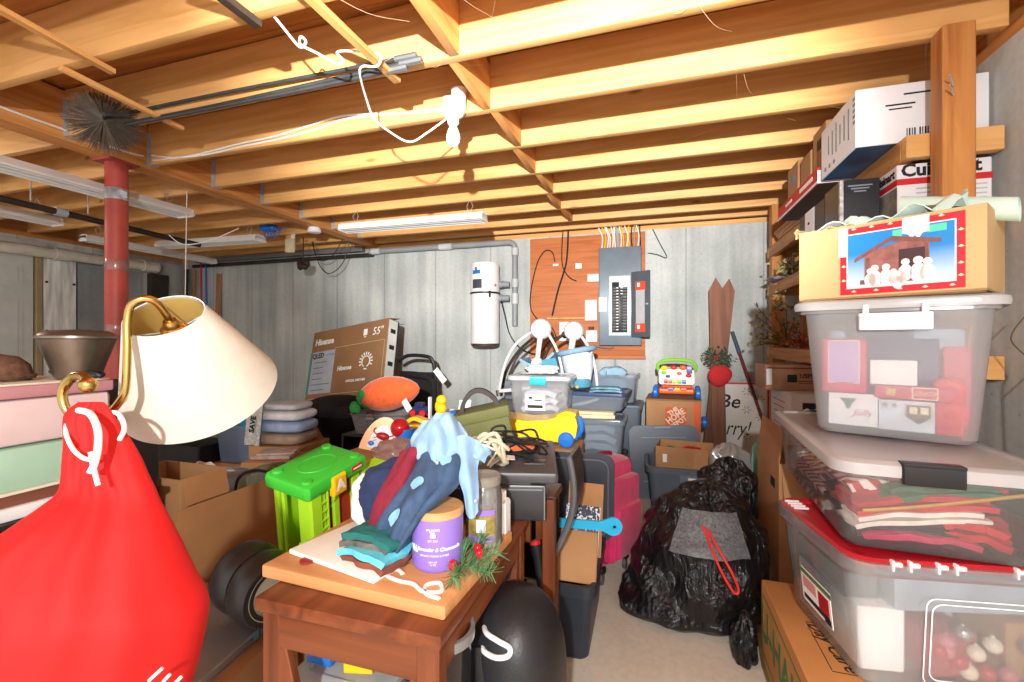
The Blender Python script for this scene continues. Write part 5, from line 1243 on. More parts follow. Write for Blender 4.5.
LILA = M('lilac candle glass', (142, 116, 206), .3, 0, .02)
t = thing('candle', 'lilac three-wick candle jar with wooden lid and black pull tab', 'candle', (-.425, .845, .6465), R(18))
b = MB(); b.lathe([(0, 0), (.046, 0), (.051, .006), (.052, .012), (.052, .104), (.050, .104), (.050, .09), (0, .09)], 48); b.build('jar', LILA, t)
b = MB(); b.lathe([(0, .100), (.050, .100), (.053, .104), (.053, .114), (.050, .118), (0, .118)], 48); b.build('lid', wood('candle lid wood', (214, 164, 112), (190, 138, 88), axis=0, scale=2, knots=False), t)
b = MB(); b.slab(lambda u, v: (-.035 + .02 * u, -.01 + .02 * v + .01 * u, .119 + .022 * math.sin(u * PI)), 8, 2, .003); tag(b.build('pull_tab', BLACKP, t), 'black pull tab')
def onjar(body, size, z, ang, bold=.0, shear=0, mat=INKW):
    o = text(body, size, mat, t, (0, 0, 0), rot=(0, 0, 0), depth=.0003, bold=bold, shear=shear)
    for v in o.data.vertices:
        q = ang + v.co.x / .0523; zz = v.co.y + z; r = .0523 + v.co.z
        v.co = (r * math.sin(q), -r * math.cos(q), zz)
A0 = R(-2)
onjar('MY HOME', .006, .086, A0); onjar('EST. 2021', .005, .065, A0)
onjar('Lavender & Chamomile', .0098, .048, A0 + .22, .0002, .3); onjar('SEA SALT, TONKA & AMBER', .0048, .036, A0 + .05); onjar('NET WT', .0045, .024, A0); onjar('13 OZ', .0045, .019, A0)
b = MB()
for x, z, dx, dz in ((0, .075, .010, .006), (0, .080, .007, .004), (-.005, .083, .002, .003)):
    q = A0 + x / .0523; b.at((.0523 * math.sin(q), -.0523 * math.cos(q), z), (0, 0, q)); b.box((0, 0, 0), (dx, .001, dz))
b.at(); b.build('house_emblem', INKW, t)
b = MB()
for k, q in enumerate((-1.02, -.92, -.83, -.74)):
    qq = A0 + q * .9; b.at((.0523 * math.sin(qq), -.0523 * math.cos(qq), .042), (0, R(-35 + 22 * k), qq)); b.box((0, 0, .004), (.002, .001, .014))
b.at(); b.build('sprig_emblem', INKW, t)

t = thing('food_jar', 'clear plastic food jar with screw lid and a wrapped label behind the candle', 'jar', (-.366, .955, .6465))
b = MB(); b.lathe([(0, 0), (.036, 0), (.041, .006), (.041, .112), (.037, .127), (.033, .132), (.033, .136), (.031, .136), (.035, .125), (.039, .111), (.039, .008), (0, .004)], 36); b.build('jar', clear('clear jar plastic', (222, 222, 216), .8, .06), t)
b = MB(); b.lathe([(0, .134), (.036, .134), (.038, .137), (.038, .152), (.035, .156), (0, .157)], 36); 
for z in (.140, .144, .148): b.lathe([(.038, z - .0015), (.0388, z), (.038, z + .0015)], 36)
b.build('lid', clear('smoky jar lid', (196, 190, 180), .35, .2), t)
b = MB(); b.grid(lambda u, v: (.0416 * math.sin(-.55 + 1.5 * u), -.0416 * math.cos(-.55 + 1.5 * u), .02 + .068 * v), 16, 1); lo = b.build('label', M('gold olive label', (150, 134, 66), .45, 0, .25, 60), t)
for z, h_, m_ in ((.02, .012, LILA), (.076, .012, LILA)):
    b = MB(); b.grid(lambda u, v: (.0419 * math.sin(-.55 + 1.5 * u), -.0419 * math.cos(-.55 + 1.5 * u), z + h_ * v), 16, 1); b.build('label_band', m_, lo)
b = MB(); b.grid(lambda u, v: (.0419 * math.sin(-.05 + .5 * u), -.0419 * math.cos(-.05 + .5 * u), .04 + .028 * v), 8, 1); b.build('label_patch', M('pale label patch', (210, 214, 224), .5), lo)
b = MB(); b.lathe([(0, .006), (.037, .006), (.037, .07), (0, .075)], 28); tag(b.build('red_filling', M('dark red fruit', (140, 34, 30), .4, 0, .3, 60), t), 'dark red filling')
t = thing('spray_bottle', 'narrow white bottle with blue label edge squeezed behind the food jar', 'bottle', (-.350, 1.035, .6205))
b = MB(); b.box((0, 0, .05), (.03, .05, .10), bev=.01); b.lathe([(0, .10), (.01, .10), (.01, .12), (0, .121)], 12); b.build('body', WHITEP, t)
b = MB(); b.box((-.0155, 0, .05), (.001, .04, .06)); b.build('label', M('blue ink', (90, 140, 200), .6, 0, 0), t)

t = thing('pine_sprig', 'glittery artificial pine sprig with red berries beside the lilac candle', 'decoration', (-.365, .835, .6465))
b = MB(); rnd = random.Random(21)
for (d0, L_) in ((Vector((.2, 1, .35)), .085), (Vector((1, -.35, .12)), .075), (Vector((.9, .5, .3)), .075), (Vector((.1, -1, .12)), .06), (Vector((-.2, .3, .5)), .04)):
    d0.normalize(); ax = [d0 * (L_ * k / 8) + Vector((0, 0, .006)) for k in range(9)]
    b.tube(ax, .0012, 4)
    for k in range(80):
        s = rnd.uniform(.1, 1); p = d0 * (L_ * s) + Vector((0, 0, .006)); r_ = Vector((rnd.gauss(0, 1), rnd.gauss(0, 1), rnd.gauss(0, 1))); r_ = (r_ - d0 * r_.dot(d0)).normalized()
        e = p + (d0 * .6 + r_ * .8).normalized() * rnd.uniform(.02, .034); e.z = max(e.z, .001)
        b.tube([p, e], [.0007, .0005], 3)
b.build('needles', M('frosted pine green', (88, 138, 92), .5, 0, .35, 90), t)
for k, (x, y, z) in enumerate(((-.012, -.022, .016), (.02, .03, .03), (.028, .018, .026))):
    b = MB(); b.ball((x, y, z), .0085, 12, 8, sc=(1, 1, 1.25)); tag(b.build('berry', M('glossy red berry', (206, 22, 34), .2), t), 'red berry')

# clothes
DENIM = M('slate navy jersey', (62, 86, 118), .95, 0, .1, 60, bump=.25, bscale=200); MAROON = M('maroon jersey', (128, 34, 54), .95, 0, .1, 60, bump=.25, bscale=200)
SKY = M('light blue cotton', (140, 178, 216), .9, 0, .05, 40, bump=.2, bscale=200); NAVYJ = M('dark navy jersey', (44, 58, 96), .95, 0, .1, 60, bump=.25, bscale=200); WHITEC = M('white cotton', (232, 234, 240), .9, 0, .05)
SURF = {}
def garment(name, label, cat, mat, lofts, extra=None):
    t = thing(name, label, cat, (-.53, .90, .655)); o = (-.53, .90, .655)
    for k, (nm, lines, th, fold, ff) in enumerate(lofts):
        b = MB(); f = loft(b, [sub(l, o) for l in lines], 34, 34, th, fold, ff, k * 3.7); b.build(nm, mat, t, smooth=70); SURF[name + nm] = f
    return t
def blobcloth(name, label, loc, size, mat, seed, cat='clothes'):
    b = MB()
    def f(u, v):
        q = 2 * PI * u; a = PI * (v - .5); c = math.cos(a); d = Vector((math.cos(q) * c, math.sin(q) * c, math.sin(a)))
        k = 1 + .16 * nz(d * 2.2 + Vector((seed, 0, 0))) + .025 * math.sin(d.z * 14 + 3 * nz(d * 2 + Vector((0, seed, 0))))
        return (d.x * size[0] * k, d.y * size[1] * k, size[2] + max(-size[2], (abs(d.z) ** .8) * math.copysign(1, d.z) * size[2] * k))
    b.grid(f, 40, 28, closeu=True); return solo(b, name, mat, label, cat, loc, smooth=70)
blobcloth('sweatshirt', 'dark navy sweatshirt bundled inside the clothes heap behind the candle', (-.565, .925, .658), (.092, .07, .083), NAVYJ, 1.4)
blobcloth('undershirt', 'white undershirt peeking out at the toy playset side of the clothes heap', (-.655, .93, .658), (.034, .035, .062), WHITEC, 4.2)
garment('sweatpants', 'slate navy sweatpants with light blue paw prints slumped over the clothes heap', 'clothes', DENIM, [
    ('leg', [[(-0.528, 0.903, 0.829), (-0.462, 0.882, 0.874), (-0.403, 0.88, 0.866), (-0.38, 0.897, 0.834)], [(-0.536, 0.859, 0.779), (-0.468, 0.828, 0.82), (-0.406, 0.816, 0.829), (-0.384, 0.854, 0.808)], [(-0.548, 0.824, 0.726), (-0.481, 0.792, 0.762), (-0.431, 0.782, 0.779), (-0.417, 0.812, 0.774)], [(-0.564, 0.819, 0.659), (-0.523, 0.8, 0.665), (-0.493, 0.789, 0.675), (-0.497, 0.819, 0.677)]], .004, .011, 8),
    ('waistband', [[(-0.556, 0.915, 0.839), (-0.508, 0.92, 0.876), (-0.449, 0.928, 0.878), (-0.413, 0.939, 0.851)], [(-0.523, 0.894, 0.831), (-0.458, 0.873, 0.863), (-0.407, 0.873, 0.861), (-0.374, 0.894, 0.831)]], .006, .008, 8)])
p_ = bpy.data.objects['sweatpants']
fs_ = SURF['sweatpantsleg']
for (u0, v0) in ((.30, .72), (.42, .42), (.62, .16)):
    b = MB(); pts = []
    for k in range(20):
        q = 2 * PI * k / 20; r = .075 * (1 - .35 * math.sin(q) - .25 * abs(math.cos(q)) * (1 if math.sin(q) > 0 else 0))
        p = Vector(fs_(u0 + r * math.cos(q) * 1.3, v0 + r * math.sin(q) * .9)); pts.append(tuple(p + Vector((.001, -.010, .003))))
    c = Vector(fs_(u0, v0)) + Vector((.001, -.011, .003)); b.add(pts + [tuple(c)], [(k, (k + 1) % 20, 20) for k in range(20)])
    tag(b.build('paw_print', M('ice blue print', (150, 206, 232), .8), p_), 'ice blue print')
garment('shirt', 'maroon long-sleeved shirt hanging as a strip down the clothes heap', 'clothes', MAROON, [
    ('sleeve', [[(-0.526, 0.883, 0.856), (-0.495, 0.872, 0.87), (-0.477, 0.883, 0.86)], [(-0.538, 0.853, 0.815), (-0.507, 0.842, 0.825), (-0.494, 0.856, 0.818)], [(-0.555, 0.827, 0.766), (-0.523, 0.816, 0.773), (-0.509, 0.831, 0.766)], [(-0.577, 0.83, 0.708), (-0.549, 0.818, 0.707), (-0.539, 0.832, 0.708)]], .006, .003, 5)])
garment('baby_shirt', 'light blue snap-front baby shirt draped on top of the clothes heap', 'clothes', SKY, [
    ('body', [[(-0.513, 0.95, 0.907), (-0.482, 0.949, 0.927), (-0.456, 0.957, 0.932), (-0.438, 0.973, 0.911)], [(-0.518, 0.907, 0.878), (-0.467, 0.891, 0.902), (-0.423, 0.899, 0.903), (-0.4, 0.943, 0.883)], [(-0.494, 0.877, 0.851), (-0.444, 0.856, 0.86), (-0.41, 0.862, 0.861), (-0.376, 0.92, 0.858)], [(-0.455, 0.868, 0.839), (-0.434, 0.854, 0.832), (-0.412, 0.856, 0.829), (-0.389, 0.884, 0.836)]], .004, .009, 9),
    ('sleeve', [[(-0.419, 0.89, 0.888), (-0.39, 0.91, 0.894), (-0.363, 0.934, 0.869)], [(-0.396, 0.866, 0.849), (-0.375, 0.873, 0.849), (-0.36, 0.904, 0.834)], [(-0.376, 0.857, 0.8), (-0.359, 0.857, 0.797), (-0.347, 0.876, 0.792)], [(-0.369, 0.859, 0.755), (-0.355, 0.858, 0.74), (-0.345, 0.866, 0.755)]], .004, .004, 4),
    ('collar', [[(-0.38, 0.929, 0.882), (-0.355, 0.926, 0.872), (-0.346, 0.939, 0.856)], [(-0.395, 0.909, 0.873), (-0.368, 0.901, 0.851), (-0.353, 0.921, 0.838)]], .005, .003, 5)])
p_ = bpy.data.objects['baby_shirt']
for px in ((-0.425, 0.841, 0.851), (-0.411, 0.846, 0.853), (-0.345, 0.851, 0.778)):
    b = MB(); b.ball((px[0] + .53, px[1] - .90, px[2] - .655), .004, 12, 8, sc=(1, .6, 1)); tag(b.build('snap', STEEL, p_), 'silver snap')
def folded(name, label, loc, rz, size, mat, seed):
    return cloth(None, name, label, 'clothes', loc, size, mat, seed, rz, layers=1)
TEAL = M('teal jersey', (36, 112, 110), .9, 0, .12, 40, bump=.2); AQUA = M('aqua jersey', (96, 196, 216), .9, 0, .1, 40, bump=.2); UMB = M('patterned grey jersey', (110, 104, 96), .9, 0, .35, 40); MAROON2 = M('rust jersey', (128, 70, 56), .9, 0, .12, 40)
folded('folded_shirt', 'rust brown shirt at the bottom of the small folded pile on the canvas', (-.535, .812, .657), R(-14), (.125, .11, .016), MAROON2, 31)
folded('folded_shirt', 'aqua shirt in the small folded pile on the canvas', (-.54, .815, .670), R(-10), (.13, .115, .018), AQUA, 32)
folded('folded_shirt', 'patterned grey shirt in the small folded pile on the canvas', (-.55, .825, .684), R(-5), (.12, .105, .016), UMB, 33)
folded('folded_shirt', 'teal shirt topmost in the small folded pile on the canvas', (-.535, .825, .697), R(-12), (.135, .115, .020), TEAL, 34)

# black printer with clutter on it
BLK2 = M('charcoal plastic', (52, 53, 56), .32, 0, .06)
BLKS = M('charcoal lid', (74, 75, 78), .38, 0, .06)
t = thing('printer', 'flat charcoal printer with raised lid edge on the brown table, covered in cords', 'printer', (-.497, 1.32, .6205), R(14))
b = MB(); b.box((0.0, .0, .048), (.36, .38, .096), bev=.006); b.build('body', BLK2, t)
b = MB(); b.box((.012, -.004, .118), (.40, .40, .03), bev=.008); b.build('lid', BLKS, t)
b = MB(); b.box((.0, -.192, .085), (.34, .006, .004)); b.box((.176, -.192, .05), (.003, .004, .09)); b.build('seam', M('light seam', (120, 122, 126), .4), t)
b = MB(); b.box((.06, -.194, .105), (.16, .01, .012), bev=.002); b.build('tray_lip', BLKS, t)
b = MB(); b.box((.15, -.10, .1345), (.06, .05, .003), bev=.001); b.box((.16, .12, .1345), (.07, .05, .003), bev=.001); b.build('label_panel', M('darker panel', (60, 61, 64), .3), t)
b = MB(); b.slab(lambda u, v: (.188 + .002 * u, .06 + .1 * u, .06 + .055 * v + .02 * u), 4, 3, .0015); tag(b.build('blue_tape', BLUEP, t), 'blue strip on the side')
ZP = .758
t = thing('power_adaptor', 'black power adaptor with stripes of colour in the cord pile on the printer', 'adaptor', (-.40, 1.33, ZP), R(30))
b = MB(); b.box((0, 0, .022), (.12, .07, .04), bev=.008); b.build('body', BLACKP, t)
b = MB(); b.box((0, -.036, .024), (.09, .002, .016)); b.build('stripe', ORANGE, t)
for k, (lb, m_, r_, ph, sz) in enumerate((('tangle of black cord on the printer, lying over the adaptor', BLACKP, .0035, 0.3, .09), ('second tangle of thin black wire at the front edge of the printer', BLACKP, .003, 2.2, .08), ('coil of beige rope lighting on the printer beside the olive case', M('beige translucent cord', (196, 188, 160), .35), .006, 4.0, .055), ('coil of white thin cord under the beige coil on the printer', CABLEW, .003, 5.2, .07))):
    b = MB(); rnd = random.Random(40 + k); pts = []
    c = ((-.385, 1.30), (-.36, 1.26), (-.432, 1.175), (-.445, 1.18))[k]
    for j in range(15):
        q = ph + j * 1.15; pts.append((c[0] + sz * math.cos(q) * rnd.uniform(.4, 1), c[1] + sz * .6 * math.sin(q) * rnd.uniform(.4, 1), ZP + .006 + (.10 if k == 2 else .07) * rnd.random() * (1 if j % 14 else 0)))
    b.tube(smoothpath(pts, 7), r_, 6); solo(b, 'cord_tangle', m_, lb, 'cord')
b = MB(); b.slab(lambda u, v: (-.03 + .07 * u, -.02 + .045 * v + .03 * u, .004 + .02 * u + .01 * math.sin(u * 4)), 6, 3, .001); solo(b, 'paper_slip', PAPER, 'white paper slip lying among cords at the front of the printer', 'paper', (-.40, 1.17, ZP), (0, 0, R(20)))
b = MB(); b.tube(smoothpath([(0, 0, 0), (.02, 0, .04), (.01, .02, .07), (-.03, .02, .06), (-.03, 0, .02), (.03, -.01, .005), (.06, 0, .05)], 6), .004, 6); solo(b, 'sunglasses_strap', BLACKP, 'looped black strap standing up out of the printer cord pile', 'strap', (-.47, 1.36, ZP))

# black tray on edge and the black bin with papers
t = thing('plastic_tray', 'curved black plastic tray stood on edge between the printer and the black bin', 'tray', (-.258, 1.47, .26))
b = MB(); b.slab(lambda u, v: (.012 * math.sin(PI * v) * 2 - .05 * (1 - v) ** 2 + .01, -.07 + .17 * u, .17 + .31 * v), 6, 14, .012); b.build('panel', M('satin black plastic', (38, 39, 42), .35), t)
b = MB(); b.tube([(.012 * math.sin(PI * k / 14) * 2 - .05 * (1 - k / 14) ** 2 + .004, -.075, .17 + .31 * k / 14) for k in range(15)], .010, 8); tag(b.build('rim', M('grey rim', (96, 98, 102), .35), t), 'grey rim')
DKB = M('blue black plastic', (46, 52, 62), .4, 0, .05)
t = thing('storage_bin', 'blue-black storage bin standing on the floor beside the pink suitcase', 'tote', (-.395, 1.76, 0), R(1))
bin_body(t, .375, .44, .27, .92, DKB, rim=.012, rimh=.04, rad=.035)
b = MB(); b.prism([(p[0], p[1] + .16) for p in rrect(.36, .36, .05, 6)], -.012, .012, plane='xz'); b.prism([(p[0], p[1] + .16) for p in rrect(.30, .30, .04, 6)], -.018, 0, plane='xz'); o = thing('bin_lid', 'blue-black bin lid stood upright against the pink suitcase', 'lid', (-.345, 1.965, .272), rot=(R(-4), 0, R(2))); b.build('panel', DKB, o)
b = MB(); b.tube([(p[0], -.02, p[1] + .16) for p in rrect(.31, .31, .04, 6)], .004, 6, closed=True); b.build('rib', M('lighter rib edge', (98, 104, 112), .4), o)  # rib coloured lighter than the lid panel
# items in the bin
def sheet(name, label, cat, mat, c, size, rot):
    b = MB(); b.box((0, 0, 0), size, bev=min(size) * .3); return solo(b, name, mat, label, cat, c, rot)
sheet('cardboard_sheet', 'plain brown cardboard sheet sticking up highest out of the blue-black bin', 'cardboard', CARD, (-.265, 1.80, .40), (.14, .006, .27), (R(-14), 0, R(-4)))
sheet('cardboard_folder', 'brown cardboard folder with white page edges leaning in the black bin', 'folder', CARD, (-.262, 1.615, .335), (.135, .016, .17), (R(-30), R(4), R(8)))
nb = thing('notebook', 'composition notebook with black and white speckled cover in the black bin', 'notebook', (-.262, 1.69, .385), rot=(R(-22), R(4), R(6)))
spk = bpy.data.materials.new('speckled cover'); spk.use_nodes = True
_n = spk.node_tree; _v = _n.nodes.new('ShaderNodeTexNoise'); _v.inputs['Scale'].default_value = 110; _c = _n.nodes.new('ShaderNodeTexCoord'); _r = _n.nodes.new('ShaderNodeValToRGB'); _r.color_ramp.interpolation = 'CONSTANT'; _r.color_ramp.elements[0].color = lin((32, 42, 70)); _r.color_ramp.elements[1].position = .55; _r.color_ramp.elements[1].color = lin((214, 224, 234))
_n.links.new(_c.outputs['Object'], _v.inputs['Vector']); _n.links.new(_v.outputs['Fac'], _r.inputs['Fac']); _n.links.new(_r.outputs['Color'], _n.nodes['Principled BSDF'].inputs['Base Color'])
b = MB(); b.box((0, 0, 0), (.125, .012, .20), bev=.002); b.build('cover', spk, nb)
b = MB(); b.box((.0635, 0, 0), (.002, .009, .195)); b.build('pages', PAPER, nb)
CYAN = M('cyan plastic', (30, 176, 226), .35, 0, .03)
t = thing('plastic_paddle', 'bright cyan plastic paddle handle with a hanging hole, lying across the black bin', 'tool', (-.215, 1.62, .45), rot=(0, R(1), R(10)))
poly = [(-.14, -.016), (.03, -.015)] + [(.075 + .032 * math.cos(q), .032 * math.sin(q)) for q in [R(-130 + 260 * k / 14) for k in range(15)]] + [(.03, .015), (-.14, .016)]
b = MB(); b.prism(poly, -.005, .005, plane='xz'); b.tube(arc((.080, -.005, 0), .008, 0, 2 * PI, 12), .003, 6); b.build('handle', CYAN, t)
b = MB(); b.lathe([(0, -.001), (.008, -.001), (.008, .001), (0, .001)], 12); tag(b.build('hanging_hole', M('dark opening', (26, 20, 16), .9), t, loc=(.08, -.0055, 0), rot=(PI / 2, 0, 0)), 'dark hanging hole')
b = MB(); b.box((0, 0, 0), (.04, .01, .10), bev=.003); b.build('blade', CYAN, t, loc=(-.16, 0, 0))
t = thing('flashlight', 'slim black flashlight with a red tip leaning behind the tall brown leg', 'flashlight', (-.345, 1.42, .30), rot=(R(-10), R(-12), 0))
b = MB(); b.lathe([(0, 0), (.014, 0), (.014, .10), (.018, .115), (.018, .14), (0, .14)], 16); b.build('barrel', BLACKP, t)
b = MB(); b.lathe([(.0145, .138), (.0185, .14), (.0185, .152), (0, .154)], 16); tag(b.build('tip', REDPL, t), 'red tip')
b = MB(); b.box((0, 0, .15), (.10, .10, .30), bev=.006); solo(b, 'parts_box', M('grey printed card', (150, 146, 140), .6, 0, .3, 30), 'small grey patterned carton on the floor under the black printer', 'box', (-.36, 1.43, 0))

# magenta suitcase
MAG = M('magenta nylon', (216, 40, 102), .7, 0, .08, 20, bump=.25, bscale=220, sheen=.3); MAGD = M('dark magenta piping', (140, 22, 62), .6, 0, .05)
t = thing('suitcase', 'magenta soft-sided suitcase on small wheels beside the black bin', 'suitcase', (-.240, 2.195, 0), rot=(0, R(2), R(66)))
b = MB(); b.box((0, 0, .31), (.31, .17, .47), bev=.045); b.build('shell', MAG, t)
b = MB(); b.box((.0, -.095, .29), (.26, .06, .36), bev=.028); b.build('front_pocket', MAG, t)
b = MB(); b.box((.0, -.125, .24), (.22, .04, .22), bev=.018); b.build('lower_pocket', MAG, t)
for (yy, w_, h_, zc) in ((-.062, .29, .42, .31), (-.08, .255, .36, .29), (.06, .30, .45, .31)):
    b = MB(); b.tube([(p[0], yy, p[1] + zc) for p in rrect(w_ + .022, h_ + .02, .05, 5)], .005, 6, closed=True); b.build('piping', MAGD, t)
b = MB(); b.tube(smoothpath([(-.06, 0, .54), (-.05, 0, .56), (.05, 0, .56), (.06, 0, .54)], 5), .009, 8); b.build('handle', MAGD, t)
b = MB(); b.tube(smoothpath([(.157, -.03, .42), (.17, -.03, .40), (.17, -.03, .28), (.157, -.03, .26)], 4), .008, 8); b.build('side_handle', MAGD, t)
for (x, z) in ((.125, .43), (.08, .34)):
    b = MB(); b.box((x, -.112, z), (.008, .006, .04), bev=.002); b.build('zip_pull', M('pale zip', (206, 190, 160), .3, .6), t)
for sx in (-1, 1):
    for sy in (-1, 1):
        b = MB(); b.lathe([(0, -.01), (.026, -.01), (.03, -.006), (.03, .006), (.026, .01), (0, .01)], 18); o = b.build('wheel', M('grey caster', (92, 90, 92), .4), t, loc=(sx * .11, sy * .06, .031), rot=(PI / 2, 0, R(20)))
        b = MB(); b.box((sx * .11, sy * .06, .066), (.04, .03, .03), bev=.006); b.build('caster_fork', BLACKP, t)

# under and beside the brown side table
t = thing('black_bag', 'rounded black textured bag with white loop handle on the floor against the side table', 'bag', (-.305, 1.0, 0))
LEA = M('black pebbled vinyl', (34, 35, 38), .42, 0, .1, 20, bump=.6, bscale=160, dist=.001)
def bagf(u, v):
    q = 2 * PI * u; z = v; c = math.cos(q); s = math.sin(q)
    e = .75; x = math.copysign(abs(c) ** e, c); y = math.copysign(abs(s) ** e, s)
    r = (1 - (max(0, z - .5) / .5) ** 3.4) ** .5 if z < 1 else 0; r = max(r, 0); r *= .86 + .14 * min(1, z / .3)
    k = 1 + .04 * nz((c * 1.5, s * 1.5, z * 3))
    return (x * .110 * r * k, y * .135 * r * k, z * .535)
b = MB(); b.grid(bagf, 48, 36, closeu=True); b.build('body', LEA, t, smooth=70)
b = MB(); b.slab(lambda u, v: (-.06 + .035 * u - .012 * v, -.128 - .004 * math.sin(u * 3), .36 + .11 * v), 4, 6, .006); b.build('seam_flap', LEA, t)
b = MB(); b.tube(smoothpath([(-.045, -.085, .485), (-.03, -.108, .488), (.0, -.118, .484), (.022, -.116, .474), (.020, -.120, .460), (-.005, -.124, .454), (-.034, -.116, .456), (-.048, -.09, .456)], 6), .0055, 8); tag(b.build('handle', WHITEP, t), 'white loop handle')
t = thing('waste_bin', 'glossy black round waste bin behind the front leg of the side table', 'bin', (-.392, .795, 0))
b = MB(); b.lathe([(0, .005), (.045, .005), (.048, .01), (.058, .53), (.061, .535), (.061, .55), (.056, .55), (.046, .02), (0, .02)], 36); b.build('body', M('glossy black plastic', (22, 22, 24), .12), t)
b = MB(); b.lathe([(.060, .530), (.064, .534), (.064, .552), (.056, .552)], 36); tag(b.build('rim', M('smoky clear rim', (120, 122, 122), .2), t), 'smoky rim')
b = MB(); b.box((0, 0, .02), (.09, .20, .04), bev=.004)
for k in range(6): b.box((0, -.09 + k * .034, .046), (.09, .012, .016), bev=.003)
solo(b, 'toy_ramp', M('neon green plastic', (100, 224, 40), .4), 'neon green ridged toy piece on the floor under the tall brown leg', 'toy', (-.19, 1.235, 0), (0, 0, R(-30)))
t = thing('storage_tote', 'low clear lidded tote under the brown side table carrying toy blocks', 'tote', (-.645, .945, 0))
bin_body(t, .21, .28, .36, .94, CLR2, rim=.01, rad=.03); bin_lid(t, .21, .28, .372, CLRL, over=.012, hh=.016, rad=.035)
cloth(None, 'folded_cloth', 'dark cloth filling the low clear tote under the side table', 'cloth', (-.645, .945, .02), (.14, .19, .25), DKC, 44, 0, layers=4)
def block(nx, ny, loc, m_, lb, rz=0, h=.04):
    t = thing('toy_block', lb, 'toy block', loc, rz, 'building blocks on the tote lid')
    b = MB(); b.box((0, 0, h / 2), (nx * .032, ny * .032, h), bev=.002); b.build('brick_body', m_, t)
    for i in range(nx):
        for j in range(ny):
            b = MB(); b.lathe([(.006, 0), (.0095, 0), (.0095, .008), (.006, .008)], 12, c=((i - (nx - 1) / 2) * .032, (j - (ny - 1) / 2) * .032, h)); b.build('stud', m_, t)
block(2, 2, (-.715, .868, .380), BLU, 'blue toy block at the bottom of the block tower under the side table')
block(1, 2, (-.730, .868, .429), REDPL, 'red toy block stacked on the blue one under the side table', 0, .06)
block(1, 2, (-.697, .868, .429), LIME, 'lime green toy block stacked on the blue one under the side table', 0, .05)
block(2, 3, (-.625, .885, .380), YLW, 'big yellow toy block under the side table', R(14), .07)

# back of the middle: stacked totes, swings and toys
def tote(label, w_, d, h, loc, rz, body, lid, latch=None, tap=.9, name='storage_tote', group=None):
    t = thing(name, label, 'tote', loc, rz, group); bin_body(t, w_, d, h - .012, tap, body, rim=.01, rad=.035)
    if lid: bin_lid(t, w_, d, h, lid, over=.014, hh=.022, rad=.04)
    if latch:
        for s in (-1, 1):
            b = MB(); b.box((0, s * (d / 2 + .016), h - .03), (w_ * .28, .012, .045), bev=.005); b.box((0, s * (d / 2 + .010), h + .002), (w_ * .28, .024, .008), bev=.003); b.build('latch', latch, t)
    return t
NAVYP = M('navy lid plastic', (48, 66, 104), .4); TEALP = M('teal latch plastic', (24, 164, 184), .4, 0, .03)
SMOKE = clear('grey blue tote plastic', (176, 190, 206), .45, .2)
tote('charcoal lidded tote under the teal-latched bin', .38, .34, .60, (-.745, 2.99, 0), 0, GREYB, BLKS)
tb = tote('clear tote with bright teal latches topped by a coil of white cord', .385, .30, .25, (-.715, 2.965, .622), R(2), CLR2, clear('white lid plastic', (240, 242, 244), .12, .2), TEALP)
b = MB(); b.box((-.02, -.152, .085), (.13, .002, .10)); o = tag(b.build('label', PAPER, tb), 'white printed label')
b = MB(); b.box((-.05, -.1535, .115), (.02, .001, .015)); b.box((.0, -.1535, .10), (.05, .001, .008)); b.box((-.02, -.1535, .06), (.10, .001, .02)); b.build('print', INK, o)
cloth(None, 'white_cloth', 'white crumpled linen inside the teal-latched tote', 'cloth', (-.715, 2.965, .64), (.26, .18, .14), M('grey white linen', (190, 192, 196), .9, 0, .1), 51, 0, layers=3)
b = MB(); rnd = random.Random(9); pts = [(-.715 + .14 * math.cos(j * 1.9) * rnd.uniform(.5, 1), 3.0 + .09 * math.sin(j * 1.9) * rnd.uniform(.5, 1), .878 + .05 * rnd.random()) for j in range(22)]
pts = [(p[0], p[1] - .05, p[2] + .012) for p in pts]
b.tube(smoothpath(pts, 6), .006, 6); solo(b, 'cord_coil', CABLEW, 'tangled white cord heaped on the teal-latched tote', 'cord')
for k, (x, y) in enumerate(((-.66, 2.93), (-.76, 2.90))):
    b = MB(); b.box((0, 0, .015), (.07, .045, .03), bev=.006); b.box((0, -.025, .015), (.02, .01, .01)); solo(b, 'plug_block', WHITEP, ['white plug block on the teal-latched tote, nearer the swings with mesh seat', 'white plug block on the teal-latched tote, nearer the olive case'][k], 'adaptor', (x, y, .888), (0, 0, .4 * k))
tote('blue-black tote at the bottom of the stack below the baby swings', .34, .32, .315, (-.37, 3.24, 0), 0, DKB, DKB)
tote('grey-blue clear tote with round blue latch in the stack below the baby swings', .34, .30, .245, (-.37, 3.24, .325), 0, SMOKE, SMOKE)
b = MB(); b.lathe([(0, 0), (.026, 0), (.028, .006), (.022, .014), (0, .016)], 20); b.build('latch', BLU, bpy.data.objects['storage_tote.006'] if 'storage_tote.006' in bpy.data.objects else None, loc=(.02, -.165, .03), rot=(PI / 2, 0, 0))
cloth(None, 'pale_cloth', 'pale cloth packed in the grey-blue clear tote', 'cloth', (-.37, 3.24, .345), (.27, .22, .18), M('pale blue cloth', (198, 210, 220), .9, 0, .1), 52, 0, layers=3)
b = MB(); b.box((0, 0, .012), (.27, .2, .024), bev=.003, rz=.1); b.box((.01, .01, .034), (.26, .2, .018), bev=.003, rz=-.05); solo(b, 'folder_pile', M('manila card', (226, 208, 170), .7), 'manila folders lying on the grey-blue clear tote', 'folders', (-.40, 3.20, .576))
tote('navy-lidded shallow tote directly under the baby swings', .40, .36, .12, (-.385, 3.33, .622), R(-4), SMOKE, NAVYP)
tote('smoky clear tote with blue cloth behind the mesh-seated swing', .40, .30, .24, (-.335, 3.90, .60), R(-3), SMOKE, None)
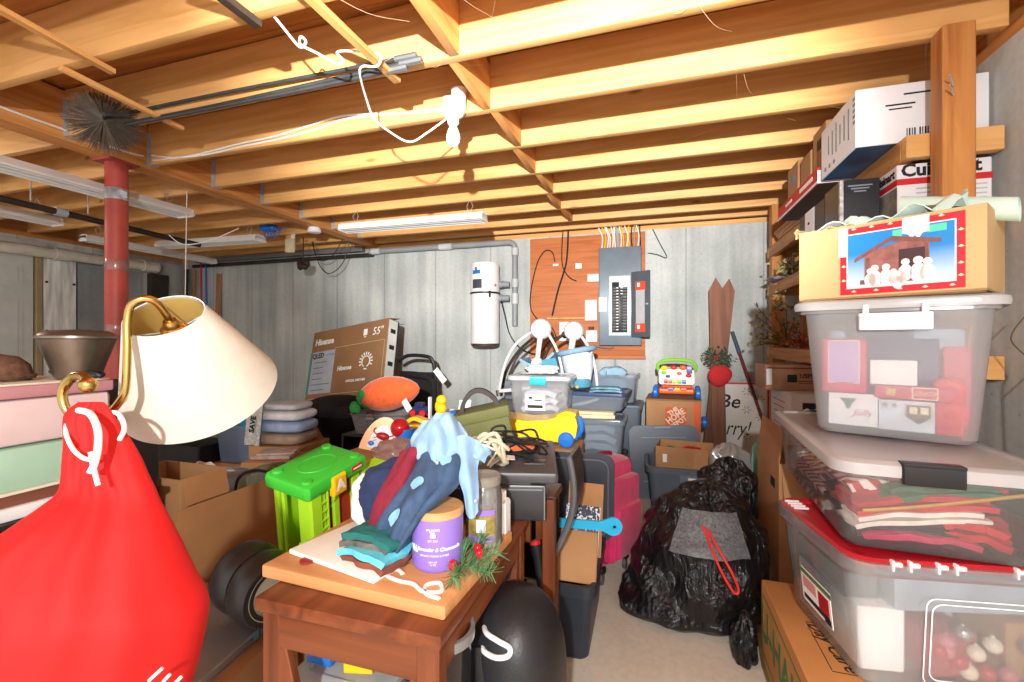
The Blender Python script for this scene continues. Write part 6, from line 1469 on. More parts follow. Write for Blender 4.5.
tote('big grey tote carrying the smoky clear tote at the back wall', .46, .36, .59, (-.335, 3.88, 0), 0, GREYB, GREYB)
cloth(None, 'blue_cloth', 'sky blue netting bulging out of the smoky clear tote', 'cloth', (-.335, 3.90, .62), (.27, .18, .26), M('sky blue netting', (150, 186, 206), .9), 53, 0, layers=3)
tote('smoky clear tote under the arched swing legs nearest the central vacuum', .42, .32, .22, (-1.02, 3.78, .56), R(3), SMOKE, None)
tote('dark grey tote under the smoky clear one, nearest the central vacuum', .5, .42, .55, (-1.06, 3.78, 0), 0, GREYB, GREYB)
b = MB(); b.tube(smoothpath([(-.12, 0, .03), (-.05, -.02, .05), (.05, 0, .045), (.12, .02, .03)], 5), .034, 10); solo(b, 'shoe', M('dark brown leather', (70, 50, 42), .5), 'dark brown shoe lying in the smoky tote nearest the central vacuum', 'shoe', (-.97, 3.74, .76))
tote('low pale grey tote in front of the central vacuum, beside the teal-latched one', .40, .34, .32, (-1.24, 3.05, 0), R(-4), SMOKE, SMOKE)
b = MB(); b.slab(lambda u, v: (-.17 + .34 * u, -.12 + .24 * v, .02 + .05 * abs(nz((u * 4, v * 4, 7)))), 12, 10, .005); b.box((0, 0, .006), (.28, .2, .012)); solo(b, 'paper_heap', PAPER, 'crumpled white papers behind the olive case strap', 'papers', (-1.10, 2.66, .622))
carton('cardboard_box', 'plain brown carton behind the olive case, carrying crumpled papers', 'box', (.42, .66, .62), (-1.16, 2.47, 0))
b = MB(); b.lathe([(0, 0), (.06, 0), (.065, .02), (.065, .2), (0, .2)], 16); o = solo(b, 'rolled_mat', M('charcoal foam mat', (76, 78, 84), .8), 'charcoal rolled mat lying in front of the smoky swing-side tote', 'mat', (-1.16, 3.37, .585), (0, PI / 2, R(5)))
carton('cardboard_box', 'brown carton under the charcoal rolled mat', 'box', (.24, .22, .515), (-1.06, 3.37, 0))

# baby swings
SWW = M('swing white plastic', (214, 217, 220), .35, 0, .02); SWB = M('swing bronze tube', (74, 62, 56), .4, .2); SWT = M('dusty blue fabric', (128, 162, 186), .9, 0, .08, 30); SWM = M('pale mesh fabric', (208, 218, 230), .9, 0, .06, 90, bump=.2, bscale=200)
YS = 3.40
def rel(o, pts): return [(p[0] - o[0], p[1] - o[1], p[2] - o[2]) for p in pts]
O1 = (-.80, 3.40, .76)
t = thing('baby_swing', 'white baby swing with dusty blue seat whose leg curves out toward the central vacuum', 'baby swing', O1)
hub = (-0.825, 3.36, 1.191); arm = (-0.841, 3.3, 0.936)
def disc(c, r, th, m_, nm):
    b = MB(); b.lathe([(0, -th / 2), (r * .85, -th / 2), (r, -th * .2), (r, th * .2), (r * .85, th / 2), (r * .5, th * .55), (0, th * .55)], 28); return b.build(nm, m_, t, loc=tuple(c[i] - t.location[i] for i in range(3)), rot=(PI / 2, 0, 0))
disc(hub, .080, .07, SWW, 'motor_hub'); disc((hub[0], hub[1] - .038, hub[2]), .048, .012, M('pale grey plastic', (196, 202, 204), .45), 'hub_plate'); disc(arm, .045, .05, SWW, 'pivot')
b = MB(); b.tube(rel(O1, [hub, arm]), [.022, .017], 10); b.build('swing_arm', SWW, t)
b = MB(); b.tube(smoothpath(rel(O1, [(-0.888, 3.36, 1.176), (-1.015, 3.33, 1.077), (-1.093, 3.3, 0.924), (-1.128, 3.26, 0.721)]), 6), .0105, 8); b.build('leg', SWW, t)
b = MB(); b.tube(smoothpath(rel(O1, [(-0.763, 3.36, 1.145), (-0.696, 3.33, 1.033), (-0.652, 3.3, 0.887), (-0.641, 3.28, 0.772)]), 6), .0105, 8); b.build('leg', SWW, t)
b = MB(); b.tube(smoothpath(rel(O1, [(-0.904, 3.42, 1.123), (-1.05, 3.5, 1.012), (-1.168, 3.55, 0.845), (-1.214, 3.56, 0.645)]), 6), .013, 8); b.build('rear_leg', SWB, t)
b = MB(); b.tube(smoothpath(rel(O1, [(-1.128, 3.26, 0.721), (-1.025, 3.26, 0.732), (-0.896, 3.3, 0.747)]), 4), .014, 8); b.build('foot_bar', SWW, t)
b = MB(); b.tube(rel(O1, [(-1.136, 3.26, 0.728), (-1.128, 3.26, 0.683)]), .020, 8); b.build('foot_cap', SWB, t)
b = MB(); s0 = rel(O1, [(-0.811, 3.3, 0.943)])[0]
b.slab(lambda u, v: (s0[0] - .13 + .24 * u, s0[1] - .10 + .26 * v, s0[2] + .03 - .16 * math.sin(PI * u) * (.4 + .6 * v) + .05 * u), 14, 10, .02); b.build('seat', SWT, t, smooth=60)
b = MB(); b.slab(lambda u, v: (s0[0] + .04 + .10 * u + .05 * v, s0[1] - .13 + .01 * v, s0[2] + .02 - .17 * v + .02 * u), 6, 8, .02); tag(b.build('side_wing', M('teal trim fabric', (74, 140, 166), .85), t), 'teal padded wing')
O2 = (-.55, 3.36, .76)
t = thing('baby_swing', 'white baby swing with pale mesh bucket seat, standing nearest the breaker panel', 'baby swing', O2)
hub = (-0.581, 3.4, 1.175)
disc(hub, .074, .07, SWW, 'motor_hub'); disc((hub[0], hub[1] - .038, hub[2]), .040, .012, M('pale grey plastic', (196, 202, 204), .45), 'hub_plate')
b = MB(); b.tube(rel(O2, [(-0.577, 3.38, 1.175), (-0.593, 3.34, 1.019)]), [.026, .022], 10); b.build('swing_arm', SWW, t)
b = MB(); b.tube(smoothpath(rel(O2, [(-0.521, 3.4, 1.13), (-0.448, 3.36, 1.019), (-0.407, 3.32, 0.861), (-0.388, 3.28, 0.679)]), 6), .0105, 8); b.build('leg', SWW, t)
b = MB(); b.tube(smoothpath(rel(O2, [(-0.649, 3.44, 1.161), (-0.731, 3.46, 1.108), (-0.803, 3.5, 1.029), (-0.857, 3.52, 0.917)]), 6), .013, 8); b.build('rear_leg', SWB, t)
b = MB(); b.tube(smoothpath(rel(O2, [(-0.388, 3.28, 0.686), (-0.459, 3.28, 0.662), (-0.586, 3.26, 0.631)]), 4), .013, 8); b.build('foot_bar', SWW, t)
c_ = rel(O2, [(-0.552, 3.32, 1.019)])[0]
def buck(u, v):
    q = 2 * PI * u; r = 1 - .45 * v ** 2
    return (c_[0] + .005 + .115 * r * math.cos(q) + .03 * v, c_[1] + .10 * r * math.sin(q), c_[2] - .245 * v + .01 * math.sin(q * 5))
b = MB(); b.grid(buck, 28, 10, closeu=True); 
b.lathe([(0, -.258), (.03, -.256), (.062, -.243)], 28, c=(c_[0] + .035, c_[1], c_[2])); b.build('seat', SWM, t, smooth=60)
b = MB(); b.tube([(c_[0] + .005 + .130 * math.cos(2 * PI * k / 24), c_[1] + .12 * math.sin(2 * PI * k / 24), c_[2] + .01 + .025 * math.cos(2 * PI * k / 24)) for k in range(24)], .020, 8, closed=True); tag(b.build('rim', SWT, t), 'dusty blue padded rim')
b = MB(); b.lathe([(.07, -.19), (.078, -.22), (.075, -.25), (.04, -.268), (0, -.269)], 24, c=(c_[0] + .035, c_[1] - .01, c_[2])); tag(b.build('seat_base', M('teal trim fabric', (74, 140, 166), .85), t), 'teal seat base')
b = MB()
for k in range(4): b.ball(((-.02 + .02 * k), -.10, .035 + .012 * (k % 2)), .022, 10, 8)
b.build('toy_bar', M('pale plush', (190, 206, 216), .9), t)
b = MB(); b.ball((.02, -.115, .012), .014, 10, 8); tag(b.build('duck_beak', M('orange yellow plush', (236, 176, 60), .8), t), 'orange beak')
cloth(None, 'teal_cloth', 'teal and grey patterned cloth on the navy-lidded tote', 'cloth', (-.33, 3.22, .748), (.22, .14, .035), M('teal grey cloth', (110, 150, 166), .9, 0, .3, 14), 54, .1, layers=2)

# olive case, yellow ride-on toy
OLIVE = M('olive canvas', (94, 96, 52), .75, 0, .06, 10)
carton('cardboard_box', 'big brown carton under the orange arch and red dome toys', 'box', (.34, .62, .62), (-1.115, 1.81, 0))
carton('cardboard_box', 'brown carton directly under the olive case', 'box', (.30, .40, .57), (-.765, 1.97, 0))
t = thing('olive_case', 'olive green lidded case with a dark carrying strap, tipped slightly on the toys carton', 'case', (-.735, 1.99, .602), rot=(0, R(-12), R(20)))
b = MB(); b.box((0, 0, .075), (.24, .2, .15), bev=.005); b.build('body', OLIVE, t)
b = MB(); b.box((0, 0, .168), (.255, .212, .05), bev=.006); b.build('lid', OLIVE, t)
b = MB(); b.slab(lambda u, v: (-.10 + .19 * u, -.035 + .06 * v, .19 + .095 * math.sin(PI * u) ** .6), 18, 2, .020); b.build('strap', M('dark webbing', (54, 50, 48), .8, 0, .1, 60), t)
t = thing('ride_on_toy', 'yellow plastic ride-on toy with saddle dip and blue wheels behind the printer', 'toy', (-.615, 2.50, .528), R(4))
prof = [(-.21, .03), (.17, .03), (.205, .06), (.215, .12), (.20, .175), (.15, .182), (.11, .165), (.05, .145), (-.06, .135), (-.16, .145), (-.21, .15)]
b = MB(); b.prism(prof, -.11, .11, plane='xz'); b.build('body', YLW, t)
b = MB(); b.tube(smoothpath([(.11, -.11, .165), (.16, -.112, .187), (.205, -.112, .175)], 4), .012, 8); b.build('edge_roll', YLW, t)
for sx in (-.15, .165):
    for sy in (-1, 1):
        b = MB(); b.lathe([(0, -.02), (.035, -.02), (.043, -.012), (.043, .012), (.035, .02), (0, .022)], 22); b.build('wheel', BLU, t, loc=(sx - .01, sy * .100, .044), rot=(PI / 2, 0, 0))
b = MB(); b.tube(smoothpath([(.20, -.08, .05), (.235, -.1, .10), (.225, -.1, .17)], 5), .014, 8); tag(b.build('bumper', BLU, t), 'blue bumper')
carton('cardboard_box', 'brown carton under the yellow ride-on toy', 'box', (.46, .30, .525), (-.615, 2.50, 0), rz=R(4))

# toys between the playset and the clothes heap
t = thing('toy_arch', 'orange arched activity toy with a crab picture beside the playset', 'toy', (-1.132, 1.694, 0.623), rot=(R(-12), R(14), R(25)))
b = MB(); o0 = [(.085 * math.cos(PI * k / 16), .15 * math.sin(PI * k / 16)) for k in range(17)]; b.prism(o0, -.016, .016, plane='xz'); b.build('arch', M('amber plastic', (244, 146, 24), .35), t)
b = MB(); b.prism([(p[0] * .62, p[1] * .68 + .012) for p in o0], -.019, -.01, plane='xz'); b.build('picture', M('pale picture card', (214, 228, 236), .5, 0, .1, 30), t)
b = MB(); b.ball((0, -.02, .068), .026, 14, 8, sc=(1.1, .25, .62))
for sx in (-1, 1):
    b.tube(smoothpath([(sx * .024, -.02, .070), (sx * .040, -.02, .078), (sx * .042, -.02, .092), (sx * .034, -.02, .096)], 4), [.003] * 13, 6)
    for dz in (0, -.012): b.tube([(sx * .022, -.02, .060 + dz), (sx * .036, -.02, .054 + dz)], .002, 5); tag(b.build('crab_print', REDPL, t), 'red crab picture')
for k, (x, z, m_) in enumerate(((-.04, .03, BLU), (.04, .035, YLW), (.03, .03, BLU))):
    b = MB(); b.ball((x, -.02, z), .013, 10, 6, sc=(1, .3, .8)); b.build('fish_print', m_, t)
t = thing('toy_drum', 'blue toy cup with a glossy red dome beside the orange arch', 'toy', (-1.044, 1.751, 0.664))
b = MB(); b.lathe([(0, 0), (.034, 0), (.044, .055), (.040, .055), (0, .05)], 24); b.build('cup', BLU, t)
b = MB(); b.ball((-.012, -.012, .058), .042, 18, 12); tag(b.build('dome', M('glossy red dome', (176, 24, 34), .15), t), 'glossy red dome')
p_ = (-1.044, 1.751, 0.664)
b = MB(); b.box((0, 0, .02), (.13, .12, .04), bev=.004); solo(b, 'game_box', BLACKP, 'flat black box under the blue toy cup with red dome', 'box', (p_[0], p_[1], .6215))
t = bag('clear_bag', 'crumpled clear bag of small red things beside the orange arch', (-0.985, 1.606, 0.622), [(0, 0), (.08, .003), (.09, .03), (.06, .07), (.02, .085), (0, .088)], 1.2, .9, clear('rosy clear film', (222, 180, 170), .45, .15), 6.6, amp=.02, n=40, m=24)
t = thing('yellow_figure', 'yellow bendy toy figure standing up behind the light blue baby shirt', 'toy', (-1.196, 2.404, 0.622))
b = MB(); b.ball((0, 0, .035), .036, 14, 10, sc=(.9, .8, 1.1)); b.ball((.006, 0, .085), .034, 14, 10, sc=(1, .85, 1)); b.build('body', YLW, t)
b = MB(); b.ball((.012, -.006, .135), .03, 16, 12); b.build('head', YLW, t)
b = MB(); b.tube(smoothpath([(.0, 0, .06), (-.02, 0, .09), (-.015, 0, .12)], 5), .011, 8); b.build('arm', YLW, t)
t = thing('toy_ball', 'bright blue ball beside the yellow toy figure', 'ball', (-1.086, 2.373, 0.622)); b = MB(); b.ball((0, 0, .045), .05, 20, 14, sc=(1.1, 1, .8)); b.build('ball', BLU, t)
b = MB(); b.slab(lambda u, v: (-.09 + .18 * u, -.03 + .06 * v, .03 + .05 * u + .02 * math.sin(u * 6)), 10, 4, .02); b.box((0, 0, .01), (.14, .06, .02), bev=.006); solo(b, 'toy_slide', YLW, 'curved yellow plastic toy piece below the yellow figure', 'toy', (-1.227, 2.235, 0.622), (0, 0, R(10)))
b = MB(); b.box((0, 0, .07), (.012, .03, .14), bev=.003); solo(b, 'white_stick', WHITEP, 'thin white upright plastic piece next to the yellow figure', 'toy', (-1.299, 2.478, 0.622))
b = MB(); b.slab(lambda u, v: (-.05 + .1 * u, .0 + .02 * v, .1 * v + .01 * u), 3, 4, .002); b.box((0, .01, .003), (.08, .04, .006)); solo(b, 'white_card', PAPER, 'white card leaning between blue ball and olive case', 'card', (-1.152, 2.638, 0.622), (0, 0, R(-20)))
t = thing('toy_car', 'small dark toy car with red and white parts beside the carrot plush basket', 'toy', (-1.429, 2.591, 0.622))
b = MB(); b.box((0, 0, .04), (.12, .06, .04), bev=.012); b.box((.0, 0, .07), (.06, .05, .035), bev=.012); b.build('body', M('navy plastic', (40, 52, 96), .4), t)
for x in (-.035, .035):
    for y in (-.03, .03):
        b = MB(); b.lathe([(0, -.008), (.02, -.008), (.022, 0), (.02, .008), (0, .008)], 14); b.build('wheel', REDPL, t, loc=(x, y, .022), rot=(PI / 2, 0, 0))
# ------------------------------------------------------------------ left side
# toy barn playset
LG = M('lime plastic', (166, 220, 40), .4, 0, .03, 6); GG = M('green roof plastic', (66, 200, 62), .35, 0, .03, 6)
t = thing('toy_playset', 'lime green toy barn with bright green roof and letter doors behind the side table', 'toy', (-1.013, 1.205, .432), rot=(R(11), R(8), R(-7)))
W, D, H = .150, .205, .265
b = MB()
b.box((-W / 2 + .006, 0, H / 2), (.012, D - .02, H), bev=.003)
b.box((-.03, D / 2 - .012, H / 2), (W - .06, .012, H), bev=.003)
b.build('wall', LG, t)
b = MB(); b.box((-.045, -D / 2 + .016, H / 2), (.012, .014, H), bev=.003); b.box((-W / 2 + .01, -D / 2 + .014, H / 2), (.02, .02, H), bev=.003); b.box((W / 2 - .02, -D / 2 + .02, H / 2), (.055, .04, H), bev=.006)
b.box((W / 2 - .02, -D / 2 + .02, .09), (.062, .047, .03), bev=.004); b.build('front_frame', LG, t)
b = MB(); b.box((-.01, .0, H / 2), (.12, .01, H - .01), bev=.002)
for k in range(4): b.box((-.05 + k * .028, -.008, H * .5), (.004, .01, H * 1.0), ry=R(28))
b.build('inner_door', LG, t)
for (y0, y1) in ((-.075, -.04), (-.012, .012), (.062, .098)):
    b = MB(); b.box((W / 2 - .008, (y0 + y1) / 2, H / 2), (.014, y1 - y0, H), bev=.004); b.build('side_wall', LG, t)
b = MB()
for k in range(8): b.box((W / 2 + .003, -.052, .03 + k * .028), (.008, .024, .006), bev=.002)
for y in (-.065, -.039): b.box((W / 2 + .003, y, H / 2), (.008, .005, H - .01), bev=.002)
b.build('ladder', LG, t)
b = MB(); b.box((W / 2 - .02, .03, H / 2), (.01, .09, H - .02)); tag(b.build('red_door', M('brick red plastic', (176, 50, 36), .45), t), 'brick red door')
for (nm, y, z, m_, m2) in (('A', -.005, H - .0, M('amber sign', (246, 190, 40), .4), INKW), ('B', .0, .085, M('red sign', (196, 44, 36), .4), INKW)):
    b = MB(); b.box((W / 2 + .012, y, z), (.020, .054, .062), bev=.004); o = b.build('letter_sign', YLW if nm == 'A' else LG, t)
    b = MB(); b.box((W / 2 + .0225, y, z), (.002, .042, .05)); b.build('sign_face', m_, o)
    text(nm, .045, m2, t, (W / 2 + .0245, y, z), rot=(PI / 2, 0, PI / 2), bold=.002)
b = MB(); b.box((0, 0, H + .017), (W + .03, D + .03, .045), bev=.016); b.build('roof', GG, t)
b = MB()
for (x, y) in ((-.06, -.09), (.06, -.09), (-.06, .09), (.06, .09)): b.lathe([(0, H + .039), (.016, H + .039), (.014, H + .046), (0, H + .047)], 14, c=(x, y, 0))
b.tube([(.045 * math.cos(2 * PI * k / 28), .06 * math.sin(2 * PI * k / 28), H + .0395) for k in range(28)], .0025, 5, closed=True); b.build('roof_studs', GG, t)
b = MB(); b.box((W / 2 + .0155, .07, H + .02), (.003, .045, .018), bev=.004); o = b.build('maker_badge', M('red badge', (196, 44, 36), .4), t)
b = MB(); b.box((W / 2 + .0175, .07, H + .02), (.001, .034, .005)); b.build('badge_print', INKW, o)
b = MB(); b.box((0, -.01, -.006), (W + .05, D + .05, .03), bev=.008); tag(b.build('base', ORP, t), 'orange base')
b = MB(); b.box((W / 2 + .01, .15, .13), (.07, .09, .20), bev=.006); tag(b.build('annex', M('brick red plastic', (176, 50, 36), .45), t), 'brick red annex')
b = MB(); b.prism([(W / 2 - .035, .19), (W / 2 + .055, .19), (W / 2 + .05, .225), (W / 2 + .02, .245), (W / 2 - .035, .245)], .107, .20, plane='xz'); b.build('annex_roof', LG, t)
carton('cardboard_box', 'brown carton under the lime green toy barn', 'box', (.24, .24, .372), (-1.01, 1.22, 0), rz=R(-7))

# cartons around the wheels
t = carton('cardboard_box', 'low brown carton on the floor carrying the black toy wheels', 'box', (.50, .36, .325), (-1.18, .83, 0), rz=R(8))
t = thing('tool_case', 'clear plastic organiser lid with blue packs inside on the low carton', 'organiser', (-1.15, .84, .329), R(8))
b = MB(); b.prism(rrect(.36, .30, .03, 5), 0, .006); b.prism(rrect(.38, .32, .035, 5), .028, .034); shell(b, [(rrect(.36, .30, .03, 5), .004), (rrect(.375, .315, .03, 5), .03)]); b.build('case', CLR2, t)
b = MB()
for k in range(4): b.box((-.14 + k * .09, 0, .017), (.004, .28, .02))
b.build('dividers', CLRL, t)
for k in range(5):
    b = MB(); b.tube(smoothpath([(-.03, 0, .018), (0, .008 * (-1) ** k, .02), (.03, 0, .018)], 5), .009, 8); solo(b, 'blue_pack', M('steel blue plastic', (88, 132, 176), .4), 'steel blue wavy strip packed in the clear organiser', 'pack', (-1.08 + .02 * k, .80 + .026 * k, .329), (0, 0, R(20)), group='blue strips in the organiser')
b = MB(); b.slab(lambda u, v: (-.07 + .14 * u, -.025 + .05 * v, .0015 + .002 * math.sin(u * 9)), 8, 3, .0015); solo(b, 'paper_strip', PAPER, 'white paper strip lying on the clear organiser', 'paper', (-1.12, .74, .3645), (0, 0, R(35)))
t = thing('exercise_wheel', 'pair of fat black rubber wheels on one axle lying on the clear organiser', 'wheels', (-1.012, .955, .456), rot=(0, R(4), R(-14)))
RUB = BLACKR
for k, (x, r) in enumerate(((-.042, .092), (.042, .092))):
    b = MB(); b.lathe([(.055, -.038), (r * .88, -.04), (r * .97, -.028), (r, -.008), (r, .008), (r * .97, .028), (r * .88, .04), (.055, .038)], 48); b.build('tyre', RUB, t, loc=(x, 0, 0), rot=(0, PI / 2, 0))
    b = MB(); b.lathe([(0, -.03), (.055, -.03), (.068, -.0405), (.068, .0405), (.055, .03), (0, .03)], 36); tag(b.build('hub', M('pale sage hub', (214, 222, 204), .45), t, loc=(x, 0, 0), rot=(0, PI / 2, 0)), 'pale sage hub')
b = MB(); b.tube([(-.09, 0, 0), (.08, 0, 0)], .014, 10); b.build('axle', STEEL, t)
def open_box(label, x0, x1, y0, y1, h, flaps, mat=None, rz=0):
    t = thing('open_carton', label, 'box', ((x0 + x1) / 2, (y0 + y1) / 2, 0), rz); w_, d = x1 - x0, y1 - y0
    b = MB()
    for (c, s) in (((0, -d / 2, h / 2), (w_, .005, h)), ((0, d / 2, h / 2), (w_, .005, h)), ((-w_ / 2, 0, h / 2), (.005, d, h)), ((w_ / 2, 0, h / 2), (.005, d, h)), ((0, 0, .003), (w_, d, .006))): b.box(c, s)
    b.build('carton', mat or CARD, t)
    for (side, L_, ang) in flaps:
        f = MB()
        if side in '+x-x':
            f.box((0, 0, L_ / 2), (.004, d - .01, L_)); f.build('flap', CARDIN, t, loc=((w_ / 2) * (1 if side == '+x' else -1), 0, h), rot=(0, R(ang), 0))
        else:
            f.box((0, 0, L_ / 2), (w_ - .01, .004, L_)); f.build('flap', CARDIN, t, loc=(0, (d / 2) * (1 if side == '+y' else -1), h), rot=(R(ang), 0, 0))
    return t
open_box('open brown carton with one tall raised flap right behind the black wheels', -1.595, -1.30, 1.17, 1.62, .275, [('-x', .225, -3), ('-y', .14, 150)])
open_box('open brown carton whose corner points at the khaki bag, behind the red tote bag', -2.03, -1.69, 1.25, 1.44, .58, [('+x', .10, 168)])
cloth(None, 'grey_cloth', 'grey cloth in the open carton behind the black wheels', 'cloth', (-1.45, 1.40, .012), (.20, .32, .18), M('grey cloth', (150, 150, 146), .9, 0, .1), 61, 0, layers=3)
t = bag('khaki_bag', 'slumped khaki cloth bag with dark piping behind the open cartons', (-1.80, 1.78, 0), [(0, 0), (.13, .004), (.16, .08), (.15, .35), (.09, .47), (0, .50)], 1.15, .9, M('khaki canvas', (110, 112, 92), .85, 0, .15, 14, bump=.2), 3.9, amp=.03, n=48, m=30)
b = MB(); b.tube(smoothpath([(-.12, -.10, .34), (-.06, -.13, .46), (.04, -.12, .50), (.12, -.06, .46)], 6), .007, 6); b.build('piping', BLACKP, t)
t = tote('clear open tote holding papers and cloth behind the corner carton', .36, .32, .42, (-2.25, 1.75, 0), R(6), SMOKE, None)
cloth(None, 'white_cloth', 'white plastic-wrapped linens heaped in the clear open tote', 'cloth', (-2.25, 1.75, .02), (.22, .19, .44), M('off white wrap', (214, 212, 208), .5, 0, .1, 20), 62, .2, layers=5)
b = MB(); b.box((0, 0, .01), (.22, .15, .02), bev=.003); b.box((.01, .01, .027), (.2, .14, .012), bev=.003, rz=.2); solo(b, 'magazine_pile', M('rosy grey print', (190, 168, 160), .5, 0, .2, 20), 'rosy grey magazines on a carton end in front of the blue bin', 'magazines', (-2.13, 2.14, .42), (0, 0, R(20)))
carton('cardboard_box', 'brown carton carrying rosy grey magazines behind the khaki bag', 'box', (.28, .24, .415), (-2.13, 2.14, 0), rz=R(20))
BB = clear('blue tinted tote plastic', (150, 180, 214), .40, .2)
carton('cardboard_box', 'shaded brown carton under the blue tinted tote', 'box', (.5, .4, .18), (-2.95, 2.82, 0))
t = tote('blue tinted open tote with a teal tray in it, right behind the lampshade', .50, .38, .30, (-2.93, 2.80, .185), R(3), BB, None)
b = MB(); shell(b, [(rrect(.42, .30, .04), 0), (rrect(.46, .34, .04), .07), (rrect(.48, .36, .045), .075)], cap0=True); solo(b, 'teal_tray', M('teal tray plastic', (40, 150, 190), .4), 'teal plastic tray resting in the top of the blue tinted tote', 'tray', (-2.93, 2.80, .455), (0, 0, R(3)))
cloth(None, 'denim_cloth', 'denim blue cloth bundle at the bottom of the blue tinted tote', 'cloth', (-2.92, 2.79, .205), (.32, .20, .14), M('denim cloth', (92, 120, 168), .9, 0, .15), 63, 0, layers=2)
b = MB(); b.box((0, 0, .16), (.5, .3, .32), bev=.01); solo(b, 'dark_case', M('near black case', (30, 30, 32), .5), 'near-black case standing in the shade left of the blue tinted tote', 'case', (-3.45, 2.65, 0))
# bagged bedding
carton('cardboard_box', 'brown carton under the wrapped bedding packs', 'box', (.38, .34, .40), (-2.42, 2.56, 0), rz=R(5))
def pack(label, z, size, mat, seed, dx=0):
    b = MB()
    def f(u, v):
        q = 2 * PI * u; a = PI * (v - .5); c = math.cos(a) ** .45; x = math.copysign(abs(math.cos(q)) ** .5, math.cos(q)) * c; y = math.copysign(abs(math.sin(q)) ** .5, math.sin(q)) * c
        k = 1 + .05 * nz((x * 3, y * 3, seed))
        return (x * size[0] / 2 * k, y * size[1] / 2 * k, size[2] / 2 + math.copysign(abs(math.sin(a)) ** .6, math.sin(a)) * size[2] / 2 * (1 + .1 * nz((x * 4, y * 4, seed))))
    b.grid(f, 40, 16, closeu=True); return solo(b, 'bedding_pack', mat, label, 'bedding', (-2.42 + dx, 2.54, z), (0, 0, R(8)), smooth=60)
pack('tan bedding pack at the bottom of the wrapped pile', .402, (.34, .28, .08), M('tan wrap', (160, 140, 122), .5, 0, .1, 20), 1)
pack('pale blue bedding pack in the middle of the wrapped pile', .482, (.33, .27, .08), M('pale blue wrap', (150, 172, 206), .35, 0, .1, 20), 2, .01)
pack('white bedding pack near the top of the wrapped pile', .562, (.33, .27, .07), M('white film wrap', (216, 218, 222), .25, 0, .06, 20, bump=.4, bscale=30), 3)
pack('grey white bedding pack topmost of the wrapped pile', .632, (.30, .25, .05), M('grey film wrap', (190, 192, 196), .25, 0, .08, 20, bump=.4, bscale=30), 4, -.01)
t = thing('newspaper', 'printed newspaper bag hanging over the end of the bedding pile', 'newspaper', (-2.535, 2.37, .40), R(8))
b = MB(); b.slab(lambda u, v: (-.07 + .12 * u + .03 * v, -.012 + .015 * math.sin(u * 5), .01 + .28 * v), 8, 8, .004); b.build('sheet', M('newsprint', (196, 196, 192), .7, 0, .25, 50), t)
text('SAVE', .05, INK, t, (.0, -.02, .15), rot=(PI / 2, R(-80), 0), bold=.002)
# black shade
t = thing('black_lampshade', 'black cone lampshade turned upside down in front of the television carton', 'lampshade', (-2.40, 3.05, .285), rot=(R(8), R(10), 0))
b = MB(); b.lathe([(.087, 0), (.09, .002), (.262, .314), (.258, .316), (.081, .005)], 44); b.build('shade', M('black linen', (30, 30, 34), .9, 0, .05), t)
b = MB(); b.lathe([(0, .305), (.035, .312), (.14, .332), (.233, .328), (.258, .312)], 36); b.build('cover_cloth', M('black linen', (30, 30, 34), .9, 0, .05), t)
carton('cardboard_box', 'brown carton under the upturned black lampshade', 'box', (.28, .28, .265), (-2.40, 3.05, 0), rz=R(-6))
# carton strip with black rollers in front
t = carton('cardboard_box', 'low dark brown carton in front of the black lampshade', 'box', (.30, .24, .40), (-1.72, 2.13, 0), rz=R(10), mat=CARDD)
t = thing('umbrella', 'folded black umbrella lying on the low dark brown carton', 'umbrella', (-1.66, 2.10, .425), rot=(0, 0, R(-4)))
b = MB(); b.at(rot=(0, PI / 2, 0)); b.lathe([(0, -.2), (.012, -.2), (.022, -.1), (.024, .1), (.018, .18), (0, .18)], 14); b.build('canopy', BLACKP, t)
for x in (-.22, .16):
    b = MB(); b.ball((x, 0, .0), .026, 12, 8); b.build('end_knob', BLACKP, t)
# basket with plush
t = thing('storage_crate', 'black open-front crate under the grey basket', 'crate', (-1.70, 2.62, 0))
b = MB()
for (c, s) in (((0, .16, .25), (.44, .012, .50)), ((-.214, 0, .25), (.012, .32, .50)), ((.214, 0, .25), (.012, .32, .50)), ((0, 0, .497), (.44, .33, .012)), ((0, 0, .25), (.42, .31, .012)), ((0, 0, .008), (.42, .31, .012))): b.box(c, s, bev=.002)
b.build('frame', M('black laminate', (44, 38, 36), .5), t)
t = thing('basket', 'grey woven basket holding the carrot plush', 'basket', (-1.70, 2.62, .506), R(8))
WV = bpy.data.materials.new('grey woven strap'); WV.use_nodes = True
_n = WV.node_tree; _w = _n.nodes.new('ShaderNodeTexBrick'); _w.inputs['Scale'].default_value = 30; _w.inputs['Color1'].default_value = lin((164, 164, 166)); _w.inputs['Color2'].default_value = lin((134, 134, 136)); _w.inputs['Mortar'].default_value = lin((84, 84, 86)); _w.inputs['Mortar Size'].default_value = .04
_c = _n.nodes.new('ShaderNodeTexCoord'); _m = _n.nodes.new('ShaderNodeMapping'); _m.inputs['Rotation'].default_value = (PI / 2, 0, 0); _n.links.new(_c.outputs['Object'], _m.inputs['Vector']); _n.links.new(_m.outputs['Vector'], _w.inputs['Vector']); _n.links.new(_w.outputs['Color'], _n.nodes['Principled BSDF'].inputs['Base Color'])
b = MB(); shell(b, [(rrect(.32, .24, .04), 0), (rrect(.37, .29, .05), .12), (rrect(.39, .31, .055), .125), (rrect(.37, .29, .05), .13), (rrect(.31, .23, .04), .01)], cap0=True, cap1=True); b.build('weave', WV, t)
b = MB(); b.box((.09, -.146, .085), (.07, .006, .03), bev=.004, rx=R(-10)); tag(b.build('handle_slot', M('dark opening', (26, 20, 16), .9), t), 'dark handle slot')
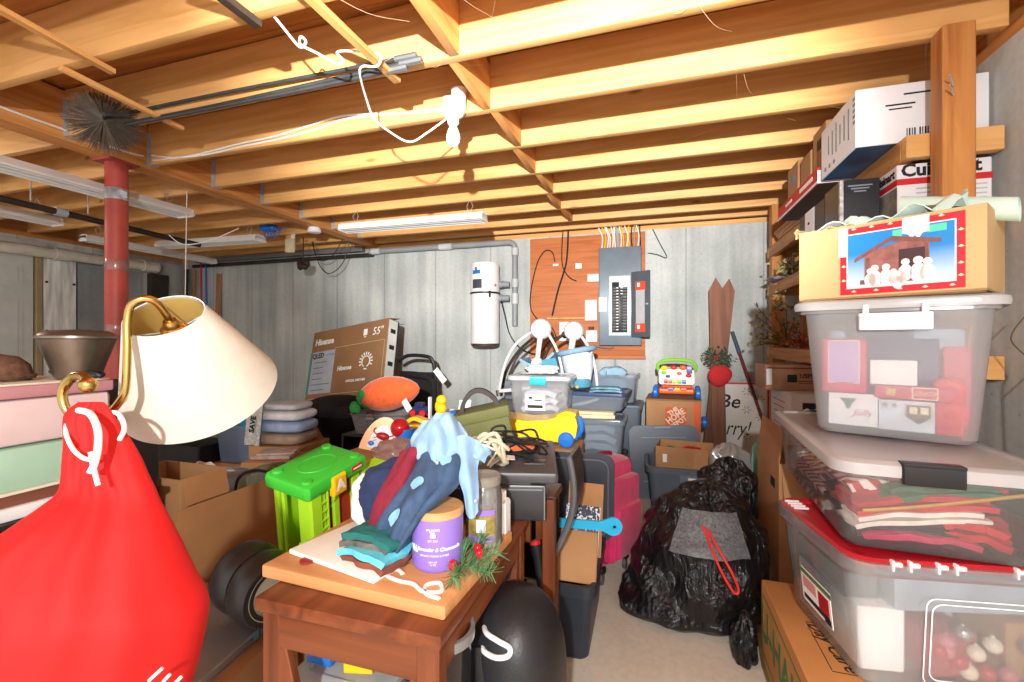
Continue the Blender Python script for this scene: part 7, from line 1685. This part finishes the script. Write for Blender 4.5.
b = MB(); b.box((-.035, -.155, .105), (.05, .012, .012), bev=.003); b.tube(arc((-.035, -.157, .12), .012, 0, PI, 8), .003, 5); tag(b.build('clip', STEEL, t), 'silver clip')
t = thing('carrot_plush', 'plump orange carrot plush with green leaves lying in the grey basket', 'plush toy', (-1.665, 2.60, .757), rot=(0, R(-10), R(10)))
b = MB()
def car(u, v):
    q = 2 * PI * u; x = -.215 + .43 * v; r = .112 * (math.sin(PI * min(1, max(0, v))) ** .55) * (1.05 - .1 * v)
    return (x, r * math.cos(q), r * math.sin(q) + .0)
b.grid(car, 32, 28, closeu=True); b.build('body', M('orange plush', (238, 104, 50), .95, 0, .1, 40, bump=.3, bscale=150, sheen=.4), t)
b = MB()
def cap_(u, v):
    q = 2 * PI * u; vv = .24 * v * (.78 + .22 * math.sin(5 * q)); x = -.215 + .43 * vv; r = .114 * (math.sin(PI * max(.0, vv)) ** .55) + .004
    return (x - .004, r * math.cos(q), r * math.sin(q))
b.grid(cap_, 40, 10, closeu=True); b.ball((-.235, -.02, -.06), .035, 12, 8, sc=(1.1, .5, 1.4)); tag(b.build('leaf_cap', M('green plush', (60, 160, 80), .95, 0, .1, 40), t), 'green leaf cap')
b = MB(); b.slab(lambda u, v: (.13 + .035 * u + .03 * v, -.13 - .01 * v, -.06 - .07 * v + .02 * u), 3, 4, .001); tag(b.build('care_tag', PAPER, t), 'white care tag')

# dresser and boxes on it
t = thing('dresser', 'brown wooden dresser with a black top edge under the pink and green cases', 'dresser', (-1.90, .62, 0))
DW = wood('dresser wood', (128, 74, 42), (98, 54, 30), axis=1, knots=False)
b = MB(); b.box((0, .03, .30), (.56, .86, .60), bev=.004); b.build('body', DW, t)
b = MB(); b.box((.005, .03, .612), (.58, .88, .022), bev=.004); tag(b.build('top', M('black top laminate', (38, 32, 30), .4), t), 'black top')
for z in (.12, .33, .52):
    b = MB(); b.box((.284, 0, z), (.012, .74, .16 if z < .5 else .13), bev=.004); o = b.build('drawer', DW, t)
    for y in (-.2, .2):
        b = MB(); b.ball((.30, y, z), .013, 10, 8); b.build('knob', M('aged brass', (150, 116, 62), .4, .7), o)
b = MB(); b.box((0, 0, .018), (.50, .66, .036), bev=.006); solo(b, 'white_board', M('white laminate', (226, 228, 232), .4), 'white laminate slab on the dresser, below the mint green case', 'board', (-1.87, .58, .6235))
b = MB(); b.prism([(-.25, 0), (.25, 0), (.25, .03), (-.25, .012)], -.3, .3, plane='xz'); solo(b, 'brown_wedge', M('brown card wedge', (124, 74, 58), .6), 'dark brown card folder between the white slab and the mint case', 'folder', (-1.88, .56, .660))
MINT = M('mint green case', (168, 206, 184), .4, 0, .04); PINK = M('pale pink case', (224, 202, 204), .4, 0, .04); PINKD = M('dusty rose lid', (192, 138, 146), .45, 0, .05); CREAMP = M('cream edge', (232, 224, 206), .5)
t = thing('storage_case', 'mint green case beneath the pink one on the dresser', 'case', (-1.86, .655, .692), R(2))
b = MB(); b.box((0, 0, .065), (.48, .58, .118), bev=.012); b.build('body', MINT, t)
b = MB(); b.box((0, 0, .004), (.49, .59, .008), bev=.003); b.build('base_edge', CREAMP, t)
t = thing('storage_case', 'pale pink case with a dusty rose lid, under the metal bowl', 'case', (-1.86, .66, .82), R(2))
b = MB(); b.box((0, 0, .062), (.49, .64, .124), bev=.014); b.build('body', PINK, t)
b = MB(); b.box((0, 0, .143), (.50, .65, .035), bev=.008); b.build('lid', PINKD, t)
b = MB(); b.box((0, 0, .1625), (.48, .63, .006), bev=.002); b.build('lid_edge', CREAMP, t)
b = MB(); b.box((0, 0, .48), (.16, .13, .96), bev=.012); solo(b, 'black_case', M('black plastic case', (34, 34, 36), .4), 'tall black plastic case standing behind the brass hook, beyond the pink case', 'case', (-1.84, 1.165, 0))
t = thing('metal_bowl', 'brushed dark steel bowl with wide rim standing on the pink case', 'bowl', (-1.675, .925, .987))
MET = M('brushed dark steel', (132, 122, 112), .35, .85, .06, 30)
b = MB(); b.lathe([(0, 0), (.050, 0), (.053, .006), (.056, .012), (.090, .118), (.092, .126), (.085, .136), (.068, .144), (.0, .149)], 48); b.build('bowl', MET, t)
b = MB(); b.lathe([(.0915, .118), (.0945, .121), (.0945, .128), (.090, .130)], 48); b.build('rim', MET, t)
b = MB(); pts = [(-1.69 + (.10 + .02 * math.sin(j * 1.7)) * math.cos(j * .7), .93 + (.035 + .015 * math.cos(j)) * math.sin(j * .7) * .6, .994 + .012 * (j % 3) * .5) for j in range(20)]
b.tube(smoothpath([(p[0] + .02, p[1] - .11, p[2] + .0) if False else p for p in pts], 5), .005, 6); solo(b, 'cord_coil', BLACKP, 'black cord coiled around the foot of the metal bowl', 'cord')
t = thing('wicker_lid', 'round brown wicker lid on the far end of the pink case', 'wicker lid', (-1.78, .80, .987), 0)
b = MB(); b.lathe([(0, .0), (.062, 0), (.066, .02), (.060, .045), (.036, .068), (0, .076)], 28); b.build('dome', M('dark wicker', (104, 74, 56), .8, 0, .3, 60, bump=.8, bscale=70, dist=.004), t)
b = MB(); b.tube([(.066 * math.cos(2 * PI * k / 30), .066 * math.sin(2 * PI * k / 30), .012) for k in range(30)], .008, 6, closed=True); b.build('rim', M('dark wicker', (104, 74, 56), .8), t)
b = MB(); b.box((0, 0, .004), (.16, .2, .008), bev=.002); solo(b, 'white_papers', PAPER, 'thin white papers near the wicker lid on the pink case', 'papers', (-1.73, .62, .987), (0, 0, R(12)))
t = tote('small smoky clear box of wood pieces on the floor before the dresser', .26, .22, .14, (-1.46, .47, .30), R(4), SMOKE, None)
carton('cardboard_box', 'brown carton in front of the dresser under the small smoky box', 'box', (.28, .26, .295), (-1.46, .45, 0), rz=R(0))
b = MB(); b.box((0, 0, .012), (.16, .03, .022), bev=.003, rz=.3); solo(b, 'wood_scrap', LATH, 'pale wood scrap in the small smoky clear box', 'wood piece', (-1.46, .47, .318))

# brass hook lamp
BRASS = M('polished brass', (196, 166, 100), .22, 1.0, .03)
OL = (-0.822, 0.58, 1.145)
t = thing('hook_lamp', 'brass gooseneck lamp with cream cone shade and a curled hook holding the red bag', 'lamp', (-.95, .62, 0)); OB = (-.95, .62, 0)
pole = [(-0.8, 0.577, 1.126), (-0.791, 0.558, 1.149), (-0.788, 0.539, 1.166), (-0.796, 0.525, 1.168), (-0.808, 0.517, 1.157), (-0.813, 0.515, 1.131), (-0.813, 0.515, 1.085), (-0.815, 0.514, 1.029), (-0.821, 0.512, 1.008), (-0.837, 0.507, 0.987), (-0.858, 0.501, 0.971), (-0.88, 0.494, 0.968), (-0.9, 0.488, 0.979), (-0.912, 0.484, 1.001), (-0.911, 0.484, 1.024), (-0.892, 0.485, 1.041), (-0.865, 0.483, 1.045), (-0.841, 0.48, 1.036)]
P_ = smoothpath(sub(pole, OB), 8)
rads = [.0060] * len(P_)
for i in range(len(P_)):
    k = i / (len(P_) - 1)
    if k > .72: rads[i] = .0060 + .0014 * min(1, (k - .72) / .12)
b = MB(); b.tube(P_, rads, 16); b.build('gooseneck', BRASS, t)
b = MB(); e = P_[-1]; b.ball((e.x + .002, e.y - .004, e.z - .004), .0125, 16, 12); b.build('finial', BRASS, t)
ax = Vector((-.249, .576, -.778)).normalized(); top = Vector(sub([OL], OB)[0]); rot = Vector((0, 0, -1)).rotation_difference(ax).to_euler()
SH = M('cream shade fabric', (200, 196, 184), .85, 0, .03, 30, bump=.1, bscale=200)
b = MB(); b.lathe([(.0603, 0), (.0618, .001), (.138, -.182), (.1368, -.183), (.1355, -.181), (.0595, 0)], 64); sh = b.build('shade', SH, t, loc=tuple(top), rot=tuple(rot))
b = MB(); b.lathe([(.0590, -.003), (.1346, -.178)], 64); tag(b.build('shade_lining', M('gold lining', (206, 172, 96), .6, 0, .05), t, loc=tuple(top), rot=tuple(rot)), 'gold lining')
b = MB()
for k in range(3):
    q = 2 * PI * k / 3 + .5; b.tube([(.0595 * math.cos(q), .0595 * math.sin(q), -.004), (.012 * math.cos(q), .012 * math.sin(q), -.03)], .0015, 6)
b.tube(arc((0, 0, -.03), .012, 0, 2 * PI, 14, 'xy'), .002, 6); b.build('spider', STEEL, t, loc=tuple(top), rot=tuple(rot))
b = MB(); b.lathe([(0, .012), (.010, .012), (.014, 0), (.020, -.004), (.020, -.010), (.012, -.014), (.017, -.02), (.017, -.06), (0, -.06)], 24); s0 = P_[0]; b.build('socket', BRASS, t, loc=tuple(s0), rot=tuple(rot))
b = MB(); b.lathe([(0, -.06), (.013, -.06), (.016, -.08), (.028, -.11), (.022, -.135), (0, -.142)], 20); b.build('bulb', M('unlit bulb glass', (240, 240, 236), .2), t, loc=tuple(s0), rot=tuple(rot))
lowp = Vector(sub([(-0.861, 0.5, 0.969)], OB)[0])
b = MB(); b.tube(smoothpath([lowp, (lowp.x - .02, lowp.y + .03, lowp.z - .004), (-.005, -.055, lowp.z - .03), (-.005, -.06, lowp.z - .12), (-.005, -.06, .5), (-.005, -.06, .03)], 5), .0085, 12); b.build('stem', BRASS, t)
b = MB(); b.lathe([(0, 0), (.066, 0), (.07, .006), (.06, .02), (.03, .03), (0, .032)], 40, c=(-.005, -.06, 0)); b.build('foot', BRASS, t)

# red tote bag hanging from the hook
REDB = M('bright red nylon', (196, 16, 16), .75, 0, .05, 6, bump=.08, bscale=14, dist=.01)
rows = [(402,78,104), (412,66,112), (425,64,120), (440,66,130), (458,67,140), (474,67,147), (490,62,154), (504,44,161), (522,18,171), (545,-14,183), (572,-40,196), (600,-58,209), (640,-72,203), (690,-80,190), (760,-78,168)]
rowp = [[(-0.847, 0.468, 1.006), (-0.809, 0.48, 1.006)], [(-0.864, 0.462, 0.991), (-0.797, 0.483, 0.991)], [(-0.867, 0.461, 0.971), (-0.785, 0.487, 0.971)], [(-0.864, 0.462, 0.948), (-0.771, 0.492, 0.948)], [(-0.863, 0.462, 0.92), (-0.756, 0.496, 0.92)], [(-0.863, 0.462, 0.895), (-0.746, 0.499, 0.895)], [(-0.858, 0.454, 0.874), (-0.735, 0.503, 0.871)], [(-0.858, 0.433, 0.86), (-0.725, 0.506, 0.849)], [(-0.868, 0.408, 0.841), (-0.71, 0.51, 0.822)], [(-0.884, 0.383, 0.818), (-0.693, 0.516, 0.786)], [(-0.889, 0.36, 0.79), (-0.674, 0.522, 0.745)], [(-0.897, 0.347, 0.758), (-0.655, 0.528, 0.702)], [(-0.915, 0.341, 0.706), (-0.663, 0.525, 0.64)], [(-0.925, 0.338, 0.64), (-0.682, 0.519, 0.563)], [(-0.922, 0.339, 0.547), (-0.715, 0.509, 0.455)]]
OR_ = (-0.826, 0.474, 0.994)
t = thing('tote_bag', 'bright red nylon tote bag hanging by its white cords from the brass hook', 'bag', OR_)
LL = smoothpath([r[0] for r in rowp], 5); RR_ = smoothpath([r[1] for r in rowp], 5)
fwd = Vector((-.30 * -1, -.954, 0)); 
def bagsurf(u, v):
    x = v * (len(LL) - 1); i = min(int(x), len(LL) - 2); l = LL[i].lerp(LL[i + 1], x - i); r = RR_[i].lerp(RR_[i + 1], x - i)
    q = 2 * PI * u; c, s = math.cos(q), math.sin(q)
    a = (1 - c) / 2; w_ = (r - l).length
    p = l.lerp(r, a); n = Vector((r.y - l.y, -(r.x - l.x), 0)).normalized()
    dep = s * min(.10, .30 * w_) * (1.0 if s > 0 else .7) * min(1, .35 + v * 2.0)
    fold = .006 * min(1, v * 2.2 + .25) * (math.sin(a * 17 + 2.5 * v * 3) * .5 + nz((a * 5, v * 3.5, 2.0)) * 1.3 + .4 * math.sin(a * 31 + v * 4)) * min(1, 4 * a * (1 - a) * 1.6)
    vf = .014 * math.exp(-((a - .36) / .06) ** 2) * math.exp(-((v - .30) / .16) ** 2)
    return tuple(p + n * (dep + fold * (1 if s > 0 else -1) - vf * (1 if s > 0 else 0)) - Vector(OR_))
b = MB(); b.grid(bagsurf, 96, 110, closeu=True); b.build('body', REDB, t, smooth=80)
WC_ = M('white cord webbing', (238, 232, 224), .7)
def strap(pts, w_, nm):
    P0 = smoothpath(sub(pts, OR_), 8); b = MB(); b.tube(P0, w_, 8); b.build(nm, WC_, t)
strap([(-0.833, 0.461, 0.995), (-0.794, 0.453, 0.993), (-0.766, 0.446, 0.975), (-0.759, 0.443, 0.951), (-0.757, 0.438, 0.928), (-0.763, 0.436, 0.914)], .0046, 'handle_cord')
strap([(-0.862, 0.463, 0.978), (-0.84, 0.449, 0.964), (-0.813, 0.442, 0.944), (-0.787, 0.439, 0.933), (-0.769, 0.44, 0.93)], .003, 'handle_cord')
strap([(-0.766, 0.438, 0.942), (-0.759, 0.437, 0.923), (-0.747, 0.436, 0.897)], .0032, 'cord_end')
strap([(-0.814, 0.488, 0.989), (-0.79, 0.486, 0.989), (-0.77, 0.481, 0.98), (-0.768, 0.482, 0.965), (-0.775, 0.48, 0.95)], .0034, 'handle_cord')

b = MB()
for p, q in (((-0.637, 0.429, 0.652), (-0.625, 0.438, 0.665)), ((-0.624, 0.438, 0.647), (-0.618, 0.443, 0.655)), ((-0.615, 0.446, 0.64), (-0.61, 0.453, 0.647))):
    b.tube([tuple(Vector(p) - Vector(OR_)), tuple(Vector(q) - Vector(OR_))], .0022, 6)
tag(b.build('printed_strokes', WC_, t), 'white printed strokes')

# cobwebs between the joists
b = MB(); rnd = random.Random(77)
for k in range(46):
    x, y = rnd.uniform(-.95, .95), rnd.choice(JY[5:9]) + rnd.uniform(-.05, .03)
    p = Vector((x, y, JB + rnd.uniform(-.004, .05))); q = p + Vector((rnd.uniform(-.22, .22), rnd.uniform(-.1, .35), rnd.uniform(-.03, .04)))
    if q.z < JB - .02: q.z = JB - .01
    m = (p + q) / 2 - Vector((0, 0, rnd.uniform(.005, .035)))
    b.tube(smoothpath([p, m, q], 5), rnd.uniform(.0004, .0008), 3)
o = tag(b.build('cobwebs', M('dusty cobweb', (210, 186, 150), .9), None), 'pale dusty cobweb strands strung along the undersides of the joists', 'cobweb'); o['kind'] = 'stuff'
